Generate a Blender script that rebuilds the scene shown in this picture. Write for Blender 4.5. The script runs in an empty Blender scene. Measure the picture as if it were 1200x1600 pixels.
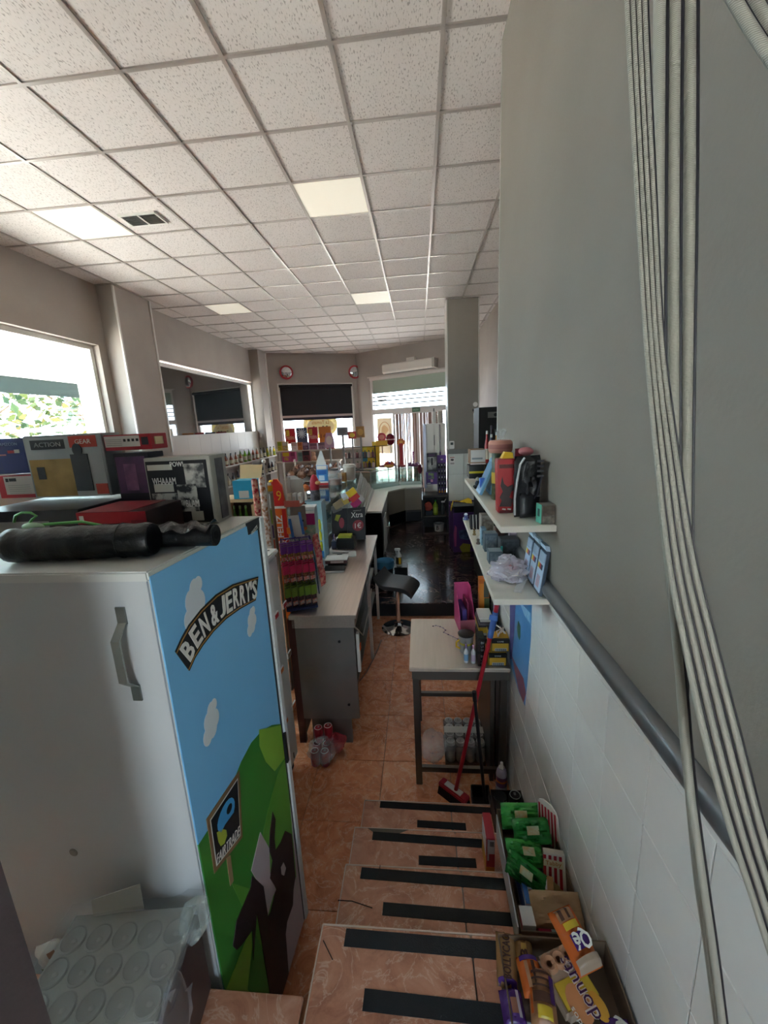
import bpy, bmesh, math, random
from mathutils import Vector, Matrix
random.seed(7)
sc = bpy.context.scene
COL = sc.collection
V = Vector
PI = math.pi

# ---------------------------------------------------------------- camera
cam_d = bpy.data.cameras.new('camera'); cam = bpy.data.objects.new('camera', cam_d); COL.objects.link(cam)
cam_d.sensor_fit = 'HORIZONTAL'; cam_d.sensor_width = 36.0; cam_d.lens = 632.19/1200*36.0
cam_d.clip_start = 0.02; cam_d.clip_end = 200
def cam_axes(yaw, pitch, roll):
    f = V((math.sin(yaw)*math.cos(pitch), math.cos(yaw)*math.cos(pitch), math.sin(pitch)))
    r = V((math.cos(yaw), -math.sin(yaw), 0)); u = r.cross(f)
    return r*math.cos(roll)+u*math.sin(roll), u*math.cos(roll)-r*math.sin(roll), f
_r, _u, _f = cam_axes(-.0945, -.2143, -.0482)
CAMZ = 2.29
cam.matrix_world = Matrix(((_r.x, _u.x, -_f.x, 0), (_r.y, _u.y, -_f.y, 0), (_r.z, _u.z, -_f.z, CAMZ), (0, 0, 0, 1)))
sc.camera = cam

# ---------------------------------------------------------------- world, sun, exposure
w = bpy.data.worlds.new('sky'); sc.world = w; w.use_nodes = True
_bg = w.node_tree.nodes['Background']
_bg.inputs[0].default_value = (.74, .82, 1.0, 1); _bg.inputs[1].default_value = 6.6
sun_d = bpy.data.lights.new('sun', 'SUN'); sun_d.energy = 60.0; sun_d.angle = .01; sun_d.color = (1, .93, .88)
sun = bpy.data.objects.new('sun', sun_d); COL.objects.link(sun)
sun.rotation_euler = V((.30, .10, -.95)).to_track_quat('-Z', 'Y').to_euler()
def portal(name, loc, size, normal):
    d = bpy.data.lights.new(name, 'AREA'); d.shape = 'RECTANGLE'; d.size, d.size_y = size
    o = bpy.data.objects.new(name, d); COL.objects.link(o); o.location = loc
    o.rotation_euler = V(normal).to_track_quat('-Z', 'Z').to_euler()
    d.cycles.is_portal = True
portal('window_portal_side', (-4.46, 2.95, 2.9), (1.3, 5.1), (1, 0, 0))
portal('added_window_portal_stairs', (-.08, -2.7, 1.7), (1.15, 1.9), (0, 1, 0))  # portal of the unseen window added to brighten the stairs
portal('window_portal_rear', (-2.88, 11.83, 2.2), (2.3, 1.1), (.4, -.916, 0))
portal('door_portal', (-.2, 11.5, 2.1), (2.9, 3.4), (-.5, -.866, 0))
vs = sc.view_settings
vs.view_transform = 'Standard'; vs.look = 'None'; vs.exposure = 1.08; vs.gamma = 1.0; vs.use_curve_mapping = False
try:
    sc.cycles.use_denoising = True; sc.cycles.max_bounces = 10; sc.cycles.diffuse_bounces = 6; sc.cycles.transparent_max_bounces = 16
    sc.cycles.sample_clamp_indirect = 40.0; sc.cycles.caustics_refractive = False; sc.cycles.caustics_reflective = False
except Exception: pass

# ---------------------------------------------------------------- helpers
def lin(h):
    h = h.lstrip('#'); c = [int(h[i:i+2], 16)/255 for i in (0, 2, 4)]
    return tuple(x/12.92 if x <= .04045 else ((x+.055)/1.055)**2.4 for x in c) + (1,)
MATS = {}
def M(hexc, rough=.5, metal=0, bump=None, var=None, trans=0, alpha=1, emit=0, ior=1.45, coat=0, coord='Object'):
    """bump=(scale,strength) fine noise relief; var=(scale,hex2,amount) colour mottling"""
    key = (hexc, rough, metal, bump, var, trans, alpha, emit, ior, coat)
    if key in MATS: return MATS[key]
    m = bpy.data.materials.new('m_%s_%d' % (hexc.strip('#'), len(MATS))); m.use_nodes = True
    nt = m.node_tree; b = nt.nodes['Principled BSDF']; L = nt.links.new
    b.inputs['Base Color'].default_value = lin(hexc); b.inputs['Roughness'].default_value = rough
    b.inputs['Metallic'].default_value = metal; b.inputs['IOR'].default_value = ior
    b.inputs['Transmission Weight'].default_value = trans; b.inputs['Alpha'].default_value = alpha
    b.inputs['Coat Weight'].default_value = coat
    if emit:
        b.inputs['Emission Color'].default_value = lin(hexc); b.inputs['Emission Strength'].default_value = emit
    if bump or var:
        tc = nt.nodes.new('ShaderNodeTexCoord')
    if var:
        n = nt.nodes.new('ShaderNodeTexNoise'); n.inputs['Scale'].default_value = var[0]; n.inputs['Detail'].default_value = 5
        L(tc.outputs[coord], n.inputs['Vector'])
        r = nt.nodes.new('ShaderNodeValToRGB'); r.color_ramp.elements[0].position = .5-var[2]/2; r.color_ramp.elements[1].position = .5+var[2]/2
        r.color_ramp.elements[0].color = lin(hexc); r.color_ramp.elements[1].color = lin(var[1])
        L(n.outputs['Fac'], r.inputs[0]); L(r.outputs[0], b.inputs['Base Color'])
    if bump:
        n2 = nt.nodes.new('ShaderNodeTexNoise'); n2.inputs['Scale'].default_value = bump[0]; n2.inputs['Detail'].default_value = 4
        L(tc.outputs[coord], n2.inputs['Vector'])
        bp = nt.nodes.new('ShaderNodeBump'); bp.inputs['Strength'].default_value = bump[1]; bp.inputs['Distance'].default_value = .01
        L(n2.outputs['Fac'], bp.inputs['Height']); L(bp.outputs[0], b.inputs['Normal'])
    MATS[key] = m
    return m

class Fr:
    """a flat frame: origin, u across, v up, n outward"""
    def __init__(s, o, u, v):
        s.o = V(o); s.u = V(u).normalized(); s.v = V(v).normalized(); s.n = s.u.cross(s.v).normalized()
    def __call__(s, a, b, c=0): return s.o+s.u*a+s.v*b+s.n*c
    def at(s, a, b, c=0): return Fr(s(a, b, c), s.u, s.v)
    def turn(s, ang):
        ca, sa = math.cos(ang), math.sin(ang); return Fr(s.o, s.u*ca+s.v*sa, s.v*ca-s.u*sa)
FX = Fr((0, 0, 0), (1, 0, 0), (0, 0, 1))          # faces -Y (the viewer), u = X, v = Z

class MB:
    def __init__(s): s.v = []; s.f = []; s.m = []; s.cur = 0
    def add(s, vs, fs):
        k = len(s.v); s.v += [tuple(p) for p in vs]; s.f += [tuple(i+k for i in f) for f in fs]; s.m += [s.cur]*len(fs); return s
    def hexa(s, p):   # 4 bottom (ccw from above), 4 top
        return s.add(p, [(3, 2, 1, 0), (4, 5, 6, 7), (0, 1, 5, 4), (1, 2, 6, 5), (2, 3, 7, 6), (3, 0, 4, 7)])
    def box(s, x0, x1, y0, y1, z0, z1):
        return s.hexa([(x0, y0, z0), (x1, y0, z0), (x1, y1, z0), (x0, y1, z0), (x0, y0, z1), (x1, y0, z1), (x1, y1, z1), (x0, y1, z1)])
    def fbox(s, fr, a0, a1, b0, b1, c0, c1):
        return s.hexa([fr(a0, b0, c1), fr(a1, b0, c1), fr(a1, b0, c0), fr(a0, b0, c0), fr(a0, b1, c1), fr(a1, b1, c1), fr(a1, b1, c0), fr(a0, b1, c0)])
    def prism(s, poly, c0, c1, fr):
        n = len(poly); P = [fr(a, b, c1) for a, b in poly]+[fr(a, b, c0) for a, b in poly]
        ar = sum(poly[i][0]*poly[(i+1) % n][1]-poly[(i+1) % n][0]*poly[i][1] for i in range(n))
        idx = list(range(n)) if ar > 0 else list(range(n))[::-1]
        fs = [tuple(idx), tuple(i+n for i in idx[::-1])]
        for i in range(n):
            a, b = idx[i], idx[(i+1) % n]; fs.append((a, a+n, b+n, b))
        return s.add(P, fs)
    def cyl(s, p0, p1, r0, r1=None, n=14, cap=True):
        r1 = r0 if r1 is None else r1; p0 = V(p0); p1 = V(p1); d = (p1-p0).normalized()
        a = d.orthogonal().normalized(); b = d.cross(a)
        ring = lambda p, r: [p+(a*math.cos(2*PI*i/n)+b*math.sin(2*PI*i/n))*r for i in range(n)]
        fs = [(i, (i+1) % n, n+(i+1) % n, n+i) for i in range(n)]
        if cap: fs += [tuple(range(n))[::-1], tuple(range(n, 2*n))]
        return s.add(ring(p0, r0)+ring(p1, r1), fs)
    def tube(s, pts, r, n=8, rs=None):
        pts = [V(p) for p in pts]; N = len(pts); vs = []; a = None
        for i, p in enumerate(pts):
            d = (pts[min(i+1, N-1)]-pts[max(i-1, 0)]).normalized()
            a = d.orthogonal().normalized() if a is None else (a-d*a.dot(d)).normalized()
            b = d.cross(a); rr = rs[i] if rs else r
            vs += [p+(a*math.cos(2*PI*k/n)+b*math.sin(2*PI*k/n))*rr for k in range(n)]
        fs = []
        for i in range(N-1):
            for k in range(n): fs.append((i*n+k, i*n+(k+1) % n, (i+1)*n+(k+1) % n, (i+1)*n+k))
        fs += [tuple(range(n))[::-1], tuple(range((N-1)*n, N*n))]
        return s.add(vs, fs)
    def lathe(s, prof, c=(0, 0, 0), n=18, axis='Z'):
        vs = []; c = V(c)
        for r, z in prof:
            for k in range(n):
                t = 2*PI*k/n; q = V((r*math.cos(t), r*math.sin(t), z))
                if axis == 'Y': q = V((q.x, -q.z, q.y))
                vs.append(c+q)
        fs = []
        for i in range(len(prof)-1):
            for k in range(n): fs.append((i*n+k, i*n+(k+1) % n, (i+1)*n+(k+1) % n, (i+1)*n+k))
        if prof[0][0] > 1e-6: fs.append(tuple(range(n))[::-1])
        if prof[-1][0] > 1e-6: fs.append(tuple(range((len(prof)-1)*n, len(prof)*n)))
        return s.add(vs, fs)
    def ell(s, c, r, n=12, m=8):
        c = V(c); vs = []
        for i in range(m+1):
            t = PI*i/m
            for k in range(n):
                p = 2*PI*k/n; vs.append(c+V((r[0]*math.sin(t)*math.cos(p), r[1]*math.sin(t)*math.sin(p), -r[2]*math.cos(t))))
        fs = []
        for i in range(m):
            for k in range(n): fs.append((i*n+k, i*n+(k+1) % n, (i+1)*n+(k+1) % n, (i+1)*n+k))
        return s.add(vs, fs)
    def bag(s, fr, w, h, t, nu=10, nv=10, crinkle=.12, seal=.1, seed=1):
        """a filled pouch: w x h, thickness t, flat sealed ends"""
        rnd = random.Random(seed); vs = []
        for side in (1, -1):
            for j in range(nv+1):
                for i in range(nu+1):
                    a = i/nu*2-1; b = j/nv*2-1
                    e = max(0, (1-abs(a)**2.1))**.55; q = min(1, (1-abs(b))/(seal*2.2)); q = q*q*(3-2*q) if abs(b) < 1 else 0
                    edge = (i in (0, nu) or j in (0, nv))
                    th = 0 if edge else t/2*e*q*(1+rnd.uniform(-1, 1)*crinkle*2)
                    pin = 1-.08*(1-abs(b)**2)*0
                    vs.append(fr(a*w/2*pin*(1+(rnd.uniform(-1, 1)*crinkle*.06 if edge else 0)), b*h/2, side*th))
        st = nu+1; o = (nv+1)*st; fs = []
        for j in range(nv):
            for i in range(nu):
                k = j*st+i; fs.append((k, k+1, k+st+1, k+st)); fs.append((o+k, o+k+st, o+k+st+1, o+k+1))
        return s.add(vs, fs)
    def build(s, name, mat, parent=None, smooth=False, bevel=0, weld=False):
        me = bpy.data.meshes.new(name); me.from_pydata(s.v, [], s.f)
        for mm in (mat if isinstance(mat, (list, tuple)) else [mat]): me.materials.append(mm)
        if any(s.m): me.polygons.foreach_set('material_index', s.m)
        if weld or bevel:
            bm = bmesh.new(); bm.from_mesh(me)
            if weld: bmesh.ops.remove_doubles(bm, verts=bm.verts, dist=1e-5)
            if bevel: bmesh.ops.bevel(bm, geom=list(bm.edges), offset=bevel, segments=2, affect='EDGES', clamp_overlap=True)
            bm.to_mesh(me); bm.free()
        if smooth:
            me.polygons.foreach_set('use_smooth', [True]*len(me.polygons))
            try: me.set_sharp_from_angle(angle=math.radians(50))
            except Exception: pass
        o = bpy.data.objects.new(name, me); COL.objects.link(o)
        if parent is not None: o.parent = parent
        return o
def tag(o, label, cat, group=None, kind=None):
    o['label'] = label; o['category'] = cat
    if group: o['group'] = group
    if kind: o['kind'] = kind
    return o
def struct(o, label=None):
    o['kind'] = 'structure'
    if label: o['label'] = label
    return o
def thing(name, label, cat, loc=(0, 0, 0), rz=0, group=None):
    o = bpy.data.objects.new(name, None); COL.objects.link(o); o.empty_display_size = .05
    o.location = loc; o.rotation_euler = (0, 0, rz); tag(o, label, cat, group); return o
def copy_thing(src, loc, rz=None, label=None, parent=None):
    r = src.copy(); COL.objects.link(r); r.location = loc
    if rz is not None: r.rotation_euler = (0, 0, rz)
    if label: r['label'] = label
    for ch in list(src.children):
        c = ch.copy(); COL.objects.link(c); c.parent = r
        for g in list(ch.children):
            d = g.copy(); COL.objects.link(d); d.parent = c
    return r
ORD = ['first', 'second', 'third', 'fourth', 'fifth', 'sixth', 'seventh', 'eighth', 'ninth', 'tenth', 'eleventh', 'twelfth', 'thirteenth', 'fourteenth', 'fifteenth', 'sixteenth', 'seventeenth', 'eighteenth', 'nineteenth', 'twentieth', 'twenty-first', 'twenty-second', 'twenty-third', 'twenty-fourth', 'twenty-fifth', 'twenty-sixth', 'twenty-seventh', 'twenty-eighth', 'twenty-ninth', 'thirtieth']
def text(s, fr, width, mat, parent, name='lettering', height=None, depth=.0006, bold=0, center=True, shear=0):
    cu = bpy.data.curves.new('t', 'FONT'); cu.body = s; cu.extrude = .02; cu.offset = bold; cu.resolution_u = 2; cu.shear = shear
    ob = bpy.data.objects.new('t', cu); me = bpy.data.meshes.new_from_object(ob)
    bpy.data.objects.remove(ob); bpy.data.curves.remove(cu)
    xs = [v.co.x for v in me.vertices]; ys = [v.co.y for v in me.vertices]
    if not xs: return None
    x0, x1, y0, y1 = min(xs), max(xs), min(ys), max(ys); k = width/(x1-x0); ky = k if height is None else height/(y1-y0)
    for v in me.vertices:
        c = v.co; v.co = fr((c.x-(x0+x1)/2 if center else c.x-x0)*k, (c.y-(y0+y1)/2)*ky, (depth if c.z > 0 else -.0002))
    me.materials.clear(); me.materials.append(mat); me.name = name
    for p in me.polygons: p.material_index = 0
    o = bpy.data.objects.new(name, me); COL.objects.link(o); o.parent = parent
    return o
def rect(fr, a0, a1, b0, b1, mat, parent, name='print', c=.0006, c0=-.0004):
    return MB().fbox(fr, a0, a1, b0, b1, c0, c).build(name, mat, parent)
def blob(cx, cy, rx, ry, n=18, wob=0, seed=0):
    r = random.Random(seed); ph = r.uniform(0, 6)
    return [(cx+rx*math.cos(2*PI*i/n)*(1+wob*math.sin(3*2*PI*i/n+ph)+wob*.6*math.sin(5*2*PI*i/n+2*ph)), cy+ry*math.sin(2*PI*i/n)*(1+wob*math.sin(4*2*PI*i/n+ph))) for i in range(n)]
# ---------------------------------------------------------------- node materials of the shell
def nodemat(name, rough=.5):
    m = bpy.data.materials.new(name); m.use_nodes = True; nt = m.node_tree
    b = nt.nodes['Principled BSDF']; b.inputs['Roughness'].default_value = rough
    def nd(t, **k):
        n = nt.nodes.new(t)
        for a, v in k.items():
            if a in n.inputs: n.inputs[a].default_value = v
            else: setattr(n, a, v)
        return n
    return m, nt, b, nd, nt.links.new
def ramp(nd, stops):
    r = nd('ShaderNodeValToRGB'); e = r.color_ramp.elements
    while len(e) < len(stops): e.new(.5)
    for i, (p, c) in enumerate(stops): e[i].position = p; e[i].color = lin(c) if isinstance(c, str) else c
    return r
def world_pos(nd, L, scale=(1, 1, 1)):
    g = nd('ShaderNodeNewGeometry'); mp = nd('ShaderNodeMapping'); mp.inputs['Scale'].default_value = scale
    L(g.outputs['Position'], mp.inputs['Vector']); return mp
def mat_fissured():
    m, nt, b, nd, L = nodemat('ceiling_tile_fissured', .9)
    mp = world_pos(nd, L, (140, 45, 60)); n = nd('ShaderNodeTexNoise', Scale=1.0, Detail=1.5); L(mp.outputs[0], n.inputs['Vector'])
    r = ramp(nd, [(.0, '#a39b96'), (.33, '#b3aca7'), (.40, '#e0dad6'), (1, '#e8e2df')]); L(n.outputs['Fac'], r.inputs[0]); L(r.outputs[0], b.inputs['Base Color'])
    bp = nd('ShaderNodeBump', Strength=.2, Distance=.004); L(n.outputs['Fac'], bp.inputs['Height']); L(bp.outputs[0], b.inputs['Normal'])
    return m
def mat_marble(name, dark, mid, light, vein, rough, scale=1.0, veinw=.03, veinmix=.6):
    m, nt, b, nd, L = nodemat(name, rough)
    mp = world_pos(nd, L); oi = nd('ShaderNodeObjectInfo')
    off = nd('ShaderNodeVectorMath', operation='MULTIPLY_ADD'); off.inputs[1].default_value = (7, 3, 5)
    L(oi.outputs['Random'], off.inputs[0]); L(mp.outputs[0], off.inputs[2])
    n = nd('ShaderNodeTexNoise', Scale=6*scale, Detail=7.0, Roughness=.65, Distortion=1.2); L(off.outputs[0], n.inputs['Vector'])
    r = ramp(nd, [(.3, dark), (.5, mid), (.72, light)]); L(n.outputs['Fac'], r.inputs[0])
    n2 = nd('ShaderNodeTexNoise', Scale=4.5*scale, Detail=5.0, Roughness=.6, Distortion=1.8); L(off.outputs[0], n2.inputs['Vector'])
    a = nd('ShaderNodeMath', operation='SUBTRACT'); L(n2.outputs['Fac'], a.inputs[0]); a.inputs[1].default_value = .5
    ab = nd('ShaderNodeMath', operation='ABSOLUTE'); L(a.outputs[0], ab.inputs[0])
    rv = ramp(nd, [(0, (veinmix, veinmix, veinmix, 1)), (veinw, (0, 0, 0, 1))]); L(ab.outputs[0], rv.inputs[0])
    mx = nd('ShaderNodeMix', data_type='RGBA'); L(rv.outputs[0], mx.inputs[0]); L(r.outputs[0], mx.inputs[6]); mx.inputs[7].default_value = lin(vein)
    L(mx.outputs[2], b.inputs['Base Color'])
    return m
def mat_brushed(name, c1, c2, rough, axis=(3, 120, 120)):
    m, nt, b, nd, L = nodemat(name, rough); b.inputs['Metallic'].default_value = 1
    mp = world_pos(nd, L, axis); n = nd('ShaderNodeTexNoise', Scale=1.0, Detail=4.0); L(mp.outputs[0], n.inputs['Vector'])
    r = ramp(nd, [(.3, c1), (.7, c2)]); L(n.outputs['Fac'], r.inputs[0]); L(r.outputs[0], b.inputs['Base Color'])
    rr = nd('ShaderNodeMapRange'); rr.inputs['To Min'].default_value = rough*.92; rr.inputs['To Max'].default_value = rough*1.1
    L(n.outputs['Fac'], rr.inputs['Value']); L(rr.outputs[0], b.inputs['Roughness'])
    return m
def mat_paint(name, c1, c2, rough):
    m, nt, b, nd, L = nodemat(name, rough)
    mp = world_pos(nd, L); n = nd('ShaderNodeTexNoise', Scale=2.2, Detail=6.0); L(mp.outputs[0], n.inputs['Vector'])
    r = ramp(nd, [(.35, c1), (.65, c2)]); L(n.outputs['Fac'], r.inputs[0]); L(r.outputs[0], b.inputs['Base Color'])
    n2 = nd('ShaderNodeTexNoise', Scale=90.0, Detail=3.0); L(mp.outputs[0], n2.inputs['Vector'])
    bp = nd('ShaderNodeBump', Strength=.08, Distance=.01); L(n2.outputs['Fac'], bp.inputs['Height']); L(bp.outputs[0], b.inputs['Normal'])
    return m
def mat_gloss_tile():
    m, nt, b, nd, L = nodemat('white_glazed_tile', .16)
    b.inputs['Base Color'].default_value = lin('#eeefec')
    mp = world_pos(nd, L); n = nd('ShaderNodeTexNoise', Scale=7.0, Detail=2.0); L(mp.outputs[0], n.inputs['Vector'])
    bp = nd('ShaderNodeBump', Strength=.12, Distance=.02); L(n.outputs['Fac'], bp.inputs['Height']); L(bp.outputs[0], b.inputs['Normal'])
    return m
def mat_pane(name, tint='#f3faf8', refl=.06, rough=.02):
    m, nt, b, nd, L = nodemat(name, .02)
    tr = nd('ShaderNodeBsdfTransparent'); tr.inputs[0].default_value = lin(tint); gl = nd('ShaderNodeBsdfGlossy'); gl.inputs['Roughness'].default_value = rough
    lw = nd('ShaderNodeLayerWeight'); pw_n = nd('ShaderNodeMath', operation='POWER'); pw_n.inputs[1].default_value = 4.0; L(lw.outputs['Facing'], pw_n.inputs[0]); ad = nd('ShaderNodeMath', operation='MULTIPLY_ADD'); ad.inputs[1].default_value = .4; ad.inputs[2].default_value = refl*.5; L(pw_n.outputs[0], ad.inputs[0])
    mx = nd('ShaderNodeMixShader'); L(ad.outputs[0], mx.inputs[0]); L(tr.outputs[0], mx.inputs[1]); L(gl.outputs[0], mx.inputs[2]); L(mx.outputs[0], nt.nodes['Material Output'].inputs[0]); return m
PANE = mat_pane('window_pane'); CASEG = mat_pane('case_glass', '#e9f1ee', .35)
FISS = mat_fissured()
TERRA = mat_marble('terracotta_marble_tile', '#c4764f', '#e2966b', '#eeb088', '#f5d2b6', .25, 1.5, .022, .55)
TERRA2 = mat_marble('terracotta_step_tile', '#a56c53', '#c68b6e', '#d6a287', '#e8cab5', .32, 1.3, .02, .5)
BLACKM = mat_marble('black_marble', '#2a2323', '#352b2b', '#4a3c39', '#8a766c', .16, .45, .03, .5)
PAINT = mat_paint('warm_grey_paint', '#a19890', '#a79e96', .75)
PAINT_G = mat_paint('grey_paint', '#847e75', '#89837a', .7)
STEEL = mat_brushed('brushed_steel', '#dcd2c8', '#e8ded4', .3, (60, 2, 60))
STEELY = mat_brushed('brushed_steel_long', '#8d8780', '#b0aaa2', .3, (120, 3, 120))
STEEL_W = mat_brushed('worn_steel', '#d8cebf', '#e0d6c8', .5, (40, 3, 40))
GTILE = mat_gloss_tile()
WHITEF = M('#e4e2dc', .35); GRID = M('#b9b1aa', .3, .3)
GROUT = M('#8f8a82', .9); GROUTD = M('#a08674', .9)
GLASS = M('#f2fbf8', .02, trans=1.0, ior=1.05)
CHROME = M('#d9d9d9', .08, 1)
BLACKP = M('#0c0c0d', .4); BLACKG = M('#08080a', .15)

# ---------------------------------------------------------------- ceiling: tiles in a grid
CZ = 4.29
ceiling = struct(MB().box(-4.6, 1.7, -2.7, 12.9, CZ+.03, CZ+.25).build('ceiling', M('#cfcac2', .9)))
gx = [.1835+.6*i for i in range(-8, 4)]; gy = [2.617+.6*r for r in range(-4, 18)]
tile_me = MB().box(.004, .596, .004, .596, .006, .016).build('tile', FISS, ceiling)
tile_me.location = (gx[0], gy[0], CZ)
first = [tile_me]
lampc = M('#fdf6e4', .4, emit=.14)
LAMPS = {(-2, 2), (-6, 2), (-2, 7), (-6, 7)}
A0 = V((-3.9, 11.28)); B0 = V((-1.77, 12.21)); C0 = V((1.45, 10.348))
def inside(x, y):
    if x < -4.25 or x > 1.45: return False
    da = (B0-A0); db = (C0-B0)
    if da.x*(y-A0.y)-da.y*(x-A0.x) > .0: return False
    if db.x*(y-B0.y)-db.y*(x-B0.x) > .0: return False
    return True
for i in range(-8, 3):
    for r in range(-4, 16):
        x0, y0 = .1835+.6*i, 2.617+.6*r
        if (i, r) in LAMPS: continue
        if not any(inside(x0+a, y0+b) for a in (.05, .55) for b in (.05, .55)): continue
        if x0 > .5 and y0 < 2.1: continue
        if first: o = first.pop()
        else: o = tile_me.copy(); COL.objects.link(o); o.parent = ceiling
        o.location = (max(x0, -4.6), y0, CZ)
for x in gx:
    MB().box(x-.012, x+.012, .2, 12.3, CZ-.003, CZ+.012).build('grid_bar', GRID, ceiling)
for y in gy:
    MB().box(-4.3, 1.5, y-.012, y+.012, CZ-.0035, CZ+.0115).build('grid_bar', GRID, ceiling)
names = {(-2, 2): 'square lamp panel in ceiling nearest the right wall', (-6, 2): 'square lamp panel in ceiling beside the small air vent',
         (-2, 7): 'small distant lamp panel in ceiling before the grey pillar', (-6, 7): 'small distant lamp panel in ceiling above the dark side window'}
for (i, r), lb in names.items():
    t = thing('ceiling_lamp', lb, 'lamp', (.1835+.6*i+.3, 2.617+.6*r+.3, CZ), 0, 'ceiling lamp panels')
    MB().box(-.286, .286, -.286, .286, .002, .012).build('diffuser', lampc, t)
    f = MB()
    for a in (-1, 1): f.box(-.298, .298, a*.292-.006, a*.292+.006, -.002, .012); f.box(a*.292-.006, a*.292+.006, -.286, .286, -.002, .012)
    f.build('frame', WHITEF, t)
t = thing('ceiling_vent', 'small grey louvred air vent in a ceiling tile', 'vent', (-2.542,4.132,4.290), 0)
MB().box(-.17, .17, -.1, .1, -.004, .006).build('backing', M('#3c3c3a', .6), t)
fr_ = MB()
for a in (-1, 1): fr_.box(-.18, .18, a*.1-.01, a*.1+.01, -.012, .006); fr_.box(a*.175-.008, a*.175+.008, -.1, .1, -.012, .006)
fr_.box(-.008, .008, -.1, .1, -.012, .006); fr_.build('frame', WHITEF, t)
for k in range(8): MB().hexa([(-.17, -.085+k*.024, -.010), (.17, -.085+k*.024, -.010), (.17, -.079+k*.024, -.010), (-.17, -.079+k*.024, -.010), (-.17, -.075+k*.024, 0), (.17, -.075+k*.024, 0), (.17, -.069+k*.024, 0), (-.17, -.069+k*.024, 0)]).build('slat', M('#77756f', .5), t)

# ---------------------------------------------------------------- floor, steps, platform
floor = struct(MB().box(-4.7, 1.7, -.2, 12.6, -.2, -.006).build('floor', GROUTD))
ft = MB().box(.0015, .4485, .0015, .4485, -.012, 0).build('tile', TERRA, floor, bevel=.001); fl = [ft]
for i in range(-3, 4):
    for j in range(-3, 5):
        x0, y0 = -.309+.45*i, 2.366+.45*j
        if y0 > 4.45 or y0+.45 < .75 or x0 < -1.7: continue
        if fl: o = fl.pop()
        else: o = ft.copy(); COL.objects.link(o); o.parent = floor
        o.location = (x0, y0, 0)
struct(MB().box(-4.4, -1.66, .6, 12.6, -.1, -.0015).build('floor_far', TERRA))
STEPS = [(.70, -2.6, .980), (.525, .9, 1.295), (.35, 1.2, 1.597), (.175, 1.5, 1.903)]
strip = M('#26272a', .85, bump=(300, .3))
cutx = .118
def step_tread(z, y0, y1, xl, name='floor_step'):
    b = MB(); b.box(xl+.015, .508, y0, y1-.02, z-.25 if z > .2 else 0, z-.02)
    st = struct(b.build(name, GROUT))
    MB().box(xl, cutx-.003, max(y0, -.6), y1, z-.018, z).build('tile', TERRA2, st, bevel=.003)
    MB().box(cutx+.002, .506, max(y0, -.6), y1, z-.018, z).build('tile', TERRA2, st, bevel=.003)
    MB().box(xl+.008, .506, y1-.022, y1-.01, z-.172 if z > .2 else .001, z-.019).build('riser', TERRA2, st)
    MB().box(xl-.001, .506, y1-.001, y1+.003, z-.012, z+.0008).build('edge_trim', M('#d6bfae', .5), st)
    MB().box(xl-.003, xl+.001, max(y0, y1-.42), y1, z-.012, z+.0008).build('edge_trim', M('#d6bfae', .5), st)
    return st
s4 = step_tread(.70, -2.6, .980, -.358); s3 = step_tread(.525, .9, 1.295, -.350); s2 = step_tread(.35, 1.25, 1.597, -.370); s1 = step_tread(.175, 1.55, 1.903, -.371)
def strip_on(st, z, p0, p1, wd, nm='grip_strip'):
    a = V(p0); b = V(p1); d = (b-a).normalized(); n = V((-d.y, d.x, 0))*wd/2
    MB().hexa([a-n+V((0, 0, -.001)), b-n+V((0, 0, -.001)), b+n+V((0, 0, -.001)), a+n+V((0, 0, -.001)), a-n+V((0, 0, .0015)), b-n+V((0, 0, .0015)), b+n+V((0, 0, .0015)), a+n+V((0, 0, .0015))]).build(nm, strip, st)
strip_on(s4, .7, (-0.280,0.950,0.700), (0.207,0.944,0.700), .046); strip_on(s4, .7, (-0.202,0.812,0.700), (0.190,0.803,0.700), .046)
strip_on(s3, .525, (-0.284,1.266,0.525), (0.284,1.253,0.525), .042); strip_on(s3, .525, (-0.185,1.148,0.525), (0.284,1.139,0.525), .042)
strip_on(s2, .35, (-0.279,1.559,0.350), (0.265,1.545,0.350), .04); strip_on(s2, .35, (-0.057,1.458,0.350), (0.200,1.457,0.350), .04)
strip_on(s1, .175, (-0.281,1.880,0.175), (0.398,1.866,0.175), .04); strip_on(s1, .175, (-0.070,1.776,0.175), (0.189,1.770,0.175), .04)
dkc = strip; strip = M('#3a2a24', .9)
strip_on(s3, .525, (-0.358,1.166,0.525), (-0.304,1.166,0.525), .003, 'crack'); strip_on(s3, .525, (-0.304,1.166,0.525), (-0.224,1.148,0.525), .003, 'crack'); strip_on(s3, .525, (-0.209,1.299,0.525), (-0.209,1.246,0.525), .003, 'crack'); strip_on(s4, .7, (-0.348,0.938,0.700), (-0.308,0.893,0.700), .0025, 'crack')
strip = dkc
chip = MB(); chip.prism([(-.08, 0), (.12, 0), (.07, -.022), (.0, -.034), (-.05, -.02)], -.004, .0012, Fr((-0.227,1.596,0.350), (1, 0, 0), (0, 1, 0))); chip.build('chip', M('#6d655d', .95), s2)
struct(MB().box(-1.2, 1.0, -2.75, .3, .2, .45).build('floor_base', GROUT)); struct(MB().box(-.86, -.345, -2.6, .3, .4, .70).build('floor_corridor', TERRA2))
b = MB(); b.box(-1.75, -.392, .3, .80, .0, .68); lnd = struct(b.build('floor_landing', GROUT))
MB().box(-.82, -.376, .3, .81, .682, .70).build('tile', TERRA2, lnd, bevel=.003); MB().box(-1.75, -.823, .3, .81, .682, .70).build('tile', TERRA2, lnd, bevel=.003)
plat = struct(MB().box(-1.6, 1.44, 4.53, 9.6, 0, .17).build('floor_platform', BLACKP), 'raised black marble platform behind the steel table')
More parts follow.
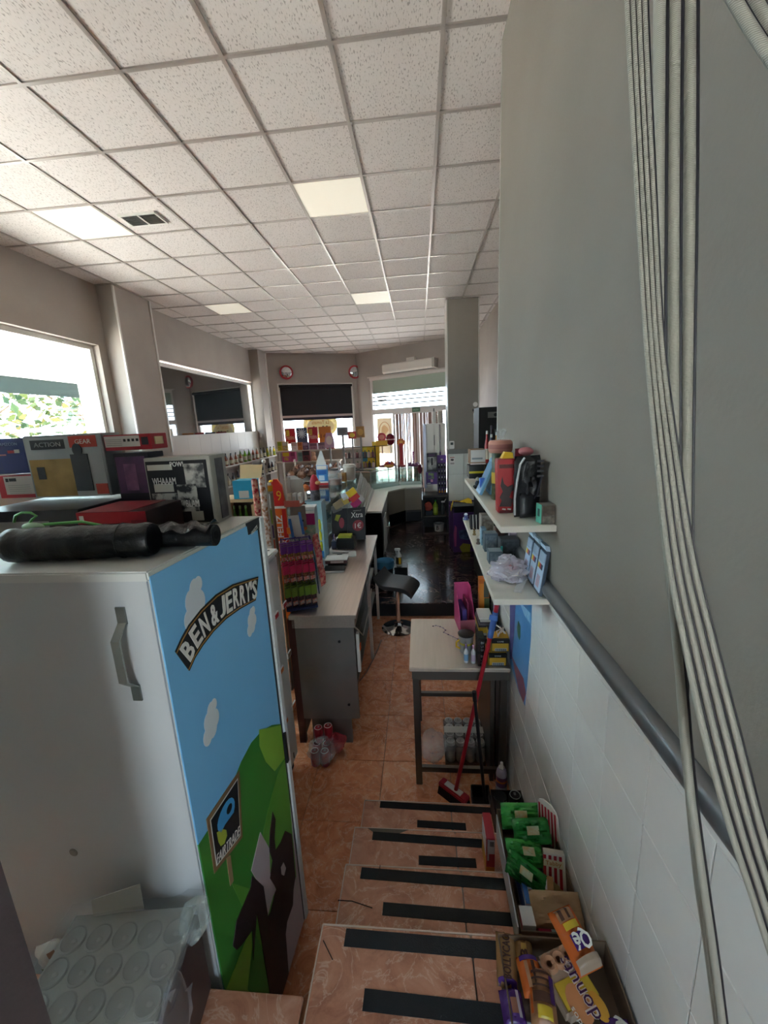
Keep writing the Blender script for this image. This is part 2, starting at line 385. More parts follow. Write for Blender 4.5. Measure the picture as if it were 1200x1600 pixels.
for xa, xb in ((-1.6, -.62), (-.618, .21), (.212, 1.04), (1.042, 1.44)):
    for ya, yb in ((4.5, 5.9), (5.902, 7.3), (7.302, 8.6)):
        MB().box(xa, xb, ya, yb, .168, .18).build('slab', BLACKM, plat, bevel=.0015)

# ---------------------------------------------------------------- walls
wl = MB(); wl.box(-4.7, -4.28, .2, 12.0, -.1, 2.26); wl.box(-4.7, -4.28, .2, 12.0, 3.51, 4.4)
for ya, yb in ((.2, .4), (5.48, 6.72), (10.62, 12.0)): wl.box(-4.7, -4.28, ya, yb, 2.26, 3.51)
struct(wl.build('wall_left', PAINT))
struct(MB().box(-4.279, -4.05, 5.62, 6.40, 0, 4.288).build('wall_pillar_left', PAINT))
struct(MB().box(-4.279, -4.04, 10.62, 11.25, 0, 4.288).build('wall_pillar_corner', PAINT))
for (x, y, z0, z1, nm) in ((-4.045, 5.63, 2.0, 4.28, 0), (-4.045, 6.39, 2.0, 4.28, 0), (-4.035, 11.1, 2.0, 4.28, 0)):
    struct(MB().box(x-.01, x+.012, y-.014, y+.014, z0, z1).build('trim_1', M('#d8d6d2', .25)))
FL = Fr((-4.28, 0, 0), (0, 1, 0), (0, 0, 1))      # left wall, faces +X, u = Y
sill = MB()
for ya, yb in ((.2, 5.6), (6.42, 10.6)): sill.box(-4.279, -4.262, ya, yb, 1.5, 2.255)
# window side 1
def window_frame(name, fr, a0, a1, b0, b1, wd=.06, c=-.1, glass=None, label=None):
    f = MB(); f.fbox(fr, a0, a1, b1-wd, b1, c-.03, c+.03); f.fbox(fr, a0, a1, b0, b0+wd, c-.03, c+.03)
    f.fbox(fr, a0, a0+wd, b0+wd, b1-wd, c-.03, c+.03); f.fbox(fr, a1-wd, a1, b0+wd, b1-wd, c-.03, c+.03)
    o = struct(f.build(name, WHITEF, bevel=.003), label)
    if glass: MB().fbox(fr, a0+wd, a1-wd, b0+wd, b1-wd, c-.004, c+.004).build('pane', glass, o)
    return o
window_frame('window_1', FL, .4, 5.48, 2.26, 3.51, .06, -.12, PANE)
dark_glass = M('#20282a', .03, metal=.0, ior=3.2, coat=1.0)
w2 = window_frame('window_2', FL, 6.72, 10.62, 2.2, 3.48, .06, -.05)
MB().fbox(FL, 6.78, 10.42, 2.26, 3.42, -.054, -.046).build('pane', dark_glass, w2)
MB().fbox(FL, 10.42, 10.56, 2.26, 3.42, -.054, -.046).build('pane', PANE, w2)
for k in range(10):
    MB().box(-4.279, -4.262, 6.42+k*.42, 6.42+k*.42+.417, 1.86, 2.255).build('tile', M('#bdb4a9', .45), w2)
    MB().box(-4.279, -4.262, 6.42+k*.42, 6.42+k*.42+.417, 1.45, 1.857).build('tile', M('#bdb4a9', .45), w2)
# rear walls
FA = Fr((A0.x, A0.y, 0), (B0.x-A0.x, B0.y-A0.y, 0), (0, 0, 1)); LA = (B0-A0).length
FB = Fr((B0.x, B0.y, 0), (C0.x-B0.x, C0.y-B0.y, 0), (0, 0, 1)); LB = (C0-B0).length
m = MB(); m.fbox(FA, -.6, LA+.12, -.1, 1.55, -.18, 0); m.fbox(FA, -.6, LA+.12, 3.50, 4.4, -.18, 0); m.fbox(FA, -.6, .06, 1.55, 3.5, -.18, 0); m.fbox(FA, LA-.12, LA+.12, 1.55, 3.5, -.18, 0)
struct(m.build('wall_back_left', PAINT))
wr = window_frame('window_3', FA, .06, LA-.12, 1.55, 3.50, .07, -.08, PANE)
D0, D1 = .48, 3.3
m = MB(); m.fbox(FB, -.12, D0, -.1, 4.4, -.18, 0); m.fbox(FB, D0, LB+.4, 3.56, 4.4, -.18, 0); m.fbox(FB, D1, LB+.4, -.1, 3.56, -.18, 0)
struct(m.build('wall_back_right', PAINT))
# right side
m = MB(); m.box(.53, .68, -2.6, 2.74, -.1, 4.4)
wr_o = struct(m.build('wall_right', PAINT_G))
MB().box(.508, .53, -2.6, 2.74, 1.585, 4.30).build('plaster', PAINT_G, wr_o)
MB().box(.512, .531, -2.6, 2.74, -.05, 1.585).build('grout_bed', M('#b9b6ae', .8), wr_o)
TS = .2075
wt = MB().box(-.004, .006, .0012, TS-.0012, .0012, TS-.0012).build('tile', GTILE, wr_o, bevel=.0012); wts = [wt]
for j in range(11):
    for k in range(8):
        y0 = .6215+TS*(j-1); z0 = 1.5375-TS*(k+1)
        if y0 > 2.62 or z0+TS < .05: continue
        if wts: o = wts.pop()
        else: o = wt.copy(); COL.objects.link(o); o.parent = wr_o
        o.location = (.508, y0, z0)
MB().box(.504, .513, .414, 2.72, 1.539, 1.575).build('tile', GTILE, wr_o)
MB().box(.504, .513, -2.5, .413, .72, 1.575).build('tile', GTILE, wr_o)
tr = MB()
ring = [(.508-.030*math.sin(PI*k/10), 1.603-.034*math.cos(PI*k/10)) for k in range(11)]
tr.prism([(-a[0], a[1]) for a in ring], -2.74, 2.5, Fr((0, 0, 0), (-1, 0, 0), (0, 0, 1)))
struct(tr.build('trim_right', M('#6f7174', .32, .3), smooth=True))
struct(MB().box(.505, .536, 2.7405, 2.752, .0, 4.285).build('trim_corner', M('#b9b7b0', .4)))
struct(MB().box(1.44, 1.62, 2.74, 10.5, -.1, 4.4).build('wall_right_far', PAINT))
struct(MB().box(.68, 1.5, 2.60, 2.74, -.1, 4.4).build('wall_right_return', PAINT))
pil = struct(MB().box(.515, 1.06, 7.5, 8.0, 0, 4.288).build('wall_pillar_right', PAINT_G))
MB().box(.512, .530, 7.49, 8.0, 1.78, 4.285).build('corner_strip', M('#c9c7c0', .3), pil)
MB().box(1.05, 1.066, 7.49, 7.52, 1.78, 4.285).build('corner_strip', M('#c9c7c0', .3), pil)
MB().box(.51, 1.065, 7.475, 7.499, 1.70, 1.775).build('trim', M('#7d7d79', .35), pil)
for a, bb in ((.512, .785), (.788, 1.06)):
    for k in range(4): MB().box(a, bb, 7.488, 7.4995, .2+k*.375, .2+k*.375+.372).build('tile', M('#cfd0c8', .2), pil)
# space behind the viewer, with a window added for light
m = MB(); m.box(-.9, 1.0, -2.75, -2.6, .2, .76); m.box(-.9, 1.0, -2.75, -2.6, 2.65, 4.4); m.box(-.9, -.64, -2.75, -2.6, .76, 2.65); m.box(.47, 1.0, -2.75, -2.6, .76, 2.65)
struct(m.build('wall_back', PAINT_G))
window_frame('window_added', Fr((0, -2.6, 0), (-1, 0, 0), (0, 0, 1)), -.47, .64, .76, 2.65, .06, -.08, PANE)  # unseen window, added to bring daylight to the near area
struct(MB().box(-.85, -.675, -2.6, .45, .5, 4.4).build('wall_jamb', mat_paint('jamb_paint', '#5a5052', '#615759', .7)))
struct(MB().box(-4.7, -.85, .05, .2, -.1, 4.4).build('wall_front', PAINT))
struct(MB().box(-.675, .53, -2.6, .1, CZ, CZ+.05).build('ceiling_stair', M('#d8d4cc', .9)))
# ---------------------------------------------------------------- the street outside the windows
og = M('#b8b1ae', .9, var=(.6, '#a8a29f', .3))
g = MB(); g.box(-30, -4.72, -20, 40, .2, .5); g.box(-4.72, 20, 12.75, 40, .2, .5); g.box(-4.72, 20, -20, -2.76, .2, .5)
struct(g.build('ground_street', og))
LEAF = [M('#33491d', .6), M('#4d5720', .6), M('#243d1b', .6), M('#625d28', .6)]
BARK = M('#6b5a48', .9)
def tree(loc, h, r, label, seed, n=900):
    rnd = random.Random(seed); t = thing('street_tree', label, 'tree', loc, 0, 'trees across the street')
    MB().tube([(0, 0, 0), (.05, .02, h*.25), (-.03, .05, h*.5), (.04, 0, h*.8)], .12, 8, rs=[.16, .12, .09, .04]).build('trunk', BARK, t, smooth=True)
    for q in range(5):
        a = q*1.3; MB().tube([(0, 0, h*(.3+.08*q)), (r*.4*math.cos(a), r*.4*math.sin(a), h*(.42+.08*q)), (r*.75*math.cos(a), r*.75*math.sin(a), h*(.5+.09*q))], .04, 6, rs=[.05, .035, .015]).build('branch', BARK, t)
    lv = MB()
    for k in range(n):
        while True:
            p = V((rnd.uniform(-1, 1), rnd.uniform(-1, 1), rnd.uniform(-1, 1)))
            if .25 < p.length < 1: break
        c = V((p.x*r, p.y*r, h*.58+p.z*h*.42)); u = V((rnd.uniform(-1, 1), rnd.uniform(-1, 1), rnd.uniform(-.6, .6))).normalized(); s = rnd.uniform(.07, .15)
        x = u.orthogonal().normalized()*s*.55; lv.cur = rnd.randrange(4)
        lv.add([c-u*s, c+x, c+u*s, c-x], [(0, 1, 2, 3)])
    o = lv.build('leaves', LEAF, t); o['kind'] = 'stuff'
tree((-9.0, 4.6, .5), 4.2, 1.4, 'leafy street tree seen low through the bright side window', 1)
tree((-9.6, 7.7, .5), 4.4, 1.5, 'leafy street tree farther along beyond the bright side window', 2)
tree((-9.4, 11.0, .5), 4.3, 1.5, 'leafy street tree farthest along the street by the window pillar', 3)
aw = thing('awning', 'dark green awning with pale edge outside the bright side window', 'awning', (-4.72, 3.9, 0))
def mat_fabric():
    m, nt, b, nd, L = nodemat('awning_fabric', .8); b.inputs['Base Color'].default_value = lin('#dfe8ea')
    tr = nd('ShaderNodeBsdfTranslucent'); tr.inputs[0].default_value = lin('#dbe9f0'); mx = nd('ShaderNodeMixShader'); mx.inputs[0].default_value = .6
    L(b.outputs[0], mx.inputs[1]); L(tr.outputs[0], mx.inputs[2]); L(mx.outputs[0], nt.nodes['Material Output'].inputs[0]); return m
aw_g = M('#14211c', .7)
MB().hexa([(-1.3, -4, 3.30), (0, -4, 3.72), (0, 3.6, 3.72), (-1.3, 3.6, 3.30), (-1.3, -4, 3.32), (0, -4, 3.74), (0, 3.6, 3.74), (-1.3, 3.6, 3.32)]).build('canopy', mat_fabric(), aw)
MB().box(-1.34, -1.29, -4, 3.6, 3.24, 3.30).build('front_bar', M('#e9e6d8', .5), aw)
MB().box(-1.325, -1.305, -4, 3.6, 3.0, 3.24).build('valance', aw_g, aw)
MB().box(-1.30, -1.28, -4, 3.6, 3.32, 3.42).build('front_fascia', aw_g, aw)
for y in (-2.5, 2.6): MB().tube([(0, y, 3.45), (-.7, y, 3.36), (-1.3, y, 3.28)], .02).build('arm', WHITEF, aw)
fr = thing('street_kiosk', 'pale grey metal frame stall standing in front of the trees', 'kiosk', (-7.4, 7.2, .5))
for x in (0, .9):
    for y in (0, 1.0): MB().box(x-.03, x+.03, y-.03, y+.03, 0, 1.95).build('post', M('#8f979c', .5), fr)
MB().box(-.05, .95, -.05, 1.05, 1.95, 2.02).build('roof', M('#9aa3a8', .5), fr)
# ---------------------------------------------------------------- ice cream freezer with printed side
FZ = thing('upright_freezer', 'tall white upright freezer with blue sky and green hill printed side', 'freezer', (-1.0, 1.1, 0))
FZ_inv = V((1.0, -1.1, 0))
def off(mb, d):
    mb.v = [tuple(V(p)+d) for p in mb.v]; return mb
frz_white = M('#c6c9ca', .38, var=(1.5, '#bfc3c5', .4)); frz_gap = M('#15161a', .5)
b = MB(); b.hexa([(-1.5, .842, .03), (-.642, .842, .03), (-.6165, 1.41, .03), (-1.5, 1.47, .03), (-1.5, .842, 1.975), (-.642, .842, 1.975), (-.600, 1.41, 1.975), (-1.5, 1.47, 1.975)])
off(b, FZ_inv).build('cabinet', frz_white, FZ, bevel=.006)
FF = Fr(V((-.640, .84, 0))+FZ_inv, (.0748, .997, 0), (0, 0, 1))
def poly(pts, mat, c, name, parent=FZ): return MB().prism(pts, -.002, c, FF).build(name, mat, parent)
W_ = .545
sky = M('#76bff2', .42, var=(1.2, '#82c8f6', .5))
panel = poly([(.004, .06), (W_, .06), (W_, 1.966), (.004, 1.966)], sky, .002, 'side_panel')
poly([(W_+.004, .05), (W_+.016, .05), (W_+.016, 1.972), (W_+.004, 1.972)], frz_gap, .0015, 'gasket')
MB().prism([(W_+.017, .04), (W_+.048, .04), (W_+.048, 1.975), (W_+.017, 1.975)], -.03, .008, FF).build('door_edge', M('#d6d8d8', .35), FZ, bevel=.003)
MB().fbox(FF, W_+.006, W_+.022, .92, 1.06, 0, .012).build('hinge', frz_gap, FZ)
cw = M('#dbe4ea', .5)
for q, (cx, cy, s_) in enumerate([(0.1400,1.8306)+(1.0,), (0.4230,1.6312)+(.7,), (0.1308,1.4633)+(.85,)]):
    m = MB()
    for dx, dy, r in ((-.035, -.03, .03), (-.01, .01, .034), (.02, .035, .03), (.035, .0, .032), (.005, -.02, .035), (.045, .045, .02)):
        m.prism(blob(cx+dx*s_*.72, cy+dy*s_*1.1, r*s_*.8, r*s_*1.05, 16), -.002, .0028+.0001*len(m.f)*.01, FF)
    m.build('cloud_print', cw, FZ)
gd, gl, gm = M('#3c8a34', .45), M('#86b63e', .45), M('#5a9c38', .45)
hill = [(.004, .06), (W_, .06), (0.5427,1.1142), (0.4763,1.1669), (0.3981,1.2079), (0.3231,1.2255), (0.2494,1.2169), (0.1778,1.1897), (0.1008,1.1738), (0.0426,1.1780), (.004, (-0.0047,1.1812)[1])]
hill[2] = (W_, hill[2][1]); poly(hill, gd, .0030, 'hill_print')
poly([(W_, .06), (W_, (0.5190,0.9423)[1]), (0.4820,0.9477), (0.4130,0.9130), (0.3531,0.8758), (0.2782,0.8066), (0.2132,0.7218), ((0.1082,0.5713)[0], .9), (.30, .06)], gm, .0036, 'hill_print')
poly([(0.3822,1.2270), (0.4745,1.1597), (W_, (0.5414,1.1092)[1]), (W_, (0.5209,0.9498)[1]), (0.4526,0.9770), (0.3971,1.0750), (0.3684,1.1713)], gl, .0034, 'hill_print')
poly([(0.1745,0.6411), (0.1293,0.6217), (0.0789,0.6223), (0.0097,0.6231), (.06, .3), (.10, .06), (.2, .06), (0.1010,0.4527), (0.1562,0.5478)], gl, .0042, 'hill_print')
cb, cwh = M('#2b1c1e', .5), M('#b7a9ab', .5)
poly([(0.5193,0.3550), (0.5137,0.1793), (W_, .72), (W_, .06), (.36, .06), (0.2374,0.1849), (0.3455,0.2510), (0.4320,0.3276)], cwh, .0046, 'cow_print')
poly([(0.2985,0.8678), (0.2557,0.8356), (0.2149,0.8048), (0.2437,0.7075), (0.2707,0.6088), (0.2736,0.5116), (0.3237,0.5313), (0.3513,0.5234), (0.3242,0.6252), (0.3416,0.7404)], cwh, .0046, 'cow_print')
poly([(0.3966,0.8469), (0.3602,0.7929), (0.3398,0.7335), (0.3515,0.6660), (0.3188,0.6264), (0.3525,0.5282), (0.2926,0.4983), (0.2725,0.5070), (0.2712,0.6536), (0.2142,0.7832), (0.1980,0.7550), (0.1028,0.7532), (0.0669,0.7032), (0.0808,0.6633), (0.1080,0.6400), (0.1740,0.6011), (0.1525,0.4946), (.21, .62), (.22, .06), (.36, .06), (.41, .62), (0.3207,0.2030), (0.3594,0.2281), (0.3998,0.2821), (0.4625,0.2784), (0.4838,0.3333), (0.5137,0.3628), (0.5249,0.5830), (0.4748,0.6606), (0.4286,0.6588), (0.3837,0.6773), (0.3854,0.7315), (0.4124,0.7920)], cb, .0052, 'cow_print')
poly([(0.4046,0.5632), (0.4289,0.5571), (0.4431,0.5080), (0.4207,0.4983), (0.4026,0.5298)], cwh, .0056, 'cow_print')
# arched name banner
top = [(0.0406,1.7493), (0.0682,1.7694), (0.1050,1.7899), (0.1635,1.8060), (0.2426,1.8152), (0.3367,1.8088), (0.5059,1.7683)]
bot = [(0.0788,1.6691), (0.1087,1.6885), (0.1475,1.7023), (0.2047,1.7144), (0.2763,1.7187), (0.3578,1.7116), (0.4673,1.6932)]
def strip_poly(t, b_, k0, k1): return [(x[0]*(1-k0)+y[0]*k0, x[1]*(1-k0)+y[1]*k0) for x, y in zip(t, b_)]+[(x[0]*(1-k1)+y[0]*k1, x[1]*(1-k1)+y[1]*k1) for x, y in list(zip(t, b_))[::-1]]
poly(strip_poly(top, bot, 0, 1), M('#14181d', .5), .0046, 'name_banner')
gold = M('#b8873a', .4)
poly(strip_poly(top, bot, .05, .09), gold, .0050, 'banner_line'); poly(strip_poly(top, bot, .91, .95), gold, .0050, 'banner_line')
mid = [((x[0]+y[0])/2, (x[1]+y[1])/2) for x, y in zip(top, bot)]
seg = [0]
for i in range(len(mid)-1): seg.append(seg[-1]+math.hypot(mid[i+1][0]-mid[i][0], mid[i+1][1]-mid[i][1]))
def on_mid(s_):
    s_ *= seg[-1]
    for i in range(len(mid)-1):
        if s_ <= seg[i+1] or i == len(mid)-2:
            k = (s_-seg[i])/(seg[i+1]-seg[i]); p = (mid[i][0]*(1-k)+mid[i+1][0]*k, mid[i][1]*(1-k)+mid[i+1][1]*k)
            j0, j1 = max(i-1, 0), min(i+2, len(mid)-1)
            return p, math.atan2(mid[j1][1]-mid[j0][1], mid[j1][0]-mid[j0][0])
letw = M('#e6e4de', .5)
chars = "BEN&JERRY'S"; poss = [.07, .17, .27, .385, .49, .575, .67, .765, .85, .905, .955]
for ch, s_ in zip(chars, poss):
    p, an = on_mid(s_)
    wd = {'\'': .011, '&': .036, 'J': .03}.get(ch, .034)
    text(ch, FF.at(p[0], p[1]+(.02 if ch == "'" else 0), .0046).turn(an), wd, letw, FZ, 'letter', height=.03 if ch == "'" else .066, depth=.0012, bold=.025)
# hanging sign print
sg = [(0.0486,1.2158), (0.2289,1.2018), (0.1940,0.9734), (0.0418,1.0281)]
poly(sg, M('#8a6a48', .6), .0048, 'sign_print')
def inset(q, k):
    cx = sum(p[0] for p in q)/4; cy = sum(p[1] for p in q)/4; return [(cx+(x-cx)*k, cy+(y-cy)*k) for x, y in q]
poly(inset(sg, .86), M('#d8d8d2', .6), .0052, 'sign_print'); sgi = inset(sg, .82); poly(sgi, M('#10141a', .5), .0055, 'sign_print')
poly([(0.1031,1.0069), (0.1220,0.9923), (0.1177,0.8956), (0.0996,0.9004)], M('#9a815c', .6), .0050, 'sign_post_print')
def at4(u, v): 
    a = [sgi[0][i]*(1-u)+sgi[1][i]*u for i in (0, 1)]; c = [sgi[3][i]*(1-u)+sgi[2][i]*u for i in (0, 1)]
    return (c[0]*(1-v)+a[0]*v, c[1]*(1-v)+a[1]*v)
poly([at4(.5+.34*math.cos(t), .68+.24*math.sin(t)) for t in [k*.35-.6 for k in range(14)]]+[at4(.42, .55)], M('#3f9bd6', .5), .0059, 'emblem_print')
poly([at4(.62+.11*math.cos(t*.45), .72+.08*math.sin(t*.45)) for t in range(14)], M('#10141a', .5), .0062, 'emblem_print')
poly([at4(.12+.0, .62), at4(.3, .55), at4(.45, .42), at4(.46, .3), at4(.34, .22), at4(.2, .26), at4(.14, .4)], M('#a9b83a', .5), .0059, 'emblem_print')
p0, p1 = at4(.05, .1), at4(.95, .1)
text('FAIRTRADE', FF.at((p0[0]+p1[0])/2, (p0[1]+p1[1])/2, .0055).turn(math.atan2(p1[1]-p0[1], p1[0]-p0[0])), .13, letw, FZ, height=.03)
poly([(0.4709,1.9767), (0.5676,1.9766), (0.5574,1.9354), (0.4743,1.9345)], M('#23262c', .5), .004, 'maker_sticker')
text('FREEZE', FF.at(*(0.5186,1.9410), .004).turn(.3), .05, letw, FZ, height=.012)
# door handle and screw cap on the white face
hm = M('#8f938f', .35, .8); FN = Fr(V((0, .842, 0))+FZ_inv, (1, 0, 0), (0, 0, 1))
h0 = (-0.727,0.840,1.869); h1 = (-0.730,0.840,1.659)
hd = MB(); hx = h0[0]; hx1 = h0[0]+.012
for z in (h0[2], h1[2]): MB().fbox(FN, hx-.011, hx+.013, z-.022, z+.022, 0, .004).build('handle_mount', hm, FZ)
hb = MB(); pr = [(h0[2]-.018, .002), (h0[2]-.05, .034), (h1[2]+.05, .034), (h1[2]+.018, .002)]
for (za, ca), (zb, cb2) in zip(pr[:-1], pr[1:]):
    hb.hexa([FN(hx-.010, zb, cb2+.003), FN(hx+.012, zb, cb2+.003), FN(hx+.012, zb, cb2-.001), FN(hx-.010, zb, cb2-.001), FN(hx-.010, za, ca+.003), FN(hx+.012, za, ca+.003), FN(hx+.012, za, ca-.001), FN(hx-.010, za, ca-.001)])
hb.build('handle', hm, FZ)
s0 = (-1.019,0.842,1.134)
MB().lathe([(0, -.004), (.013, -.004), (.013, .001), (.009, .003), (0, .003)], V((s0[0], .842, s0[2]))+FZ_inv, 16, 'Y').build('screw_cap', M('#8f8d86', .5), FZ)
MB().hexa([tuple(V(p)+FZ_inv) for p in [(-1.5, .838, 1.955), (-.64, .838, 1.955), (-.60, 1.41, 1.955), (-1.5, 1.47, 1.955), (-1.5, .838, 1.98), (-.64, .838, 1.98), (-.598, 1.412, 1.98), (-1.5, 1.472, 1.98)]]).build('top_cap', M('#d3d4d0', .4), FZ, bevel=.004)

# ---------------------------------------------------------------- second white freezer
F2 = thing('chest_freezer', 'lower white freezer with rows of price tag holders behind the printed one', 'freezer', (-1.2, 1.95, 0))
MB().box(-.25, .295, -.46, .39, .08, 1.53).build('cabinet', M('#d3d4d2', .35), F2, bevel=.012)
MB().box(-.25, .305, -.47, .40, 1.535, 1.565).build('lid', M('#dddedb', .35), F2, bevel=.008)
MB().box(-.20, .27, -.42, .35, 0, .08).build('base', M('#2d2d2f', .6), F2)
FS = Fr((.297, 0, 0), (0, 1, 0), (0, 0, 1))
for q, (pa, pb, col) in enumerate([((-0.900,2.214,1.176), (-0.900,2.213,1.134), '#c3262e'), ((-0.900,2.371,1.174), 0, '#c3262e'), ((-0.900,2.197,0.811), 0, '#d8762a'), ((-0.900,2.357,0.828), 0, '#9b7b62'), ((-0.900,2.176,0.458), 0, '#d8762a'), ((-0.900,2.338,0.453), 0, '#d8762a')]):
    y = pa[1]-1.95; z = pa[2]
    MB().fbox(FS, y-.032, y+.032, z-.018, z+.018, -.002, .006).build('price_holder', M('#e6e6e4', .3), F2)
    MB().fbox(FS, y-.028, y+.028, z-.014, z+.014, .006, .007).build('price_tag', M(col, .5), F2)
FT = Fr((0, 0, 1.565), (1, 0, 0), (0, 1, 0))
MB().hexa([(.02, .20, 1.5655), (.26, .36, 1.5655), (.27, .35, 1.5655), (.03, .19, 1.5655), (.02, .20, 1.567), (.26, .36, 1.567), (.27, .35, 1.567), (.03, .19, 1.567)]).build('lid_groove', frz_gap, F2)
for p in ((-0.900,2.180,0.128), (-0.900,2.252,0.135)):
    MB().fbox(FS, p[1]-1.955, p[1]-1.945, p[2]-.02, p[2]+.02, -.002, .001).build('foot_slot', frz_gap, F2)
# ---------------------------------------------------------------- steel counter with panel end
CT = thing('steel_counter', 'long stainless steel service counter beside the candy rack', 'counter', (-.72, 3.5, 0), .0275)
MB().box(-.24, .23, -1.0, 1.02, 1.0, 1.03).build('worktop', STEEL, CT, bevel=.003)
MB().box(-.36, -.241, -.19, .55, 1.0, 1.03).build('back_ledge', STEEL, CT)
MB().box(-.225, .215, -.985, .99, .93, 1.0).build('apron', STEEL, CT)
MB().box(-.205, .205, -.99, -.965, .21, .93).build('end_panel', M('#8a857f', .4, .6, var=(3, '#7b7670', .4)), CT, bevel=.002)
MB().box(-.15, .14, -.98, -.955, .0, .21).build('toe_kick', M('#736d68', .45, .5), CT)
MB().box(-.255, -.206, -.985, -.95, .0, 1.0).build('side_board', M('#4a1f1a', .5), CT)
MB().box(-.24, -.21, -.95, 1.0, .05, .99).build('back_board', M('#5a5550', .5), CT)
for z in (.62, .32):
    MB().box(-.2, .17, -.95, .98, z, z+.02).build('shelf', M('#6b655f', .45, .5), CT)
for x, z in ((.10, .83), (.135, .33)): MB().lathe([(0, 0), (.010, 0), (.010, .004), (0, .004)], (x, -.991, z), 14, 'Y').build('panel_hole', BLACKP, CT)
for y in (.1, .95): MB().box(.18, .21, y, y+.03, 0, .93).build('leg', STEEL, CT)
MB().tube([(.19, -.9, .9), (.2, -.5, .6), (.19, .0, .55), (.18, .5, .58)], .006).build('cable', M('#b5aa9a', .5), CT)
MB().box(.208, .228, -.93, -.89, .55, .85).build('junction_strip', M('#cfc9bf', .5), CT); MB().box(.208, .235, -.92, -.885, .72, .76).build('switch', M('#d95a24', .4), CT)
cb_ = MB().tube([(-0.468,3.937,0.020), (-0.492,3.761,0.012), (-0.519,3.587,0.012), (-0.557,3.374,0.012), (-0.604,3.238,0.012)], .005, 6).build('floor_cable', M('#a08572', .5), None)
tag(cb_, 'thin beige cable curving over the floor from the stool to counter', 'cable')

# ---------------------------------------------------------------- steel table
TB = thing('steel_table', 'small worn stainless steel table beside the tiled wall', 'table', (.2, 2.49, 0))
MB().box(-.30, .295, -.315, .315, .825, .85).build('tabletop', STEEL_W, TB, bevel=.004)
ap = MB(); ap.box(-.28, .29, -.305, -.285, .765, .826); ap.box(-.28, .29, .285, .305, .765, .826); ap.box(-.285, -.265, -.3, .3, .765, .826); ap.box(.27, .29, -.3, .3, .765, .826)
ap.build('apron', M('#7d776f', .4, .8), TB)
lg = M('#77716a', .36, .85)
for x in (-.262, .262):
    for y in (-.285, .285): MB().box(x-.02, x+.02, y-.02, y+.02, 0, .77).build('leg', lg, TB, bevel=.002)
MB().box(-.25, .25, .270, .295, .22, .25).build('rail', lg, TB); MB().box(-.25, .25, -.295, -.270, .09, .125).build('rail', lg, TB)
MB().box(.25, .275, -.27, .27, .2, .23).build('rail', lg, TB)
MB().box(.19, .215, -.26, .27, .0, .765).build('side_plate', M('#6b6058', .5, .6), TB)
MB().box(.225, .285, -.25, -.22, .0, .765).build('side_plate', M('#5a4a42', .5, .3), TB)

# ---------------------------------------------------------------- bar stool
ST = thing('bar_stool', 'black bar stool with chrome post and round chrome base', 'stool', (-.295, 4.235, 0), -.25)
MB().lathe([(0, 0), (.19, 0), (.195, .008), (.15, .022), (.06, .04), (.034, .06), (.03, .075), (0, .075)], (0, 0, 0), 32).build('base', CHROME, ST, smooth=True)
MB().cyl((0, 0, .07), (0, 0, .47), .024, n=18).build('post', CHROME, ST, smooth=True)
MB().cyl((0, 0, .47), (0, 0, .55), .035, n=18).build('sleeve', BLACKP, ST, smooth=True)
seat = MB(); prof = [(-.21, .67), (-.20, .665), (-.15, .60), (-.10, .575), (.0, .575), (.1, .57), (.15, .555), (.2, .52), (.215, .495)]
n_ = len(prof)
prof2 = [(a, h+.0) for a, h in prof]+[(a*.98, h-.045) for a, h in prof[::-1]]
seat.prism(prof2, -.19, .19, Fr((0, 0, 0), (1, 0, 0), (0, 0, 1)))
seat.build('seat', M('#3f3c3a', .45, bump=(40, .1)), ST, smooth=True, bevel=.008)
MB().tube([(.035, 0, .5), (.1, .06, .5), (.16, .08, .49)], .006).build('lever', CHROME, ST)

# ---------------------------------------------------------------- bar counter, display case
BR = thing('bar_counter', 'angled pale bar counter with black end beside the marble platform', 'counter', (-.78, 7.0, 0))
o_ = V((.78, -7.0, 0))
topc = STEEL_W
def loc(mb): return off(mb, o_)
FZt = Fr((0, 0, 0), (1, 0, 0), (0, 1, 0))
plan_top = [(-.95, 6.18), (-.62, 6.18), (-.66, 8.02), (-.33, 8.46), (.03, 8.50), (.03, 8.85), (-.45, 8.82), (-1.02, 8.3)]
loc(MB().prism(plan_top, .925, .955, FZt)).build('worktop', topc, BR, bevel=.002)
loc(MB().prism([(-.93, 6.2), (-.63, 6.2), (-.63, 6.215), (-.93, 6.215)], .18, .925, FZt)).build('end_panel', BLACKG, BR)
beige = M('#8f8a7c', .5)
loc(MB().prism([(-.65, 6.22), (-.635, 6.22), (-.675, 8.03), (-.69, 8.03)], .18, .925, FZt)).build('front_panel', M('#8c877c', .5), BR)
def panel_between(a, b2, z0, z1, mat, name, th=.015):
    a = V((a[0], a[1], 0)); b2 = V((b2[0], b2[1], 0)); f = Fr(a, b2-a, (0, 0, 1)); L_ = (b2-a).length
    return loc(MB().fbox(f, .002, L_-.002, z0, z1, -th, 0)).build(name, mat, BR)
panel_between((-.675, 8.03), (-.34, 8.48), .46, .925, beige, 'front_panel'); panel_between((-.34, 8.48), (.0, 8.52), .46, .925, beige, 'front_panel')
panel_between((-.66, 8.1), (-.34, 8.55), .2, .45, BLACKP, 'plinth_panel'); panel_between((-.34, 8.55), (.0, 8.59), .2, .45, BLACKP, 'plinth_panel')
panel_between((-.34, 8.54), (.0, 8.58), .40, .45, M('#4d4a46', .5), 'plinth_rail'); panel_between((-.345, 8.53), (-.325, 8.53), .2, .45, M('#4d4a46', .5), 'plinth_rail')
loc(MB().box(.005, .06, 8.40, 8.48, .18, .95)).build('post', BLACKP, BR)
loc(MB().box(.02, .035, 8.38, 8.40, .7, 1.35)).build('edge_strip', CHROME, BR)
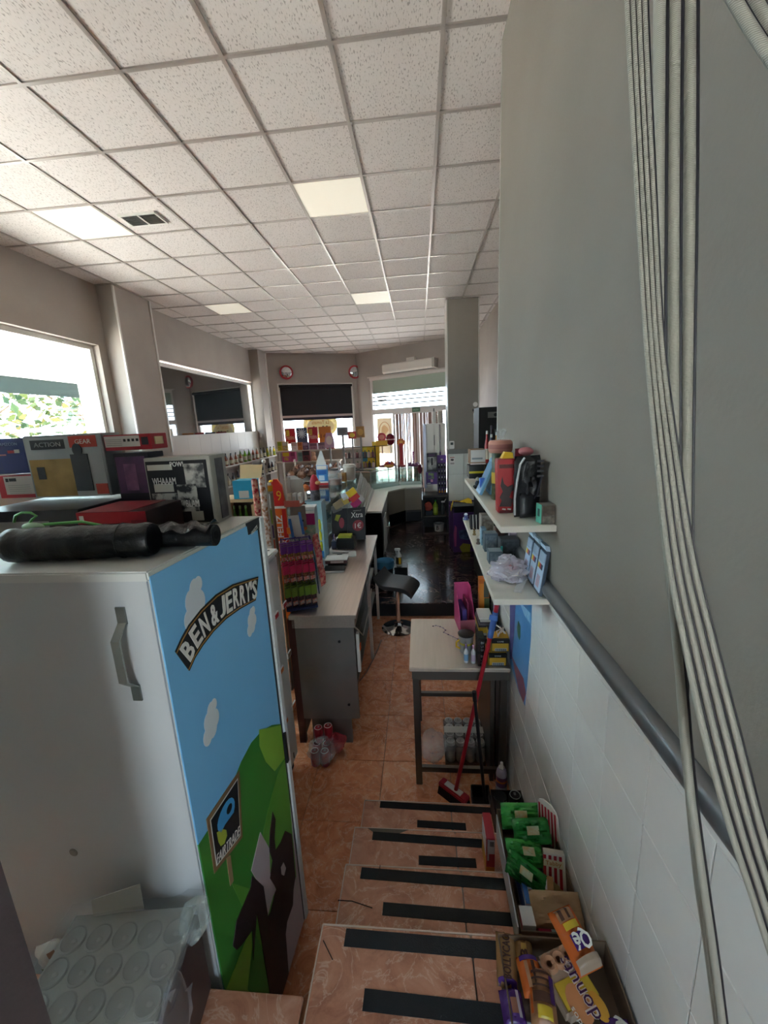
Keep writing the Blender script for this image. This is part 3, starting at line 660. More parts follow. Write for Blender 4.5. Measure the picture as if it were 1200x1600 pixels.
loc(MB().fbox(Fr((-.62, 6.3, 0), (-.02, 1, 0), (0, 0, 1)), 0, .5, .25, .80, 0, .02)).build('open_door', M('#b5b0a6', .45), BR)
loc(MB().tube([(-.58, 6.5, .62), (-.55, 6.5, .62), (-.56, 6.8, .62), (-.59, 6.8, .62)], .008)).build('handle', CHROME, BR)
# glass case behind the bar
gls = CASEG; GC = thing('glass_display_case', 'low glass display case curving behind the pale bar counter', 'display case', (-.9, 9.2, 0))
o2 = V((.9, -9.2, 0))
body = [(-2.0, 8.75), (-1.02, 8.35), (-.45, 8.86), (.05, 8.88), (.05, 9.55), (-.75, 9.5), (-1.8, 9.2)]
off(MB().prism(body, .18, .93, FZt), o2).build('base', M('#a7a196', .5), GC)
inner = [(-1.95, 8.78), (-1.04, 8.40), (-.46, 8.90), (.04, 8.92), (.04, 9.52), (-.75, 9.47), (-1.78, 9.18)]
off(MB().prism(inner, 1.10, 1.108, FZt), o2).build('glass_shelf', gls, GC)
off(MB().prism(inner, 1.30, 1.312, FZt), o2).build('glass_top', gls, GC)
for a, c in zip(inner, inner[1:]+inner[:1]):
    a = V((a[0], a[1], 0))+o2; c = V((c[0], c[1], 0))+o2; f = Fr(a, c-a, (0, 0, 1)); MB().fbox(f, 0, (c-a).length, .93, 1.30, -.004, .004).build('glass_side', gls, GC)
for p in inner: off(MB().box(p[0]-.012, p[0]+.012, p[1]-.012, p[1]+.012, .93, 1.315), o2).build('corner_post', CHROME, GC)
for a, c in zip(inner, inner[1:]+inner[:1]):
    off(MB().tube([(a[0], a[1], 1.318), (c[0], c[1], 1.318)], .010, 6), o2).build('edge_rail', CHROME, GC)
# ---------------------------------------------------------------- cartons, pouches, cans, bottles
def frames(w, d, h):
    return {'F': (Fr((-w/2, -d/2, 0), (1, 0, 0), (0, 0, 1)), w, h), 'R': (Fr((w/2, -d/2, 0), (0, 1, 0), (0, 0, 1)), d, h),
            'L': (Fr((-w/2, d/2, 0), (0, -1, 0), (0, 0, 1)), d, h), 'T': (Fr((-w/2, -d/2, h), (1, 0, 0), (0, 1, 0)), w, d)}
def carton(name, label, cat, x0, x1, z0, z1, y0, dep, mat, prints=(), texts=(), rz=0, group=None, bevel=.0015, body='carton'):
    w, h, d = x1-x0, z1-z0, dep
    t = thing(name, label, cat, ((x0+x1)/2, y0+d/2, z0), rz, group)
    bo = MB().box(-w/2, w/2, -d/2, d/2, 0, h).build(body, mat, t, bevel=min(bevel, h*.1, w*.1))
    fs = frames(w, d, h)
    for k, p in enumerate(prints):
        fr, fw, fh = fs[p[0]]; rect(fr, p[1]*fw, p[2]*fw, p[3]*fh, p[4]*fh, p[5], t, p[6] if len(p) > 6 else 'print', c=.0007+.0003*k)
    for p in texts:
        fr, fw, fh = fs[p[0]]; text(p[1], fr.at(p[2]*fw, p[3]*fh, .0015), p[4]*fw, p[5], t, height=(p[6]*fh if len(p) > 6 else None), depth=.0012)
    return t
def bagz(a, b, t, seal):
    e = max(0, 1-abs(a)**2.1)**.55; q = min(1, max(0, (1-abs(b))/(seal*2.2))); return t/2*e*q*q*(3-2*q)
def pouch(name, label, cat, fr, w, h, t, mat, patches=(), texts=(), group=None, seal=.1, crinkle=.1, seed=1, base=None):
    root = thing(name, label, cat, tuple(base) if base else tuple(fr.o), 0, group); o = -root.location
    f = Fr(fr.o+o, fr.u, fr.v)
    MB().bag(f, w, h, t, 12, 14, crinkle, seal, seed).build('wrapper', mat, root, smooth=True)
    for k, (a0, a1, b0, b1, m) in enumerate(patches):
        mb = MB(); nu, nv = 8, 8
        vs = [f((a0+(a1-a0)*i/nu)*w/2, (b0+(b1-b0)*j/nv)*h/2, bagz(a0+(a1-a0)*i/nu, b0+(b1-b0)*j/nv, t, seal)*(1+crinkle*1.5)+.0016+.0006*k) for j in range(nv+1) for i in range(nu+1)]
        mb.add(vs, [(j*(nu+1)+i, j*(nu+1)+i+1, (j+1)*(nu+1)+i+1, (j+1)*(nu+1)+i) for j in range(nv) for i in range(nu)])
        mb.build('print', m, root, smooth=True)
    for (s, a, b, wd, ang, m, ht) in texts:
        text(s, f.at(a*w/2, b*h/2, bagz(a, b, t, seal)*1.22+.004).turn(ang), wd, m, root, height=ht, depth=.001, bold=.02)
    return root
CANTOP = M('#d2d2ce', .3, .35); BROWNB = M('#6d5844', .8, var=(6, '#7a634c', .4)); BROWNI = M('#57432f', .85)
def can(mb_side, name, label, cat, loc, r, h, col, group=None, parent=None):
    t = parent or thing(name, label, cat, loc, 0, group); L0 = V(loc) if parent else V((0, 0, 0))
    MB().lathe([(r*.8, 0), (r, r*.25), (r, h-r*.4), (r*.84, h-.003)], L0, 16).build('can_body', col, t, smooth=True)
    lid = MB().lathe([(r*.84, h-.004), (r*.86, h), (r*.78, h), (r*.72, h-.005), (0, h-.005)], L0, 16).build('lid', CANTOP, t, smooth=True)
    MB().box(L0.x-.006, L0.x+.006, L0.y-.002, L0.y+.015, L0.z+h-.005, L0.z+h-.0025).build('pull_tab', M('#8e8e8c', .3, .8), lid)
    return t
def bottle(name, label, loc, h, r, body, cap, group=None, lab=None, neck=.3, caph=.12):
    t = thing(name, label, 'bottle', loc, 0, group); hs = h*(1-neck-caph)
    MB().lathe([(r*.9, 0), (r, .006), (r, hs*.9), (r*.85, hs), (r*.4, h*(1-caph)-h*neck*.35), (r*.34, h*(1-caph))], (0, 0, 0), 14).build('bottle_body', body, t, smooth=True)
    MB().lathe([(r*.42, h*(1-caph)), (r*.42, h*.99), (r*.36, h), (0, h)], (0, 0, 0), 12).build('cap', cap, t, smooth=True)
    if lab: MB().lathe([(r*1.02, hs*.2), (r*1.02, hs*.75)], (0, 0, 0), 14).build('label', lab, t, smooth=True)
    return t
def open_box(name, label, cat, x0, x1, y0, y1, z0, z1, mat, inner=None, th=.004, group=None, low=None, flaps=()):
    """cardboard box without lid: base and four side walls; low = height of the near wall"""
    t = thing(name, label, cat, ((x0+x1)/2, (y0+y1)/2, z0), 0, group); w, d, h = x1-x0, y1-y0, z1-z0
    MB().box(-w/2, w/2, -d/2, d/2, 0, th).build('base', mat, t)
    MB().box(-w/2, -w/2+th, -d/2, d/2, th, h).build('side_wall', mat, t); MB().box(w/2-th, w/2, -d/2, d/2, th, h).build('side_wall', mat, t)
    MB().box(-w/2+th, w/2-th, d/2-th, d/2, th, h).build('end_wall', mat, t); MB().box(-w/2+th, w/2-th, -d/2, -d/2+th, th, (low or h)).build('end_wall', mat, t)
    return t
BLK = M('#141416', .5); WHT = M('#e3e1db', .5); RED = M('#b3202a', .45); DRED = M('#6e141a', .5); YEL = M('#d9b32a', .5); GRY = M('#8b8b88', .5); BLU = M('#2c5f9e', .45); PUR = M('#4a2a66', .45); PNK = M('#c23a78', .45); ORG = M('#d5701f', .45); LGR = M('#b9bcb8', .5); NAVY = M('#26336b', .5)
CLEAR = M('#eef2f4', .08, trans=.85, alpha=.35, ior=1.2)
FILM = M('#dfe6ea', .12, alpha=.28)
# ---------------------------------------------------------------- boxes and rolls on the freezer
FT_ = 1.981
carton('flat_box', 'black flat toy box lying under the tall silver toy box', 'box', -1.46, -1.078, FT_, 2.072, 1.16, .30, M('#26262a', .4), [('F', .06, .72, .0, .62, GRY), ('F', .72, .96, .1, .55, M('#38282a', .5))])
t = carton('flat_box', 'red and black flat toy box lying under the purple box', 'box', -1.03, -.81, FT_, 2.072, 1.10, .185, M('#2a1416', .4), [('F', .0, 1, .62, 1, RED), ('F', .03, .7, .05, .45, M('#8d8574', .6)), ('F', .78, .97, .05, .72, M('#8e1722', .5)), ('T', .0, .75, .0, 1, M('#7c1d22', .45)), ('F', .04, .1, .68, .9, WHT)], [])
t = carton('toy_box', 'tall silver toy figure box with yellow panel and red corner', 'box', -1.391,-1.095,2.087,2.306, 1.335, .09, M('#9ba3a6', .3, var=(9, '#7d868a', .5)), [
    ('F', .0, .97, .0, .97, M('#97a0a3', .35, var=(8, '#aeb6b8', .4)), 'front_art'), ('F', .02, .56, .02, .62, M('#b99b55', .5, var=(14, '#8e7336', .5)), 'front_art'), ('F', .08, .52, .78, .93, M('#3b4146', .5), 'title_plate'),
    ('F', .58, .93, .79, .97, M('#b5402e', .45), 'title_plate'), ('F', .1, .2, .30, .5, M('#3a3d3f', .5), 'front_art'), ('F', .82, .97, .03, .2, M('#b5402e', .45), 'front_art')],
    [('F', 'GEAR', .76, .88, .2, WHT, .07), ('F', 'ACTION', .3, .855, .34, M('#a9b0b2', .5), .07)], rz=0)
MB().fbox(Fr((0, -.046, 0), (1, 0, 0), (0, 0, 1)), .02, .085, .02, .15, -.0008, .0024).build('plain_figure_print', M('#3d4347', .5), t)
MB().prism(blob(.05, .165, .018, .022), -.0008, .0024, Fr((0, -.046, 0), (1, 0, 0), (0, 0, 1))).build('plain_figure_print', M('#3d4347', .5), t)
carton('box', 'red box with white text panel beneath the dark blue box', 'box', -1.531,-1.390,2.089,2.171, 1.335, .09, RED, [('F', .2, 1, .16, .96, M('#c9c4bc', .5), 'text_panel'), ('F', .25, .33, .72, .88, BLK), ('F', .35, .55, .74, .88, BLK)]+[('F', .3, .9, .2+.09*k, .215+.09*k, GRY) for k in range(5)])
carton('box', 'dark blue box standing on the red and white box', 'box', -1.548,-1.389,2.178,2.302, 1.335, .09, M('#2b3b78', .45), [('F', .35, .95, .05, .6, M('#293a80', .45)), ('F', .3, .5, .52, .56, M('#c98c92', .5)), ('F', .55, .72, .58, .66, M('#a83a44', .5)), ('F', .72, .84, .58, .68, LGR)], [('F', 'GAMZCON', .58, .84, .5, M('#8fa3c8', .5), .08)])
t = carton('game_box', 'dark purple game box between the silver toy box and comic box', 'box', -1.065, -.938, FT_, (-1.156,-0.918,1.944,2.233)[3], 1.335, .09, M('#1d1726', .35), [('F', .04, .9, .44, .95, M('#2c2138', .35, var=(11, '#6d3a6e', .5)), 'front_art'), ('F', .25, .6, .48, .85, M('#54305a', .4, var=(25, '#8f5a84', .5)), 'front_art')])
carton('box', 'red box with white spec panel lying on the purple game box', 'box', -1.089,-0.916,2.243,2.296, 1.335, .09, M('#a5212c', .35), [('F', .02, .76, .22, .92, M('#cfc9c3', .5), 'text_panel'), ('F', .8, .94, .3, .8, M('#2a2024', .5))]+[('F', .42+.09*k, .47+.09*k, .55, .72, BLK) for k in range(4)]+[('F', .05, .38, .32+.12*k, .35+.12*k, GRY) for k in range(4)]+[('R', .2, .7, .3, .8, M('#d8c79a', .5))])
t = carton('comic_box', 'black and white comic print box at the freezer corner', 'box', (-0.931,-0.699,2.004,2.214)[0], (-0.931,-0.699,2.004,2.214)[1], FT_, (-0.931,-0.699,2.004,2.214)[3], 1.30, .11, M('#9d9c93', .45), [
    ('F', .02, .95, .03, .95, M('#15161a', .45), 'front_art'), ('F', .04, .42, .82, .9, M('#b9b8ad', .5)), ('F', .1, .4, .5, .62, M('#bdbcb0', .5)), ('F', .6, .9, .55, .9, M('#3a3b3d', .5, var=(30, '#b9b8b0', .2))), ('F', .05, .5, .25, .48, M('#26272a', .5, var=(35, '#aeada3', .15))), ('F', .45, .75, .2, .6, M('#1e1f22', .5, var=(40, '#b5b4aa', .15))),
    ('F', .62, .8, .06, .2, M('#b0afa5', .5)), ('R', .3, .75, .05, .95, M('#5c5d60', .4, var=(20, '#26272a', .4)))], [('F', 'WHAAAM', .27, .66, .36, WHT, .1), ('F', 'BLAM', .66, .32, .2, WHT, .1), ('F', 'POW!', .5, .9, .2, WHT, .07)])
t = thing('bin_bag_roll', 'long fat roll of black bin bags lying on the freezer', 'bin bags', (-0.894,0.948,1.981))
o = -V(t.location); p0 = V((-1.082,0.924,2.026)); p1 = V((-0.696,0.959,2.026)); bagm = M('#070708', .42, bump=(30, .5))
rr = MB(); N = 26
pts = [p0.lerp(p1, k/(N-1))+o for k in range(N)]; rr.tube(pts, .044, 20, rs=[.030]+[.0435+.0015*math.sin(k*1.7) for k in range(N-2)]+[.040]); rr.build('roll', bagm, t, smooth=True)
d = (p1-p0).normalized()
for k in range(3): MB().cyl(p1+o-d*.001*k, p1+o+d*.0015, .036-.009*k, n=18).build('roll_end', M('#17171a' if k % 2 else '#0b0b0d', .5), t)
MB().cyl(p0.lerp(p1, .8)+o, p0.lerp(p1, .806)+o, .0462, n=20).build('seam', M('#1b1b1e', .4), t)
t = thing('bin_bag_roll', 'thinner black bin bag roll with loose crumpled sheet near the blue edge', 'bin bags', (-0.631,0.986,1.981))
o = -V(t.location); q1 = V((-0.566,1.031,2.013)); q0 = q1+V((-.25, .0, 0))
MB().tube([q0.lerp(q1, k/9)+o for k in range(10)], .03, 18).build('roll', bagm, t, smooth=True)
MB().cyl(q1+o, q1+o+(q1-q0).normalized()*.002, .026, n=18).build('roll_end', M('#151517', .5), t); MB().cyl(q1+o, q1+o+(q1-q0).normalized()*.003, .012, n=14).build('roll_core', M('#050506', .6), t)
sh = MB(); rnd = random.Random(3); nx, ny = 22, 8
e = (q1-q0).normalized(); s_ = V((-e.y, e.x, 0))
vs = []
for j in range(ny+1):
    for i in range(nx+1):
        a = i/nx; c = j/ny
        p = q0.lerp(q1, .0+.97*a)+s_*(-.04+.085*c)+V((0, 0, .036-9*(-.04+.085*c)**2+.006*math.sin(a*23+c*5)*(.4+a)+rnd.uniform(-.002, .002))); vs.append(p+o)
sh.add(vs, [(j*(nx+1)+i, j*(nx+1)+i+1, (j+1)*(nx+1)+i+1, (j+1)*(nx+1)+i) for j in range(ny) for i in range(nx)])
sh.build('loose_sheet', M('#141416', .25, bump=(60, .6)), t, smooth=True)
t = thing('clothes_hanger', 'green plastic hanger lying behind the long bin bag roll', 'hanger', (-1.237,1.185,1.981)); o = -V(t.location)
hg = M('#5fae55', .4); yy = .99
hp = [(-1.115,0.990,2.074), (-1.106,0.990,2.092), (-1.085,0.990,2.100), (-1.059,0.990,2.099), (-1.044,0.990,2.090), (-1.060,0.990,2.080), (-1.070,0.990,2.069)]
MB().tube([V(p)+o for p in hp], .0035, 8).build('hook', hg, t, smooth=True)
MB().tube([V((-1.083,0.990,2.062))+o, V((-1.016,0.990,2.066))+o, V((-0.924,1.000,2.068))+o, V((-0.849,1.000,2.052))+o], .004, 8).build('bar', hg, t, smooth=True)
MB().ell(V((-1.056,0.985,2.061))+o, (.035, .006, .012)).build('pad', M('#bfe3bd', .5), t, smooth=True)
c = MB().box(-1.56, -1.46, 1.0, 1.15, 1.981, 2.06).build('small_carton', M('#8a6a46', .8), None, bevel=.002); tag(c, 'brown cardboard carton edge at the far end of the roll', 'box')
# ---------------------------------------------------------------- wall shelves on the right
shm = M('#dcd8cc', .35)
s1_ = MB().hexa([(.300, 1.53, 1.860), (.507, 1.53, 1.860), (.507, 2.735, 1.860), (.312, 2.905, 1.860), (.300, 1.53, 1.885), (.507, 1.53, 1.885), (.507, 2.735, 1.885), (.312, 2.905, 1.885)]).build('wall_shelf', shm, None, bevel=.0015)
tag(s1_, 'upper pale wall shelf holding the red and black bags', 'shelf')
s2_ = MB().hexa([(.284, 1.565, 1.545), (.507, 1.565, 1.545), (.507, 2.735, 1.545), (.312, 3.03, 1.545), (.284, 1.565, 1.570), (.507, 1.565, 1.570), (.507, 2.735, 1.570), (.312, 3.03, 1.570)]).build('wall_shelf', shm, None, bevel=.0015)
tag(s2_, 'lower pale wall shelf holding blue card packs and clear bag', 'shelf')
Z1, Z2 = 1.886, 1.571
t = carton('puzzle_box', 'small box with teal side and stone picture at shelf end', 'box', .452, .505, Z1, Z1+.075, 1.552, .05, M('#57504a', .4, var=(30, '#8b8078', .5)), [('L', .0, 1, .0, 1, M('#58b09a', .4)), ('L', .3, .7, .35, .75, M('#2c4b4a', .5)), ('F', .1, .95, .45, .95, M('#74665a', .45, var=(40, '#4b4139', .4))), ('F', .1, .95, .05, .4, M('#5a564e', .45, var=(60, '#8f887c', .4)))], rz=.12)
t = thing('backpack', 'tall black bag with pale zip standing on upper shelf', 'bag', (.437, 1.70, Z1))
MB().bag(Fr((0, 0, .125), (.95, .31, 0), (0, .05, 1)), .115, .25, .085, 10, 12, .12, .06, 5).build('body', M('#17171a', .38, bump=(30, .6)), t, smooth=True)
MB().tube([(-.052, -.026, .01), (-.056, -.035, .08), (-.050, -.04, .15), (-.038, -.036, .22), (-.02, -.03, .245)], .0045, 8).build('zip_edge', M('#b9bdbf', .35), t, smooth=True)
MB().tube([(.0, -.05, .06), (.03, -.045, .1), (.05, -.03, .17)], .004).build('strap', M('#3f3f45', .4), t)
MB().bag(Fr((-.005, -.045, .055), (.95, .31, 0), (0, .1, 1)), .075, .1, .03, 8, 8, .1, .1, 6).build('pocket', M('#1d1c1f', .4), t, smooth=True)
for k, zz in enumerate((.17, .19, .21, .23)): MB().box(.03, .055, -.035, -.031, zz-.004, zz+.004).build('rib', M('#2b2b30', .5), t)
t = thing('gift_bag', 'tall red and black box bag standing on upper shelf', 'bag', (.367, 1.79, Z1))
MB().hexa([(-.034, -.03, 0), (.030, -.03, 0), (.03, .03, 0), (-.034, .03, 0), (-.04, -.035, .235), (.036, -.035, .235), (.036, .035, .235), (-.04, .035, .235)]).build('body', M('#b01c24', .35), t, bevel=.003)
GF = Fr((0, -.0305, 0), (1, 0, 0), (0, -.02, 1))
MB().prism([(-.03, .03), (.02, .028), (.026, .06), (.012, .07), (.02, .095), (.03, .10), (.026, .125), (.005, .115), (-.012, .13), (-.02, .16), (-.026, .12), (-.016, .095), (-.028, .07), (-.02, .055)], -.002, .004, GF).build('dark_print', M('#2c1518', .45), t)
MB().fbox(GF, -.033, .028, .196, .212, -.001, .0045).build('slot_print', M('#5a1a16', .5), t)
for a in (-.01, .012): MB().prism([(a-.008, .016), (a+.006, .013), (a+.008, .019), (a-.006, .021)], -.001, .0045, GF).build('white_mark', WHT, t)
MB().box(-.028, .028, -.032, .03, .0, .012).build('base_band', DRED, t)
MB().hexa([(-.02, -.02, .233), (.03, -.02, .233), (.03, .03, .233), (-.02, .03, .233), (-.005, -.01, .262), (.028, -.01, .258), (.028, .025, .258), (-.005, .025, .262)]).build('yellow_tip', YEL, t)
t = thing('soft_toy_packet', 'dark red and pink wrapped packet behind the black bag', 'packet', (.455, 1.86, Z1))
MB().bag(Fr((0, 0, .135), (.9, .4, 0), (0, 0, 1)), .08, .27, .05, 8, 10, .12, .08, 8).build('wrapper', M('#7d1a2a', .35), t, smooth=True)
MB().ell((.01, -.01, .255), (.035, .03, .02)).build('pink_top', M('#c77c80', .5), t, smooth=True)
t = thing('tall_tin', 'patterned green tall tin under the cellophane wrapped cake', 'tin', (.395, 2.08, Z1))
MB().lathe([(.034, 0), (.036, .004), (.036, .232), (.033, .236), (0, .236)], (0, 0, 0), 18).build('tin_body', M('#5d6640', .4, var=(35, '#2e3a2c', .3)), t, smooth=True)
MB().lathe([(.0372, .085), (.0372, .14)], (0, 0, 0), 18).build('label', M('#b59a2a', .5), t, smooth=True)
t = thing('wrapped_cake', 'pink round cake in clear wrap on top of tall tin', 'cake', (.398, 2.07, Z1+.238))
MB().lathe([(0, 0), (.052, 0), (.058, .01), (.058, .05), (.05, .06), (0, .06)], (0, 0, 0), 22).build('cake', M('#c48d7c', .5), t, smooth=True)
MB().lathe([(.0588, .02), (.0588, .042)], (0, 0, 0), 22).build('band', M('#a86f64', .5), t, smooth=True)
cf = MB(); rnd = random.Random(5)
for k in range(12):
    a = k*.52; cf.add([(0, 0, .06), (.03*math.cos(a), .03*math.sin(a), .10+rnd.uniform(0, .02)), (.03*math.cos(a+.4), .03*math.sin(a+.4), .095+rnd.uniform(0, .02))], [(0, 1, 2)])
cf.build('cellophane', FILM, t)
for k, (dx, lean, lb) in enumerate(((.0, .42, 'light blue tablet box leaning at a steep slant on the tin'), (.035, .22, 'second light blue tablet box leaning upright against the tin'))):
    t = thing('tablet_box', lb, 'box', (.325+dx*1.6, 2.25+.0*k, Z1), 0, 'light blue tablet boxes')
    MB().fbox(Fr((0, 0, 0), (0, -1, 0), (math.sin(lean), 0, math.cos(lean))), -.07, .07, .003, .205-.06*k, 0, .016).build('carton', M('#6fa9cc', .4), t, bevel=.002)
    MB().fbox(Fr((0, 0, 0), (0, -1, 0), (math.sin(lean), 0, math.cos(lean))), -.06, .06, .02, .185-.06*k, .0155, .0168).build('front_print', M('#4d86ad', .4), t)
carton('ring_box', 'small bright blue box near the shelf front edge', 'box', 0.322,0.355,1.925,1.977, 2.22, .035, M('#2a64b8', .3), [('T', .2, .8, .2, .8, M('#7fb2e6', .3))])
t = thing('toy_car', 'small dark toy figure with pale head on the upper shelf', 'toy', (.335, 2.42, Z1))
MB().box(-.022, .022, -.03, .03, .004, .02).build('base', BLK, t, bevel=.004); MB().lathe([(.012, .02), (.014, .035), (.008, .05), (.011, .062), (.0, .075)], (0, 0, 0), 12).build('body', M('#3c4250', .4), t, smooth=True); MB().ell((.0, -.006, .06), (.011, .01, .011)).build('head', M('#bfc3b0', .5), t, smooth=True)
t = thing('toy_trooper', 'tiny black and yellow toy beside the bright blue box', 'toy', (.345, 2.33, Z1))
MB().lathe([(.016, 0), (.016, .006), (.009, .012), (.011, .03), (.006, .04), (.009, .05), (0, .058)], (0, 0, 0), 12).build('body', M('#23262c', .4), t, smooth=True); MB().box(-.008, .008, -.012, -.008, .014, .028).build('badge', M('#c7c34a', .5), t)
carton('battery_box', 'black box with yellow band at the far shelf end', 'box', 0.311,0.407,1.920,2.003, 2.62, .13, M('#1f2021', .45), [('F', 0, 1, .40, .56, M('#c8bb22', .5)), ('R', 0, 1, 0, 1, M('#8a6c4d', .7))])
carton('bulb_box', 'pale grey cardboard box stacked on the black and yellow box', 'box', 0.319,0.414,2.010,2.103, 2.62, .13, M('#8c7157', .7), [('F', .02, .98, .16, .98, M('#c9cac9', .5)), ('F', .1, .8, .34, .46, M('#7d8890', .5)), ('F', .0, 1, 0, .08, M('#d7d2ce', .5))])
# lower shelf
cardm = M('#3f5163', .45); cfront = M('#b7cfe6', .4)
for k in range(3):
    y = 1.625+.095*k; lb = ['nearest tall blue card pack leaning on the wall', 'middle tall blue card pack leaning on the wall', 'farthest tall blue card pack leaning on the wall'][k]
    t = thing('card_pack', lb, 'card pack', (.468, y, Z2), 0, 'blue card packs on the lower shelf'); ln = .14
    f = Fr((0, 0, 0), (0, -1, 0), (math.sin(ln), 0, math.cos(ln)))
    MB().fbox(f, -.042, .042, .002, .195, -.012, 0).build('tray', cardm, t, bevel=.001)
    MB().fbox(f, -.036, .036, .015, .14, -.001, .004).build('card_front', cfront, t)
    MB().fbox(f, -.036, .036, .142, .18, -.001, .004).build('card_top', M('#a9bfd6', .4), t)
    for q, cc in enumerate(('#e6c93a', '#c9525a', '#3a4a66')): MB().fbox(f, -.03+.02*q, -.012+.02*q, .108, .13, .003, .0048).build('colour_print', M(cc, .5), t)
    MB().fbox(f, -.02, .02, .03, .08, .003, .0048).build('tag_print', M('#d7a9b8', .5, var=(50, '#8f9fb5', .4)), t)
    MB().hexa([f(-.04, .195, .004), f(.04, .195, .004), f(.04, .195, -.012), f(-.04, .195, -.012), f(-.03, .215, .012), f(.03, .215, .012), f(.03, .213, -.008), f(-.03, .213, -.008)]).build('flap', M('#b9d0e4', .4), t)
t = thing('clear_bag', 'crumpled clear plastic bag with red and white trinkets on lower shelf', 'bag', (.395, 1.80, Z2))
rnd = random.Random(11)
def crumple(c, r, n=14, m=9, k=.22, seed=1):
    rn = random.Random(seed); mb = MB().ell(c, r, n, m); cc = V(c); mb.v = [tuple(cc+(V(p)-cc)*(1+rn.uniform(-k, k))) for p in mb.v]; return mb
cfilm = M('#dcd6e2', .08, alpha=.42); crumple((0, 0, .045), (.075, .12, .045), 22, 14, .2, seed=2).build('bag_film', cfilm, t); crumple((-.05, .0, .025), (.045, .07, .025), 18, 10, .25, seed=3).build('bag_film', cfilm, t)
for k, (x, y, z, rx, ry, rz_, cc) in enumerate(((.01, .03, .035, .03, .03, .022, '#a33a48'), (-.01, -.03, .03, .022, .04, .02, '#d6d2cf'), (.035, -.045, .03, .025, .02, .022, '#cbbfa8'), (-.03, .01, .022, .02, .03, .015, '#7f90b0'), (.03, .02, .05, .02, .045, .012, '#8d5260'))):
    crumple((x, y, z), (rx, ry, rz_), 8, 6, .2, 20+k).build('trinket', M(cc, .4), t)
MB().hexa([(-.02, -.17, .002), (.01, -.18, .002), (.06, -.09, .03), (.03, -.08, .03), (-.02, -.17, .004), (.01, -.18, .004), (.06, -.09, .032), (.03, -.08, .032)]).build('bag_lip', FILM, t)
boxes2 = [('figure_box', 'blue grey patterned box nearest on the lower shelf middle', 0.333,0.401,1.570,1.636, 1.98, .07, '#566a76', '#7f8f99'),
 ('figure_box', 'dark stone patterned box with teal corner on lower shelf', 0.405,0.501,1.575,1.674, 2.06, .08, '#4c5157', '#2a2e33'),
 ('figure_box', 'tall blue grey brick patterned box beside the stone patterned box', 0.342,0.413,1.528,1.674, 2.18, .07, '#5d6c78', '#88949c'),
 ('figure_box', 'purple packet standing behind the stone patterned box', 0.515,0.553,1.646,1.722, 2.12, .03, '#7465ad', '#9a8fc9'),
 ('figure_box', 'pale pink packet standing beside the purple packet', 0.471,0.520,1.646,1.705, 2.16, .03, '#a79aa8', '#c9b3bd'),
 ('figure_box', 'brown wooden patterned box under the upper shelf edge', 0.434,0.511,1.610,1.659, 2.35, .06, '#6b4c42', '#85645a'),
 ('figure_box', 'slim pale blue box with picture near lower shelf front', 0.342,0.370,1.533,1.672, 2.30, .06, '#8fb0c4', '#557486'),
 ('figure_box', 'white cardboard tray of black packets under the upper shelf', 0.374,0.452,1.622,1.695, 2.52, .10, '#a59c90', '#7a6d60')]
for nm, lb, x0, x1, z0, z1, y, dp, c1, c2 in boxes2:
    z0 = Z2
    tt = carton(nm, lb, 'box', x0, x1, z0, max(z1, Z2+.03), y, dp, M(c1, .45), [('F', .08, .92, .1, .9, M(c1, .45, var=(45, c2, .3)), 'front_art'), ('T', .06, .94, .06, .94, M(c2, .5))], group='small boxes on the lower shelf')
    if 'teal' in lb: rect(Fr((-(x1-x0)/2, -dp/2, 0), (1, 0, 0), (0, 0, 1)), 0, .01, .002, .07, M('#3fb5b0', .4), tt, 'corner_print', c=.003)
t = thing('packet_rack', 'row of slim black and white packets leaning under the upper shelf', 'packets', (.385, 2.66, Z2))
for k in range(6):
    MB().fbox(Fr((-.06+.022*k, 0, 0), (1, 0, 0), (0, .3, 1)), 0, .015, .0, .10, -.06, 0).build('packet', M('#1a1a1c', .4), t); MB().fbox(Fr((-.06+.022*k, 0, 0), (1, 0, 0), (0, .3, 1)), .015, .019, .0, .10, -.06, 0).build('packet_edge', WHT, t)
for loc_, cc, c2, lb, h, r in (((0.325,2.944,1.571), '#6f7bb0', '#d9dbe6', 'blue and white cup at the far end of lower shelf', .05, .02), ((0.356,2.788,1.571), '#d0b23a', '#d9706a', 'tiny rainbow figurine near the far lower shelf edge', .06, .013), ((0.331,2.526,1.571), '#9a8048', '#5e4a2c', 'tiny golden figurine on the lower shelf edge', .045, .011), ((0.328,2.331,1.571), '#7d6a5c', '#c6bdb0', 'tiny brown figurine with pale top on the shelf front', .05, .012)):
    t = thing('figurine', lb, 'figurine', loc_, 0, 'tiny figurines on the lower shelf')
    MB().lathe([(r, 0), (r, h*.12), (r*.6, h*.3), (r*.8, h*.55), (r*.4, h*.68)], (0, 0, 0), 12).build('body', M(cc, .4), t, smooth=True); MB().ell((0, 0, h*.82), (r*.7, r*.7, h*.18), 10, 6).build('head', M(c2, .4), t, smooth=True)
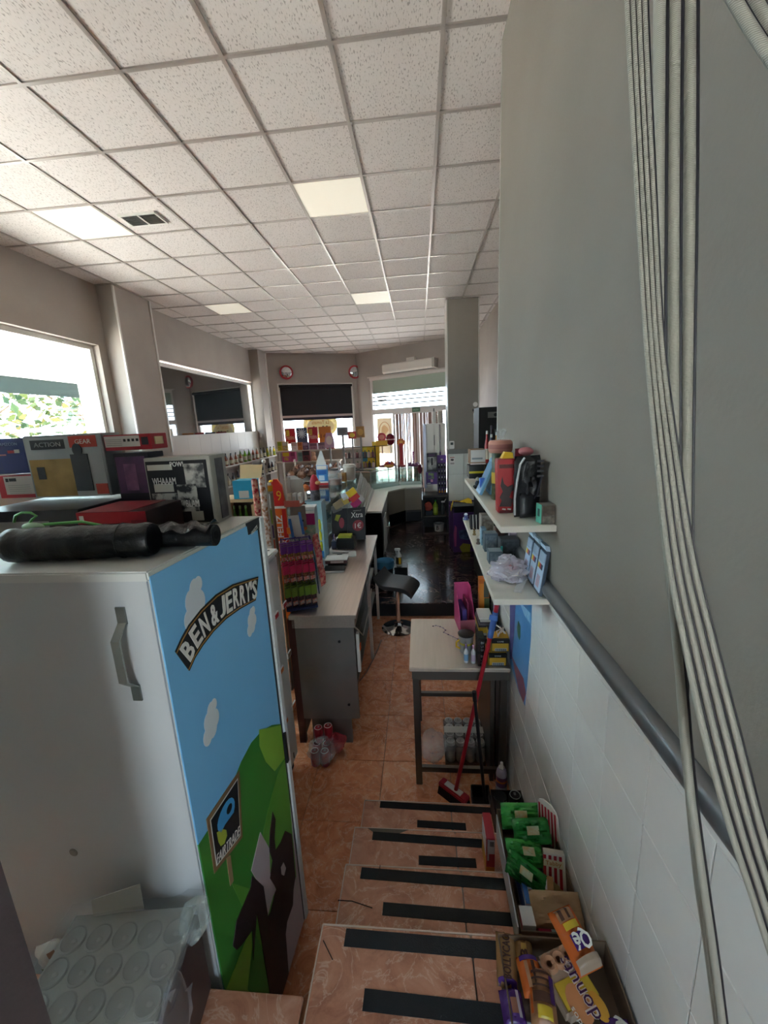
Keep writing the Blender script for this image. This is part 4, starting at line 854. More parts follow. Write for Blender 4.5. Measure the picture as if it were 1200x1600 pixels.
# ---------------------------------------------------------------- things on and around the steel table
TZ = .851
t = thing('file_holder', 'pink cardboard file holder standing on the steel table', 'file holder', (.283, 2.69, TZ), .10)
pk = M('#cf4f86', .5); pk2 = M('#e58aa5', .5)
for x in (-.05, .05):
    MB().prism([(-.11, 0), (.11, 0), (.11, .29), (.03, .29), (-.11, .10)], -.0015, .0015, Fr((x, 0, 0), (0, 1, 0), (0, 0, 1))).build('side_panel', pk, t)
MB().box(-.05, .05, -.112, -.109, 0, .10).build('front_panel', pk2, t); MB().box(-.05, .05, .108, .111, 0, .29).build('back_panel', pk, t); MB().box(-.05, .05, -.11, .11, 0, .003).build('base', pk, t)
MB().box(-.03, .0, -.08, .10, .004, .16).build('folder', M('#4a3f86', .5), t); MB().box(.01, .02, -.06, .10, .004, .2).build('folder', M('#8a2f50', .5), t)
t = thing('lidded_cup', 'grey cup with black lid and yellow handle on table', 'cup', (.258, 2.36, TZ))
MB().lathe([(.038, 0), (.04, .004), (.046, .10), (.048, .12)], (0, 0, 0), 22).build('cup_body', M('#9d9a97', .4), t, smooth=True); MB().lathe([(0, .118), (.05, .118), (.051, .128), (.045, .131), (0, .131)], (0, 0, 0), 22).build('lid', M('#23211f', .4), t, smooth=True)
MB().lathe([(.0415, .03), (.0445, .075)], (0, 0, 0), 22).build('sleeve', M('#b7a93a', .5), t, smooth=True)
MB().tube([(-.04, -.015, .03), (-.062, -.02, .045), (-.062, -.02, .075), (-.043, -.015, .09)], .006).build('handle', YEL, t, smooth=True)
bottle('glue_bottle', 'left small white glue bottle at the front of the table', (.245, 2.24, TZ), .12, .014, M('#d6d5d3', .35), M('#8f6fa0', .4), 'small white bottles on the table', M('#7fa6c4', .5), .15, .2)
bottle('glue_bottle', 'right small white glue bottle next to the black boxes', (.287, 2.235, TZ), .12, .014, M('#d6d5d3', .35), M('#a06f8f', .4), 'small white bottles on the table', M('#c9b0c0', .5), .15, .2)
for k in range(2):
    carton('cartridge_box', ['lower', 'upper'][k]+' black lettered box stacked at the table front', 'box', .309, .352, TZ+.088*k, TZ+.087+.088*k, 2.20, .10, M('#1c1815', .4), [('F', .08, .3, .1, .9, M('#3a2a26', .5)), ('T', .1, .9, .1, .9, M('#2f3a33', .4))], [('F', 'BI', .62, .75, .4, LGR, .16), ('F', 'LX', .62, .48, .4, LGR, .16), ('F', 'GX', .62, .22, .4, LGR, .16)], group='small black boxes on the table')
    dx = .018*k
    carton('ink_box', ['lower', 'upper'][k]+' black and yellow barcode box stacked by the wall', 'box', .372+dx, .478+dx, TZ+.082*k, TZ+.081+.082*k, 2.20+.02*k, .16, M('#15140f', .4), [('F', .05, .95, .08, .68, M('#c79a28', .5)), ('F', .2, .85, .08, .3, LGR, 'barcode'), ('L', 0, 1, 0, 1, M('#d2a41f', .45)), ('T', 0, 1, .1, .6, M('#b98d28', .5))]+[('F', .24+.05*q, .265+.05*q, .11, .27, BLK, 'barcode') for q in range(12)], [('F', 'CORE', .5, .84, .35, LGR, .1)], group='black and yellow boxes by the wall')
for k in range(2):
    z = TZ+.0+.095*k
    t = carton('magazine_tray', ['lower', 'upper'][k]+' yellow fronted tray of papers behind the black boxes', 'tray', .347, .455, z, z+.030, 2.42, .20, M('#b99a32', .5), [('F', 0, 1, .0, 1, M('#c3a033', .5))], group='yellow paper trays on the table')
    for q in range(4): MB().box(-.055+.004*q, .05-.003*q, -.085, .09, .031+.0125*q, .043+.0125*q).build('paper_pad', M(['#4a4650', '#7a7682', '#55505c', '#c9c7c2'][q], .6), t)
    MB().box(-.05, .03, -.075, .06, .0815, .094).build('note_block', M('#d5d3cd', .6), t)
t = thing('charger_cable', 'tangled pale cable resting on the yellow and black boxes', 'cable', (.46, 2.29, TZ+.165)); rnd = random.Random(4)
MB().tube([(rnd.uniform(-.04, .025), rnd.uniform(-.06, .06), .004+.002*k+rnd.uniform(0, .008)) for k in range(16)], .0035, 6).build('cable', M('#c9c2b4', .5), t, smooth=True)
carton('card_stack', 'dark rainbow edged packet standing behind the yellow boxes', 'packet', .46, .495, TZ, TZ+.29, 2.55, .10, M('#2a2733', .4), [('F', .0, .3, 0, 1, M('#b07a90', .5)), ('F', .3, .5, 0, 1, M('#3c5a86', .5)), ('F', .5, .7, 0, 1, LGR)])
carton('snack_tin', 'orange and green snack packet standing at the table back corner', 'packet', .385, .455, TZ, TZ+.36, 2.68, .06, M('#c96a24', .45), [('F', .0, .5, .3, .9, M('#e08a2e', .45)), ('F', .5, 1, .1, .6, M('#56603e', .5)), ('F', .1, .6, .02, .3, M('#d8c9b8', .5)), ('F', .45, .95, .62, .95, M('#5d5f52', .5))])
t = thing('bead_chain', 'thin purple and silver bead chain lying on the table', 'chain', (.10, 2.62, TZ))
cp = [(-.04, .06, .004), (-.02, .065, .006), (.01, .05, .005), (.03, .03, .005), (.045, -.0, .005), (.03, -.03, .005), (.06, -.06, .005), (.09, -.09, .005), (.12, -.12, .005)]
MB().tube(cp, .002, 6).build('cord', M('#7b6a86', .4), t)
for k, p in enumerate(cp): MB().ell(p, (.006, .004, .004), 8, 6).build('bead', M('#b9b6bd' if k % 2 else '#5d4a68', .25, .5), t, smooth=True)
# poster on the tiled wall
po = thing('wall_poster', 'blue sea poster with torn lower tip on the tiled wall', 'poster', (0.503,2.005,1.022))
o = -V(po.location); PX = Fr(V((.5025, 0, 0))+o, (0, -1, 0), (0, 0, 1))
def pw_(q): return (-q[1], q[2])
MB().prism([pw_(q) for q in ((0.502,2.258,1.257), (0.502,1.812,1.461), (0.502,1.810,1.247), (0.502,1.844,1.017), (0.502,1.875,0.836), (0.502,1.997,0.824), (0.502,2.224,0.861))], -.001, .0006, PX).build('sheet', M('#3f86c6', .35, var=(5, '#5f9fd6', .5)), po)
MB().prism([pw_(q) for q in ((0.502,2.258,1.257), (0.502,2.120,1.320), (0.502,2.132,1.122), (0.502,2.177,0.912), (0.502,2.226,0.882))], .0004, .0012, PX).build('print', M('#54569a', .4), po)
MB().prism([pw_(q) for q in ((0.502,2.179,0.932), (0.502,2.024,0.951), (0.502,1.915,0.968), (0.502,1.858,0.916), (0.502,1.901,0.835), (0.502,1.998,0.832))], .0004, .0012, PX).build('print', M('#76557f', .4, var=(20, '#a85560', .4)), po)
g0 = pw_((0.502,2.032,1.176)); MB().prism(blob(g0[0], g0[1], .035, .05, 16, .1), .0004, .0014, PX).build('print', M('#3f7f6e', .4), po)
MB().prism([pw_(q) for q in ((0.502,2.035,1.341), (0.502,1.825,1.379), (0.502,1.819,1.326), (0.502,1.926,1.315))], .0004, .0013, PX).build('print', M('#a9d3ee', .4, var=(30, '#6fb2e0', .3)), po)
# broom and dustpan
t = thing('broom', 'red handled broom with black bristles leaning past the table', 'broom', (.16, 2.08, 0))
b0 = V((.0, .0, .07)); b1 = V((0.403,2.120,1.283))-V((.16, 2.08, 0))
MB().tube([b0, b0.lerp(b1, .5), b1], .012, 12).build('handle', M('#a8202c', .35), t, smooth=True)
MB().tube([b0.lerp(b1, .84), b0.lerp(b1, .965)], .0165, 12).build('blue_tape', M('#3f5f96', .5), t)
rb = b0.lerp(b1, .95); MB().hexa([rb+V(q) for q in ((-.035, -.016, -.02), (.01, -.018, -.03), (.01, -.012, -.03), (-.035, -.010, -.02), (-.03, -.016, .01), (.012, -.018, .0), (.012, -.012, .0), (-.03, -.010, .01))]).build('tape_end', M('#4a74b5', .5), t)
hv = V((.122, -.107, 0)).normalized(); hb_ = V((-.03, .025, .0))
HF = Fr((-.010, .010, .0), hv, (0, 0, 1))
MB().fbox(HF, -.10, .10, .05, .08, -.028, .028).build('head_block', M('#b02833', .4), t, bevel=.006)
MB().fbox(HF, -.06, .06, .078, .084, -.018, .018).build('head_label', M('#c9c4c0', .5), t)
br = MB(); rnd = random.Random(9)
for i in range(16):
    for j in range(5):
        a = -.095+.19*i/15; c = -.02+.01*j; br.hexa([HF(a-.006, 0, c*1.6+.004), HF(a+.006, 0, c*1.6+.004), HF(a+.006, 0, c*1.6-.004), HF(a-.006, 0, c*1.6-.004), HF(a-.004, .052, c+.003), HF(a+.004, .052, c+.003), HF(a+.004, .052, c-.003), HF(a-.004, .052, c-.003)])
o = br.build('bristles', M('#161414', .8), t); o['kind'] = 'stuff'
t = thing('dustpan', 'black long handled dustpan standing beside the red broom', 'dustpan', (.33, 2.03, 0))
MB().hexa([(-.08, -.10, .0), (.035, -.10, .0), (.035, .08, .0), (-.07, .08, .0), (-.08, -.10, .003), (.035, -.10, .003), (.035, .08, .006), (-.07, .08, .006)]).build('pan', BLACKP, t)
MB().box(-.07, .035, .075, .085, .003, .09).build('back_wall', BLACKP, t)
for x in (-.075, .03): MB().hexa([(x, -.09, .002), (x+.006, -.09, .002), (x+.006, .08, .002), (x, .08, .002), (x, -.09, .01), (x+.006, -.09, .01), (x+.006, .08, .09), (x, .08, .09)]).build('side_wall', BLACKP, t)
h1_ = V((0.269,2.050,0.778))-V((.33, 2.03, 0))
MB().tube([(.0, .0, .06), V((.0, .0, .06)).lerp(h1_, .6), h1_], .010, 10).build('handle', M('#1a1719', .4), t, smooth=True)
MB().tube([V((.0, .0, .06)).lerp(h1_, .93), h1_+V((0, 0, .01))], .013, 10).build('grip', BLACKP, t, smooth=True)
# can tray under the table
t = thing('can_pack', 'tray pack of white lidded cans on the floor under table', 'cans', (.255, 2.44, 0))
MB().box(-.14, .13, -.10, .16, .0, .02).build('tray', BROWNB, t)
for i in range(4):
    for j in range(4):
        can(None, '', '', '', (-.102+.066*i, -.065+.064*j, .02), .031, .155, M('#8d8a8a', .35, .3, var=(20, '#b7b2ae', .4)), parent=t)
MB().box(-.14, .13, .0, .06, .176, .1775).build('carton_sheet', M('#cfccc4', .6), t)
sl = MB(); crumple((-.22, .0, .07), (.09, .13, .07), 16, 10, .12, 7).build('shrink_film', FILM, t)
MB().box(-.142, .132, -.102, .162, .15, .1505).build('shrink_film', FILM, t)
# spray can, carton of cans on the lowest step
t = thing('spray_can', 'lilac aerosol can with white nozzle beside the table leg', 'spray can', (.415, 1.99, 0))
MB().lathe([(.03, .0), (.031, .006), (.031, .30), (.026, .325), (.014, .338)], (0, 0, 0), 20).build('can_body', M('#a9a5bd', .3, .2), t, smooth=True)
MB().lathe([(.0313, .23), (.0313, .295)], (0, 0, 0), 20).build('label_band', M('#6a3f72', .4), t, smooth=True); MB().lathe([(.0314, .26), (.0314, .27)], (0, 0, 0), 20).build('label_line', ORG, t, smooth=True)
MB().lathe([(.014, .336), (.018, .345), (.010, .352), (.008, .375), (0, .376)], (0, 0, 0), 14).build('nozzle', WHT, t, smooth=True)
t = open_box('can_carton', 'dark open carton holding silver topped cans on lowest step', 'carton', .335, .497, 1.645, 1.885, .176, .30, M('#2b1718', .6))
for i, (x, y) in enumerate(((.048, .085), (.048, .010))):
    can(None, 'drink_can', ['silver topped can in the dark carton nearer the spray can', 'silver topped can in the dark carton nearer the green bags'][i], 'can', (.416+x-.01, 1.765+y-.02, .181), .033, .15, M('#2a2226', .35, .4), 'cans in the dark carton')
for (x, y) in ((-.035, .085), (-.035, .02), (-.035, -.055)): MB().lathe([(.030, .112), (.034, .112), (.034, .12), (.030, .12)], (x, y, 0), 18).build('ring_holder', BLACKP, t, smooth=True)
MB().box(-.078, -.002, -.115, .115, .104, .112).build('divider', M('#1d1112', .7), t)
for (x, y) in ((-.035, .02), (-.035, -.055)): MB().cyl((x, y, .112), (x, y, .1125), .029, n=18).build('opening', M('#9a6b52', .6), t)
# brown box with snacks on the middle steps
open_box('cardboard_box', 'long brown cardboard box of snacks on the middle steps', 'box', .285, .497, 1.025, 1.455, .526, .655, BROWNB, group='brown boxes on the stairs')
BZ = .532
c = MB().hexa([(.279, 1.03, .545), (.2835, 1.03, .545), (.2835, 1.42, .545), (.279, 1.42, .545), (.274, 1.03, .665), (.2785, 1.03, .665), (.2815, 1.42, .665), (.277, 1.42, .665)]).build('card_sheet', M('#b9c0c8', .5), None); tag(c, 'white card sheet leaning along the brown snack box', 'card')
t = carton('cookie_packet', 'red and yellow packet with barcode beside the brown snack box', 'packet', .235, .270, .351, .56, 1.40, .12, M('#a32a34', .45), [('F', .0, 1, .0, .28, M('#d8862c', .45)), ('F', .3, .95, .62, .97, M('#cfd2da', .5)), ('F', .1, .3, .45, .98, M('#cdd0d8', .5)), ('L', .05, .95, .05, .4, M('#c99b2a', .5)), ('L', .1, .9, .5, .95, M('#c9ccd4', .5))]+[('F', .4+.06*q, .43+.06*q, .82, .94, BLK, 'barcode') for q in range(8)])
gb = M('#17602a', .18, bump=(40, .5), var=(9, '#3a9844', .4)); gb2 = M('#1f7a34', .18, bump=(40, .5), var=(9, '#56ae50', .4)); nut = M('#b08a4a', .5, var=(30, '#7c5a2a', .4))
for k, (p, u, v, w_, h_, lb) in enumerate((
    (V((.37, 1.40, .685)), (1, -.05, .1), (.05, .75, .6), .15, .09, 'topmost green shiny snack bag at the back of the brown box'),
    (V((.395, 1.325, .70)), (1, .02, .08), (0, .75, .6), .14, .085, 'green snack bag with bright seam just below the topmost bag'),
    (V((.355, 1.26, .675)), (.95, .1, -.2), (-.05, .8, .5), .14, .08, 'green snack bag in the middle of the brown box'),
    (V((.34, 1.19, .67)), (.8, -.5, -.2), (.35, .7, .55), .14, .075, 'lowest green snack bag slanting toward the steps'))):
    pouch('snack_bag', lb, 'snack bag', Fr(p, u, v), w_, h_, .048, gb if k % 2 else gb2, [(-.3, .35, -.3, .35, M('#a9bfa0', .3, var=(30, '#b08a4a', .3)))], group='green snack bags in the brown box', seal=.16, seed=30+k, crinkle=.3, base=(p.x, p.y, .60))
stripe = M('#b01e2c', .45); cream = M('#d9d2c6', .5)
def popcorn(label, loc, w, h, rz, lean, round_top):
    t = thing('popcorn_carton', label, 'popcorn carton', loc, rz, 'striped popcorn cartons'); f = Fr((0, 0, 0), (1, 0, 0), (0, math.sin(lean), math.cos(lean)))
    top = [(w/2, h*.8), (w*.42, h*.92), (w*.2, h), (-w*.2, h), (-w*.42, h*.92), (-w/2, h*.8)] if round_top else [(w/2, h), (-w*.40, h)]
    MB().prism([(-w*.5, 0), (w*.55, 0)]+top, -.03 if not round_top else -.004, 0, f).build('carton', cream, t)
    for k in range(4 if not round_top else 6):
        n = 4 if not round_top else 6; a0 = -w*.47+w*.98*k/n; b0 = a0+w*.98/n*.5; kk = .96
        MB().prism([(a0, .002), (b0, .002), (b0*.93+.001, h*(kk if not round_top else .86)), (a0*.93, h*(kk if not round_top else .86))], -.001, .0012, f).build('red_stripe', stripe, t)
    if not round_top:
        MB().prism([(-w*.44, h*.73), (w*.42, h*.70), (w*.44, h*.86), (-w*.42, h*.88)], .0008, .002, f).build('name_plate', M('#d8c9a4', .5), t)
        text('Tabby', f.at(0, h*.79, .002), w*.7, M('#b9701f', .5), t, height=h*.11)
        for k, (x, y, r) in enumerate(((-.02, .03, .016), (.0, .045, .018), (.02, .03, .015), (.005, .022, .016))): MB().prism(blob(x, y, r, r, 12, .15, k), .0008, .0022+.0003*k, f).build('popcorn_print', M('#cdb079', .5), t)
    return t
popcorn('rounded striped popcorn card standing against the white tiles', (.476, 1.36, .60), .09, .22, -.9, -.12, True)
popcorn('striped popcorn carton with name plate in the brown box', (.445, 1.185, .555), .08, .155, -.12, .38, False)
carton('pie_box', 'blue and white window box standing inside the brown box', 'box', .320, .352, BZ, BZ+.13, 1.10, .16, M('#c9d3df', .4), [('T', 0, .5, 0, 1, M('#2f62a8', .4)), ('L', .1, .9, .3, .8, M('#2f62a8', .4))])
pouch('bun_packet', 'clear packet of round brown buns beside the blue box', 'packet', Fr((.385, 1.16, .62), (.9, -.2, .0), (.2, .8, .3)), .09, .12, .04, M('#a8764c', .2, var=(12, '#c99a6c', .4)), [(-.5, .5, .2, .7, M('#d8d0cc', .3))], seed=41, base=(.385, 1.16, .56))
pouch('paper_bread_bag', 'beige paper bread bag lying across the brown box', 'bread bag', Fr((.415, 1.085, .665), (1, -.02, .02), (0, .85, .5)), .165, .095, .065, M('#b0906a', .5, bump=(25, .4)), [], seed=42, base=(.415, 1.085, .60))
carton('milk_carton', 'small white and red carton at the box near corner', 'carton', .292, .335, BZ, BZ+.135, 1.035, .055, M('#b02a34', .4), [('T', 0, 1, 0, 1, M('#c3c4c4', .4)), ('F', 0, 1, .6, 1, M('#c3c4c4', .4))])
carton('milk_carton', 'crimson carton with white lettering in the box near end', 'carton', .345, .40, BZ, BZ+.11, 1.035, .05, M('#b22546', .4), [('T', .75, 1, 0, 1, LGR)], [('F', 'Soft', .5, .8, .7, WHT, .2), ('T', 'Soft', .4, .5, .6, WHT)])
# near brown box of pastries on the landing
open_box('cardboard_box', 'near brown cardboard box full of wrapped pastries on the landing', 'box', .190, .497, .38, .925, .701, .80, M('#5f4d3d', .85, var=(6, '#6d5a47', .4)), group='brown boxes on the stairs')
LZ = .712
gold_ = M('#b08a5a', .22, var=(14, '#7d5a3a', .5)); choc = M('#4a2a1c', .5); pur = M('#4b2a72', .25); org = M('#c2622a', .25); tan = M('#b08058', .4, var=(12, '#8a5a38', .4))
def bar_bag(label, a, b, w_, t_, mat, patches, texts=(), seed=1, group='wrapped pastries in the near box'):
    a = V(a); b = V(b); v = b-a; u = v.cross(V((0, 0, 1))).normalized()
    return pouch('pastry_packet', label, 'pastry', Fr((a+b)/2, u, v), w_, v.length, t_, mat, patches, texts, group, .09, .08, seed, base=((a.x+b.x)/2, (a.y+b.y)/2, min(a.z, b.z)-t_/2))
gt = bar_bag('long gold chocolate bun packet along the box edge', (0.197,0.818,0.775), (0.215,0.943,0.775), .055, .04, gold_, [(-.9, .9, -.98, -.8, pur)], [('BOLLYCAO', .0, -.12, .10, PI/2, choc, .022)], 51)
bar_bag('purple pastry packet at the lower edge of the box', (0.204,0.741,0.775), (0.201,0.815,0.775), .06, .045, pur, [(-.2, .6, -.5, .3, M('#8a5a48', .4)), (.35, .6, -.7, .7, M('#b9b4c0', .3))], [], 52)
bar_bag('short gold packet tucked between the gold and striped packets', (0.252,0.857,0.770), (0.266,0.942,0.770), .05, .035, gold_, [(-.3, .3, -.1, .3, M('#c9a24a', .4))], [('B', 0, -.3, .02, PI/2, choc, .02)], 53)
bar_bag('orange and purple striped croissant packet in the box middle', (0.265,0.793,0.795), (0.260,0.877,0.795), .06, .045, org, [(-.8, .8, .55, .95, pur), (-.5, -.2, -.8, .5, tan), (.1, .4, -.8, .5, choc)], [], 54)
bar_bag('chocolate drizzled croissant packet with yellow print at box bottom', (0.270,0.731,0.800), (0.289,0.849,0.800), .065, .05, tan, [(-.8, .8, .62, .72, choc), (-.8, .8, .4, .48, choc), (-.8, .8, .16, .24, choc), (-.75, .75, -.35, .0, choc), (-.5, .6, -.85, -.45, M('#c9b02a', .4)), (.55, .9, -.3, .6, pur), (-.95, -.8, -.7, .7, org)], [], 55)
bar_bag('dark chocolate packet deep between the pastry packets', (0.241,0.749,0.765), (0.246,0.820,0.765), .05, .035, M('#2a1a16', .3), [], [], 56)
t = thing('donut_tray', 'clear tray of donuts with yellow label and purple lettering', 'donuts', (0.365,0.845,0.780))
o = -V(t.location); da = V((0.335,0.895,0.810)); db = V((0.383,0.778,0.810)); vv = (da-db); f = Fr((da+db)/2+o, vv.cross(V((0, 0, 1))), vv); H = vv.length
MB().fbox(f, -.052, .052, -H/2, H/2, -.045, -.002).build('tray', M('#c9b9a8', .15, var=(9, '#a98a70', .4)), t, bevel=.008)
MB().fbox(f, -.05, .05, -H/2+.004, -H*.02, -.002, .002).build('label', M('#d2b23a', .35), t, bevel=.002)
MB().prism(blob(-.012, -.055, .028, .04, 16), .0018, .003, f).build('label_print', M('#c98a5c', .4), t)
MB().prism(blob(.03, -.075, .018, .03, 16), .0018, .0032, f).build('label_print', M('#d9a03a', .4), t)
for k in range(3): MB().lathe([(.008, .0), (.016, .006), (.024, .0)], f(-.03+.03*k, H*.28, .0), 14).build('donut', M('#b98a68', .4), t, smooth=True)
for (s_, mt, dz, bl) in (('donuts', M('#e3d6cf', .4), .0035, .05), ('donuts', M('#4a2350', .4), .0045, .0)):
    text(s_, f.at(.008, -.03, dz).turn(PI/2), .128, mt, t, height=.034, bold=bl)
text('eidos', f.at(-.037, -.08, .0045).turn(PI/2), .05, WHT, t, height=.012)
bar_bag('orange and purple croissant roll packet leaning on the white tiles', (0.408,0.811,0.870), (0.361,0.931,0.900), .075, .055, org, [(-.7, .5, .45, .92, tan), (-.55, -.3, .5, .9, choc), (.0, .2, .5, .9, choc), (-.6, .5, .18, .42, M('#c9a92a', .35)), (-.55, .75, -.45, .05, pur), (-.9, .9, -.98, -.62, M('#a8917c', .25))], [('Q', .42, -.2, .030, PI-.2, WHT, .042), ('é', -.28, -.2, .020, PI-.2, WHT, .036)], 57)
bar_bag('purple pastry packet end against the tiles at the box corner', (0.450,0.688,0.790), (0.448,0.769,0.790), .07, .05, pur, [(-.6, .2, -.5, .4, M('#8a6a5a', .4))], [('Q', .2, .2, .04, PI-.2, LGR, .04)], 58)
# can pack and wrapped goods on the left landing
t = thing('shrink_wrapped_cans', 'big shrink wrapped tray of cans on the landing by the freezer', 'cans', (-.80, .66, .701), .12)
MB().box(-.165, .165, -.09, .135, 0, .30).build('stack', M('#6f6a66', .4, .2, var=(8, '#8a8480', .4)), t, bevel=.01)
cs = M('#8f8c83', .6); MB().box(-.165, .165, -.09, .135, .30, .306).build('card_sheet', cs, t, bevel=.002)
for i in range(5):
    for j in range(3):
        x, y = -.132+.066*i, -.055+.066*j; MB().lathe([(.031, .306), (.031, .3085), (.027, .310), (.024, .3075), (0, .3075)], (x, y, 0), 18).build('can_rim', M('#84817a', .5), t, smooth=True); MB().ell((x+.006, y-.004, .3085), (.008, .006, .002), 10, 5).build('tab_bump', M('#8d8a82', .5), t, smooth=True)
fm = MB(); nx, ny = 16, 14; rnd = random.Random(21)
fm.add([(-.185+.37*i/nx, -.105+.26*j/ny, .318+rnd.uniform(-.004, .006)+(.02 if (i > 13 and j > 11) else 0)) for j in range(ny+1) for i in range(nx+1)], [(j*(nx+1)+i, j*(nx+1)+i+1, (j+1)*(nx+1)+i+1, (j+1)*(nx+1)+i) for j in range(ny) for i in range(nx)])
fm.build('shrink_film', M('#d5dde2', .1, alpha=.13), t, smooth=True)
crumple((.175, .10, .31), (.035, .05, .045), 14, 9, .2, 22).build('shrink_film', M('#d5e2dc', .1, alpha=.25), t); crumple((.17, -.05, .18), (.012, .08, .13), 14, 10, .25, 23).build('shrink_film', M('#d5dde2', .1, alpha=.22), t)
MB().box(.166, .1665, -.08, .13, .01, .29).build('side_print', M('#58484a', .4, .2), t)
MB().hexa([(-.11, .125, .31), (.02, .135, .31), (.02, .137, .31), (-.11, .127, .31), (-.11, .13, .36), (.02, .14, .39), (.02, .142, .39), (-.11, .132, .36)]).build('paper_flap', M('#b3b0a6', .7), t)
t = thing('bottle_pack', 'white capped bottle pack in film at the lower corner', 'bottles', (-.755, .505, .701), .1)
MB().lathe([(.035, 0), (.037, .01), (.037, .22), (.03, .26), (.022, .27), (.022, .29), (0, .29)], (0, 0, 0), 18).build('bottle', M('#c2c6c4', .3), t, smooth=True); MB().lathe([(.0375, .12), (.0375, .20)], (0, 0, 0), 18).build('label', M('#24463a', .4), t, smooth=True)
crumple((0, 0, .18), (.045, .042, .14), 14, 10, .1, 25).build('film', M('#d5dde2', .1, alpha=.25), t)
pouch('chip_packet', 'white and olive packet squeezed beside the freezer base', 'packet', Fr((-1.117,0.800,0.781), (.9, 0, .4), (-.4, .1, .9)), .1, .12, .04, M('#b9b8b0', .35), [(-.7, .5, -.7, .1, M('#6a6a2a', .4)), (.4, .8, .5, .8, M('#8a5a34', .4))], seed=61, base=((-1.117,0.800,0.781)[0], .80, .87))
# red can pack on the floor by the counter
t = thing('red_can_pack', 'torn film pack of red cans on floor by the counter end', 'cans', (-.735, 2.36, 0))
for i, (x, y, z) in enumerate(((-.045, .03, 0), (.025, .03, 0), (-.045, -.04, 0), (.025, -.04, 0), (-.03, .04, .118), (.035, .06, .118))):
    can(None, '', '', '', (x, y, z), .031, .115, M('#8f1f2b', .3, .3), parent=t)
crumple((.0, .0, .09), (.10, .10, .09), 16, 10, .15, 27).build('film', FILM, t); crumple((.09, .05, .10), (.07, .05, .07), 12, 8, .3, 28).build('red_film', M('#a8303c', .25, alpha=.6), t)
# ---------------------------------------------------------------- rear windows, blind, door, air curtain
t = thing('roller_blind', 'black roller blind half covering the rear window', 'blind', tuple(FA(1.1, 0, .02)))
o = -V(t.location); F_ = Fr(FA.o+o, FA.u, FA.v)
MB().fbox(F_, .12, 2.14, 2.63, 3.40, .012, .018).build('fabric', M('#151316', .7), t)
MB().tube([F_(.10, 3.43, .03), F_(2.16, 3.43, .03)], .035, 12).build('roller', M('#1a181b', .6), t, smooth=True)
MB().fbox(F_, .11, 2.15, 2.575, 2.635, .008, .03).build('bottom_bar', M('#b9aba6', .4), t, bevel=.004)
MB().fbox(F_, .12, 2.14, 2.50, 2.575, .012, .018).build('fabric_hem', M('#2a2430', .7), t)
MB().tube([F_(2.17, 3.4, .04), F_(2.17, 2.3, .04)], .006, 6).build('pull_cord', M('#c9c4bf', .5), t)
st = thing('window_sign', 'yellow oval shop sign stuck on the rear window pane', 'sign', tuple(FA(1.18, 2.2, -.07)))
o = -V(st.location); F_ = Fr(FA.o+o, FA.u, FA.v)
MB().prism(blob(1.18, 2.36, .50, .40, 28), -.074, -.070, F_).build('oval', M('#e8d233', .5, alpha=.85), st)
MB().prism(blob(1.18, 2.30, .40, .22, 28), -.0705, -.069, F_).build('oval_inner', M('#f4ecb0', .5), st)
text('La Tomata', Fr(F_(1.18, 2.42, -.067), -FA.u, FA.v), .5, M('#c98a1f', .5), st, height=.10)
for k, x in enumerate((.98, 1.25, 1.36)): MB().prism(blob(x, 2.30, .03, .02, 8), -.069, -.067, F_).build('leaf_print', M('#4a5a4a', .5), st)
mir = M('#cfd4d6', .04, 1.0); mred = M('#a8323a', .4)
for u_, z_, lb in ((.335, 3.79, 'round red rimmed convex mirror above the blind, left end'), (2.27, 3.79, 'round red rimmed convex mirror above the wall corner')):
    t = thing('convex_mirror', lb, 'mirror', tuple(FA(u_, z_, .02)), math.atan2(FA.u.y, FA.u.x), 'convex security mirrors')
    MB().lathe([(.165, .0), (.185, .0), (.185, .03), (.165, .04)], (0, 0, 0), 28, 'Y').build('rim', mred, t, smooth=True)
    MB().lathe([(.168, .02), (.14, .04), (.10, .058), (.05, .068), (0, .072)], (0, 0, 0), 28, 'Y').build('mirror_dome', mir, t, smooth=True)
    MB().cyl((0, 0, 0), (0, .02, 0), .03).build('bracket', BLACKP, t)
# door wall
d = MB(); white = M('#d9d2cc', .4)
dr = struct(MB().fbox(FB, D0, D1, 3.50, 3.57, -.12, .03).build('door_1', white))
for u0, u1, z0, z1 in ((D0, D0+.05, 0, 3.5), (D0, D1, 2.56, 2.70), (1.20, 1.27, 0, 2.56), (1.965, 2.045, 0, 2.56), (2.66, 2.74, 0, 2.56), (D1-.06, D1, 0, 3.5)):
    MB().fbox(FB, u0, u1, z0, z1, -.10, .0).build('frame', white, dr)
MB().fbox(FB, D0+.05, D1-.06, 3.14, 3.50, -.09, -.06).build('frosted_panel', M('#a9b5a4', .6), dr)
MB().fbox(FB, D0+.05, D1-.06, 2.70, 3.14, -.075, -.070).build('transom_pane', PANE, dr)
for k in range(3): MB().fbox(FB, D0+.05, D1-.06, 2.80+.11*k, 2.83+.11*k, -.06, -.03).build('bar', M('#5f5c55', .5), dr)
for k in range(4): MB().fbox(FB, .68, .98, 2.74+.10*k, 2.765+.10*k, -.058, -.045).build('bar', M('#8c8476', .5), dr)
for u0, u1 in ((.53, 1.2), (1.27, 1.965), (2.045, 2.66)):
    MB().fbox(FB, u0, u1, .1, 2.56, -.07, -.062).build('pane', PANE, dr)
po2 = thing('door_poster', 'backlit cream poster with round orange emblem on the door panel', 'poster', tuple(FB(.86, 1.6, -.05)))
o = -V(po2.location); F_ = Fr(FB.o+o, FB.u, FB.v)
MB().fbox(F_, .62, 1.13, 1.45, 2.45, -.055, -.05).build('sheet', M('#efd9a8', .6, alpha=.9), po2)
ring_ = MB(); n = 28
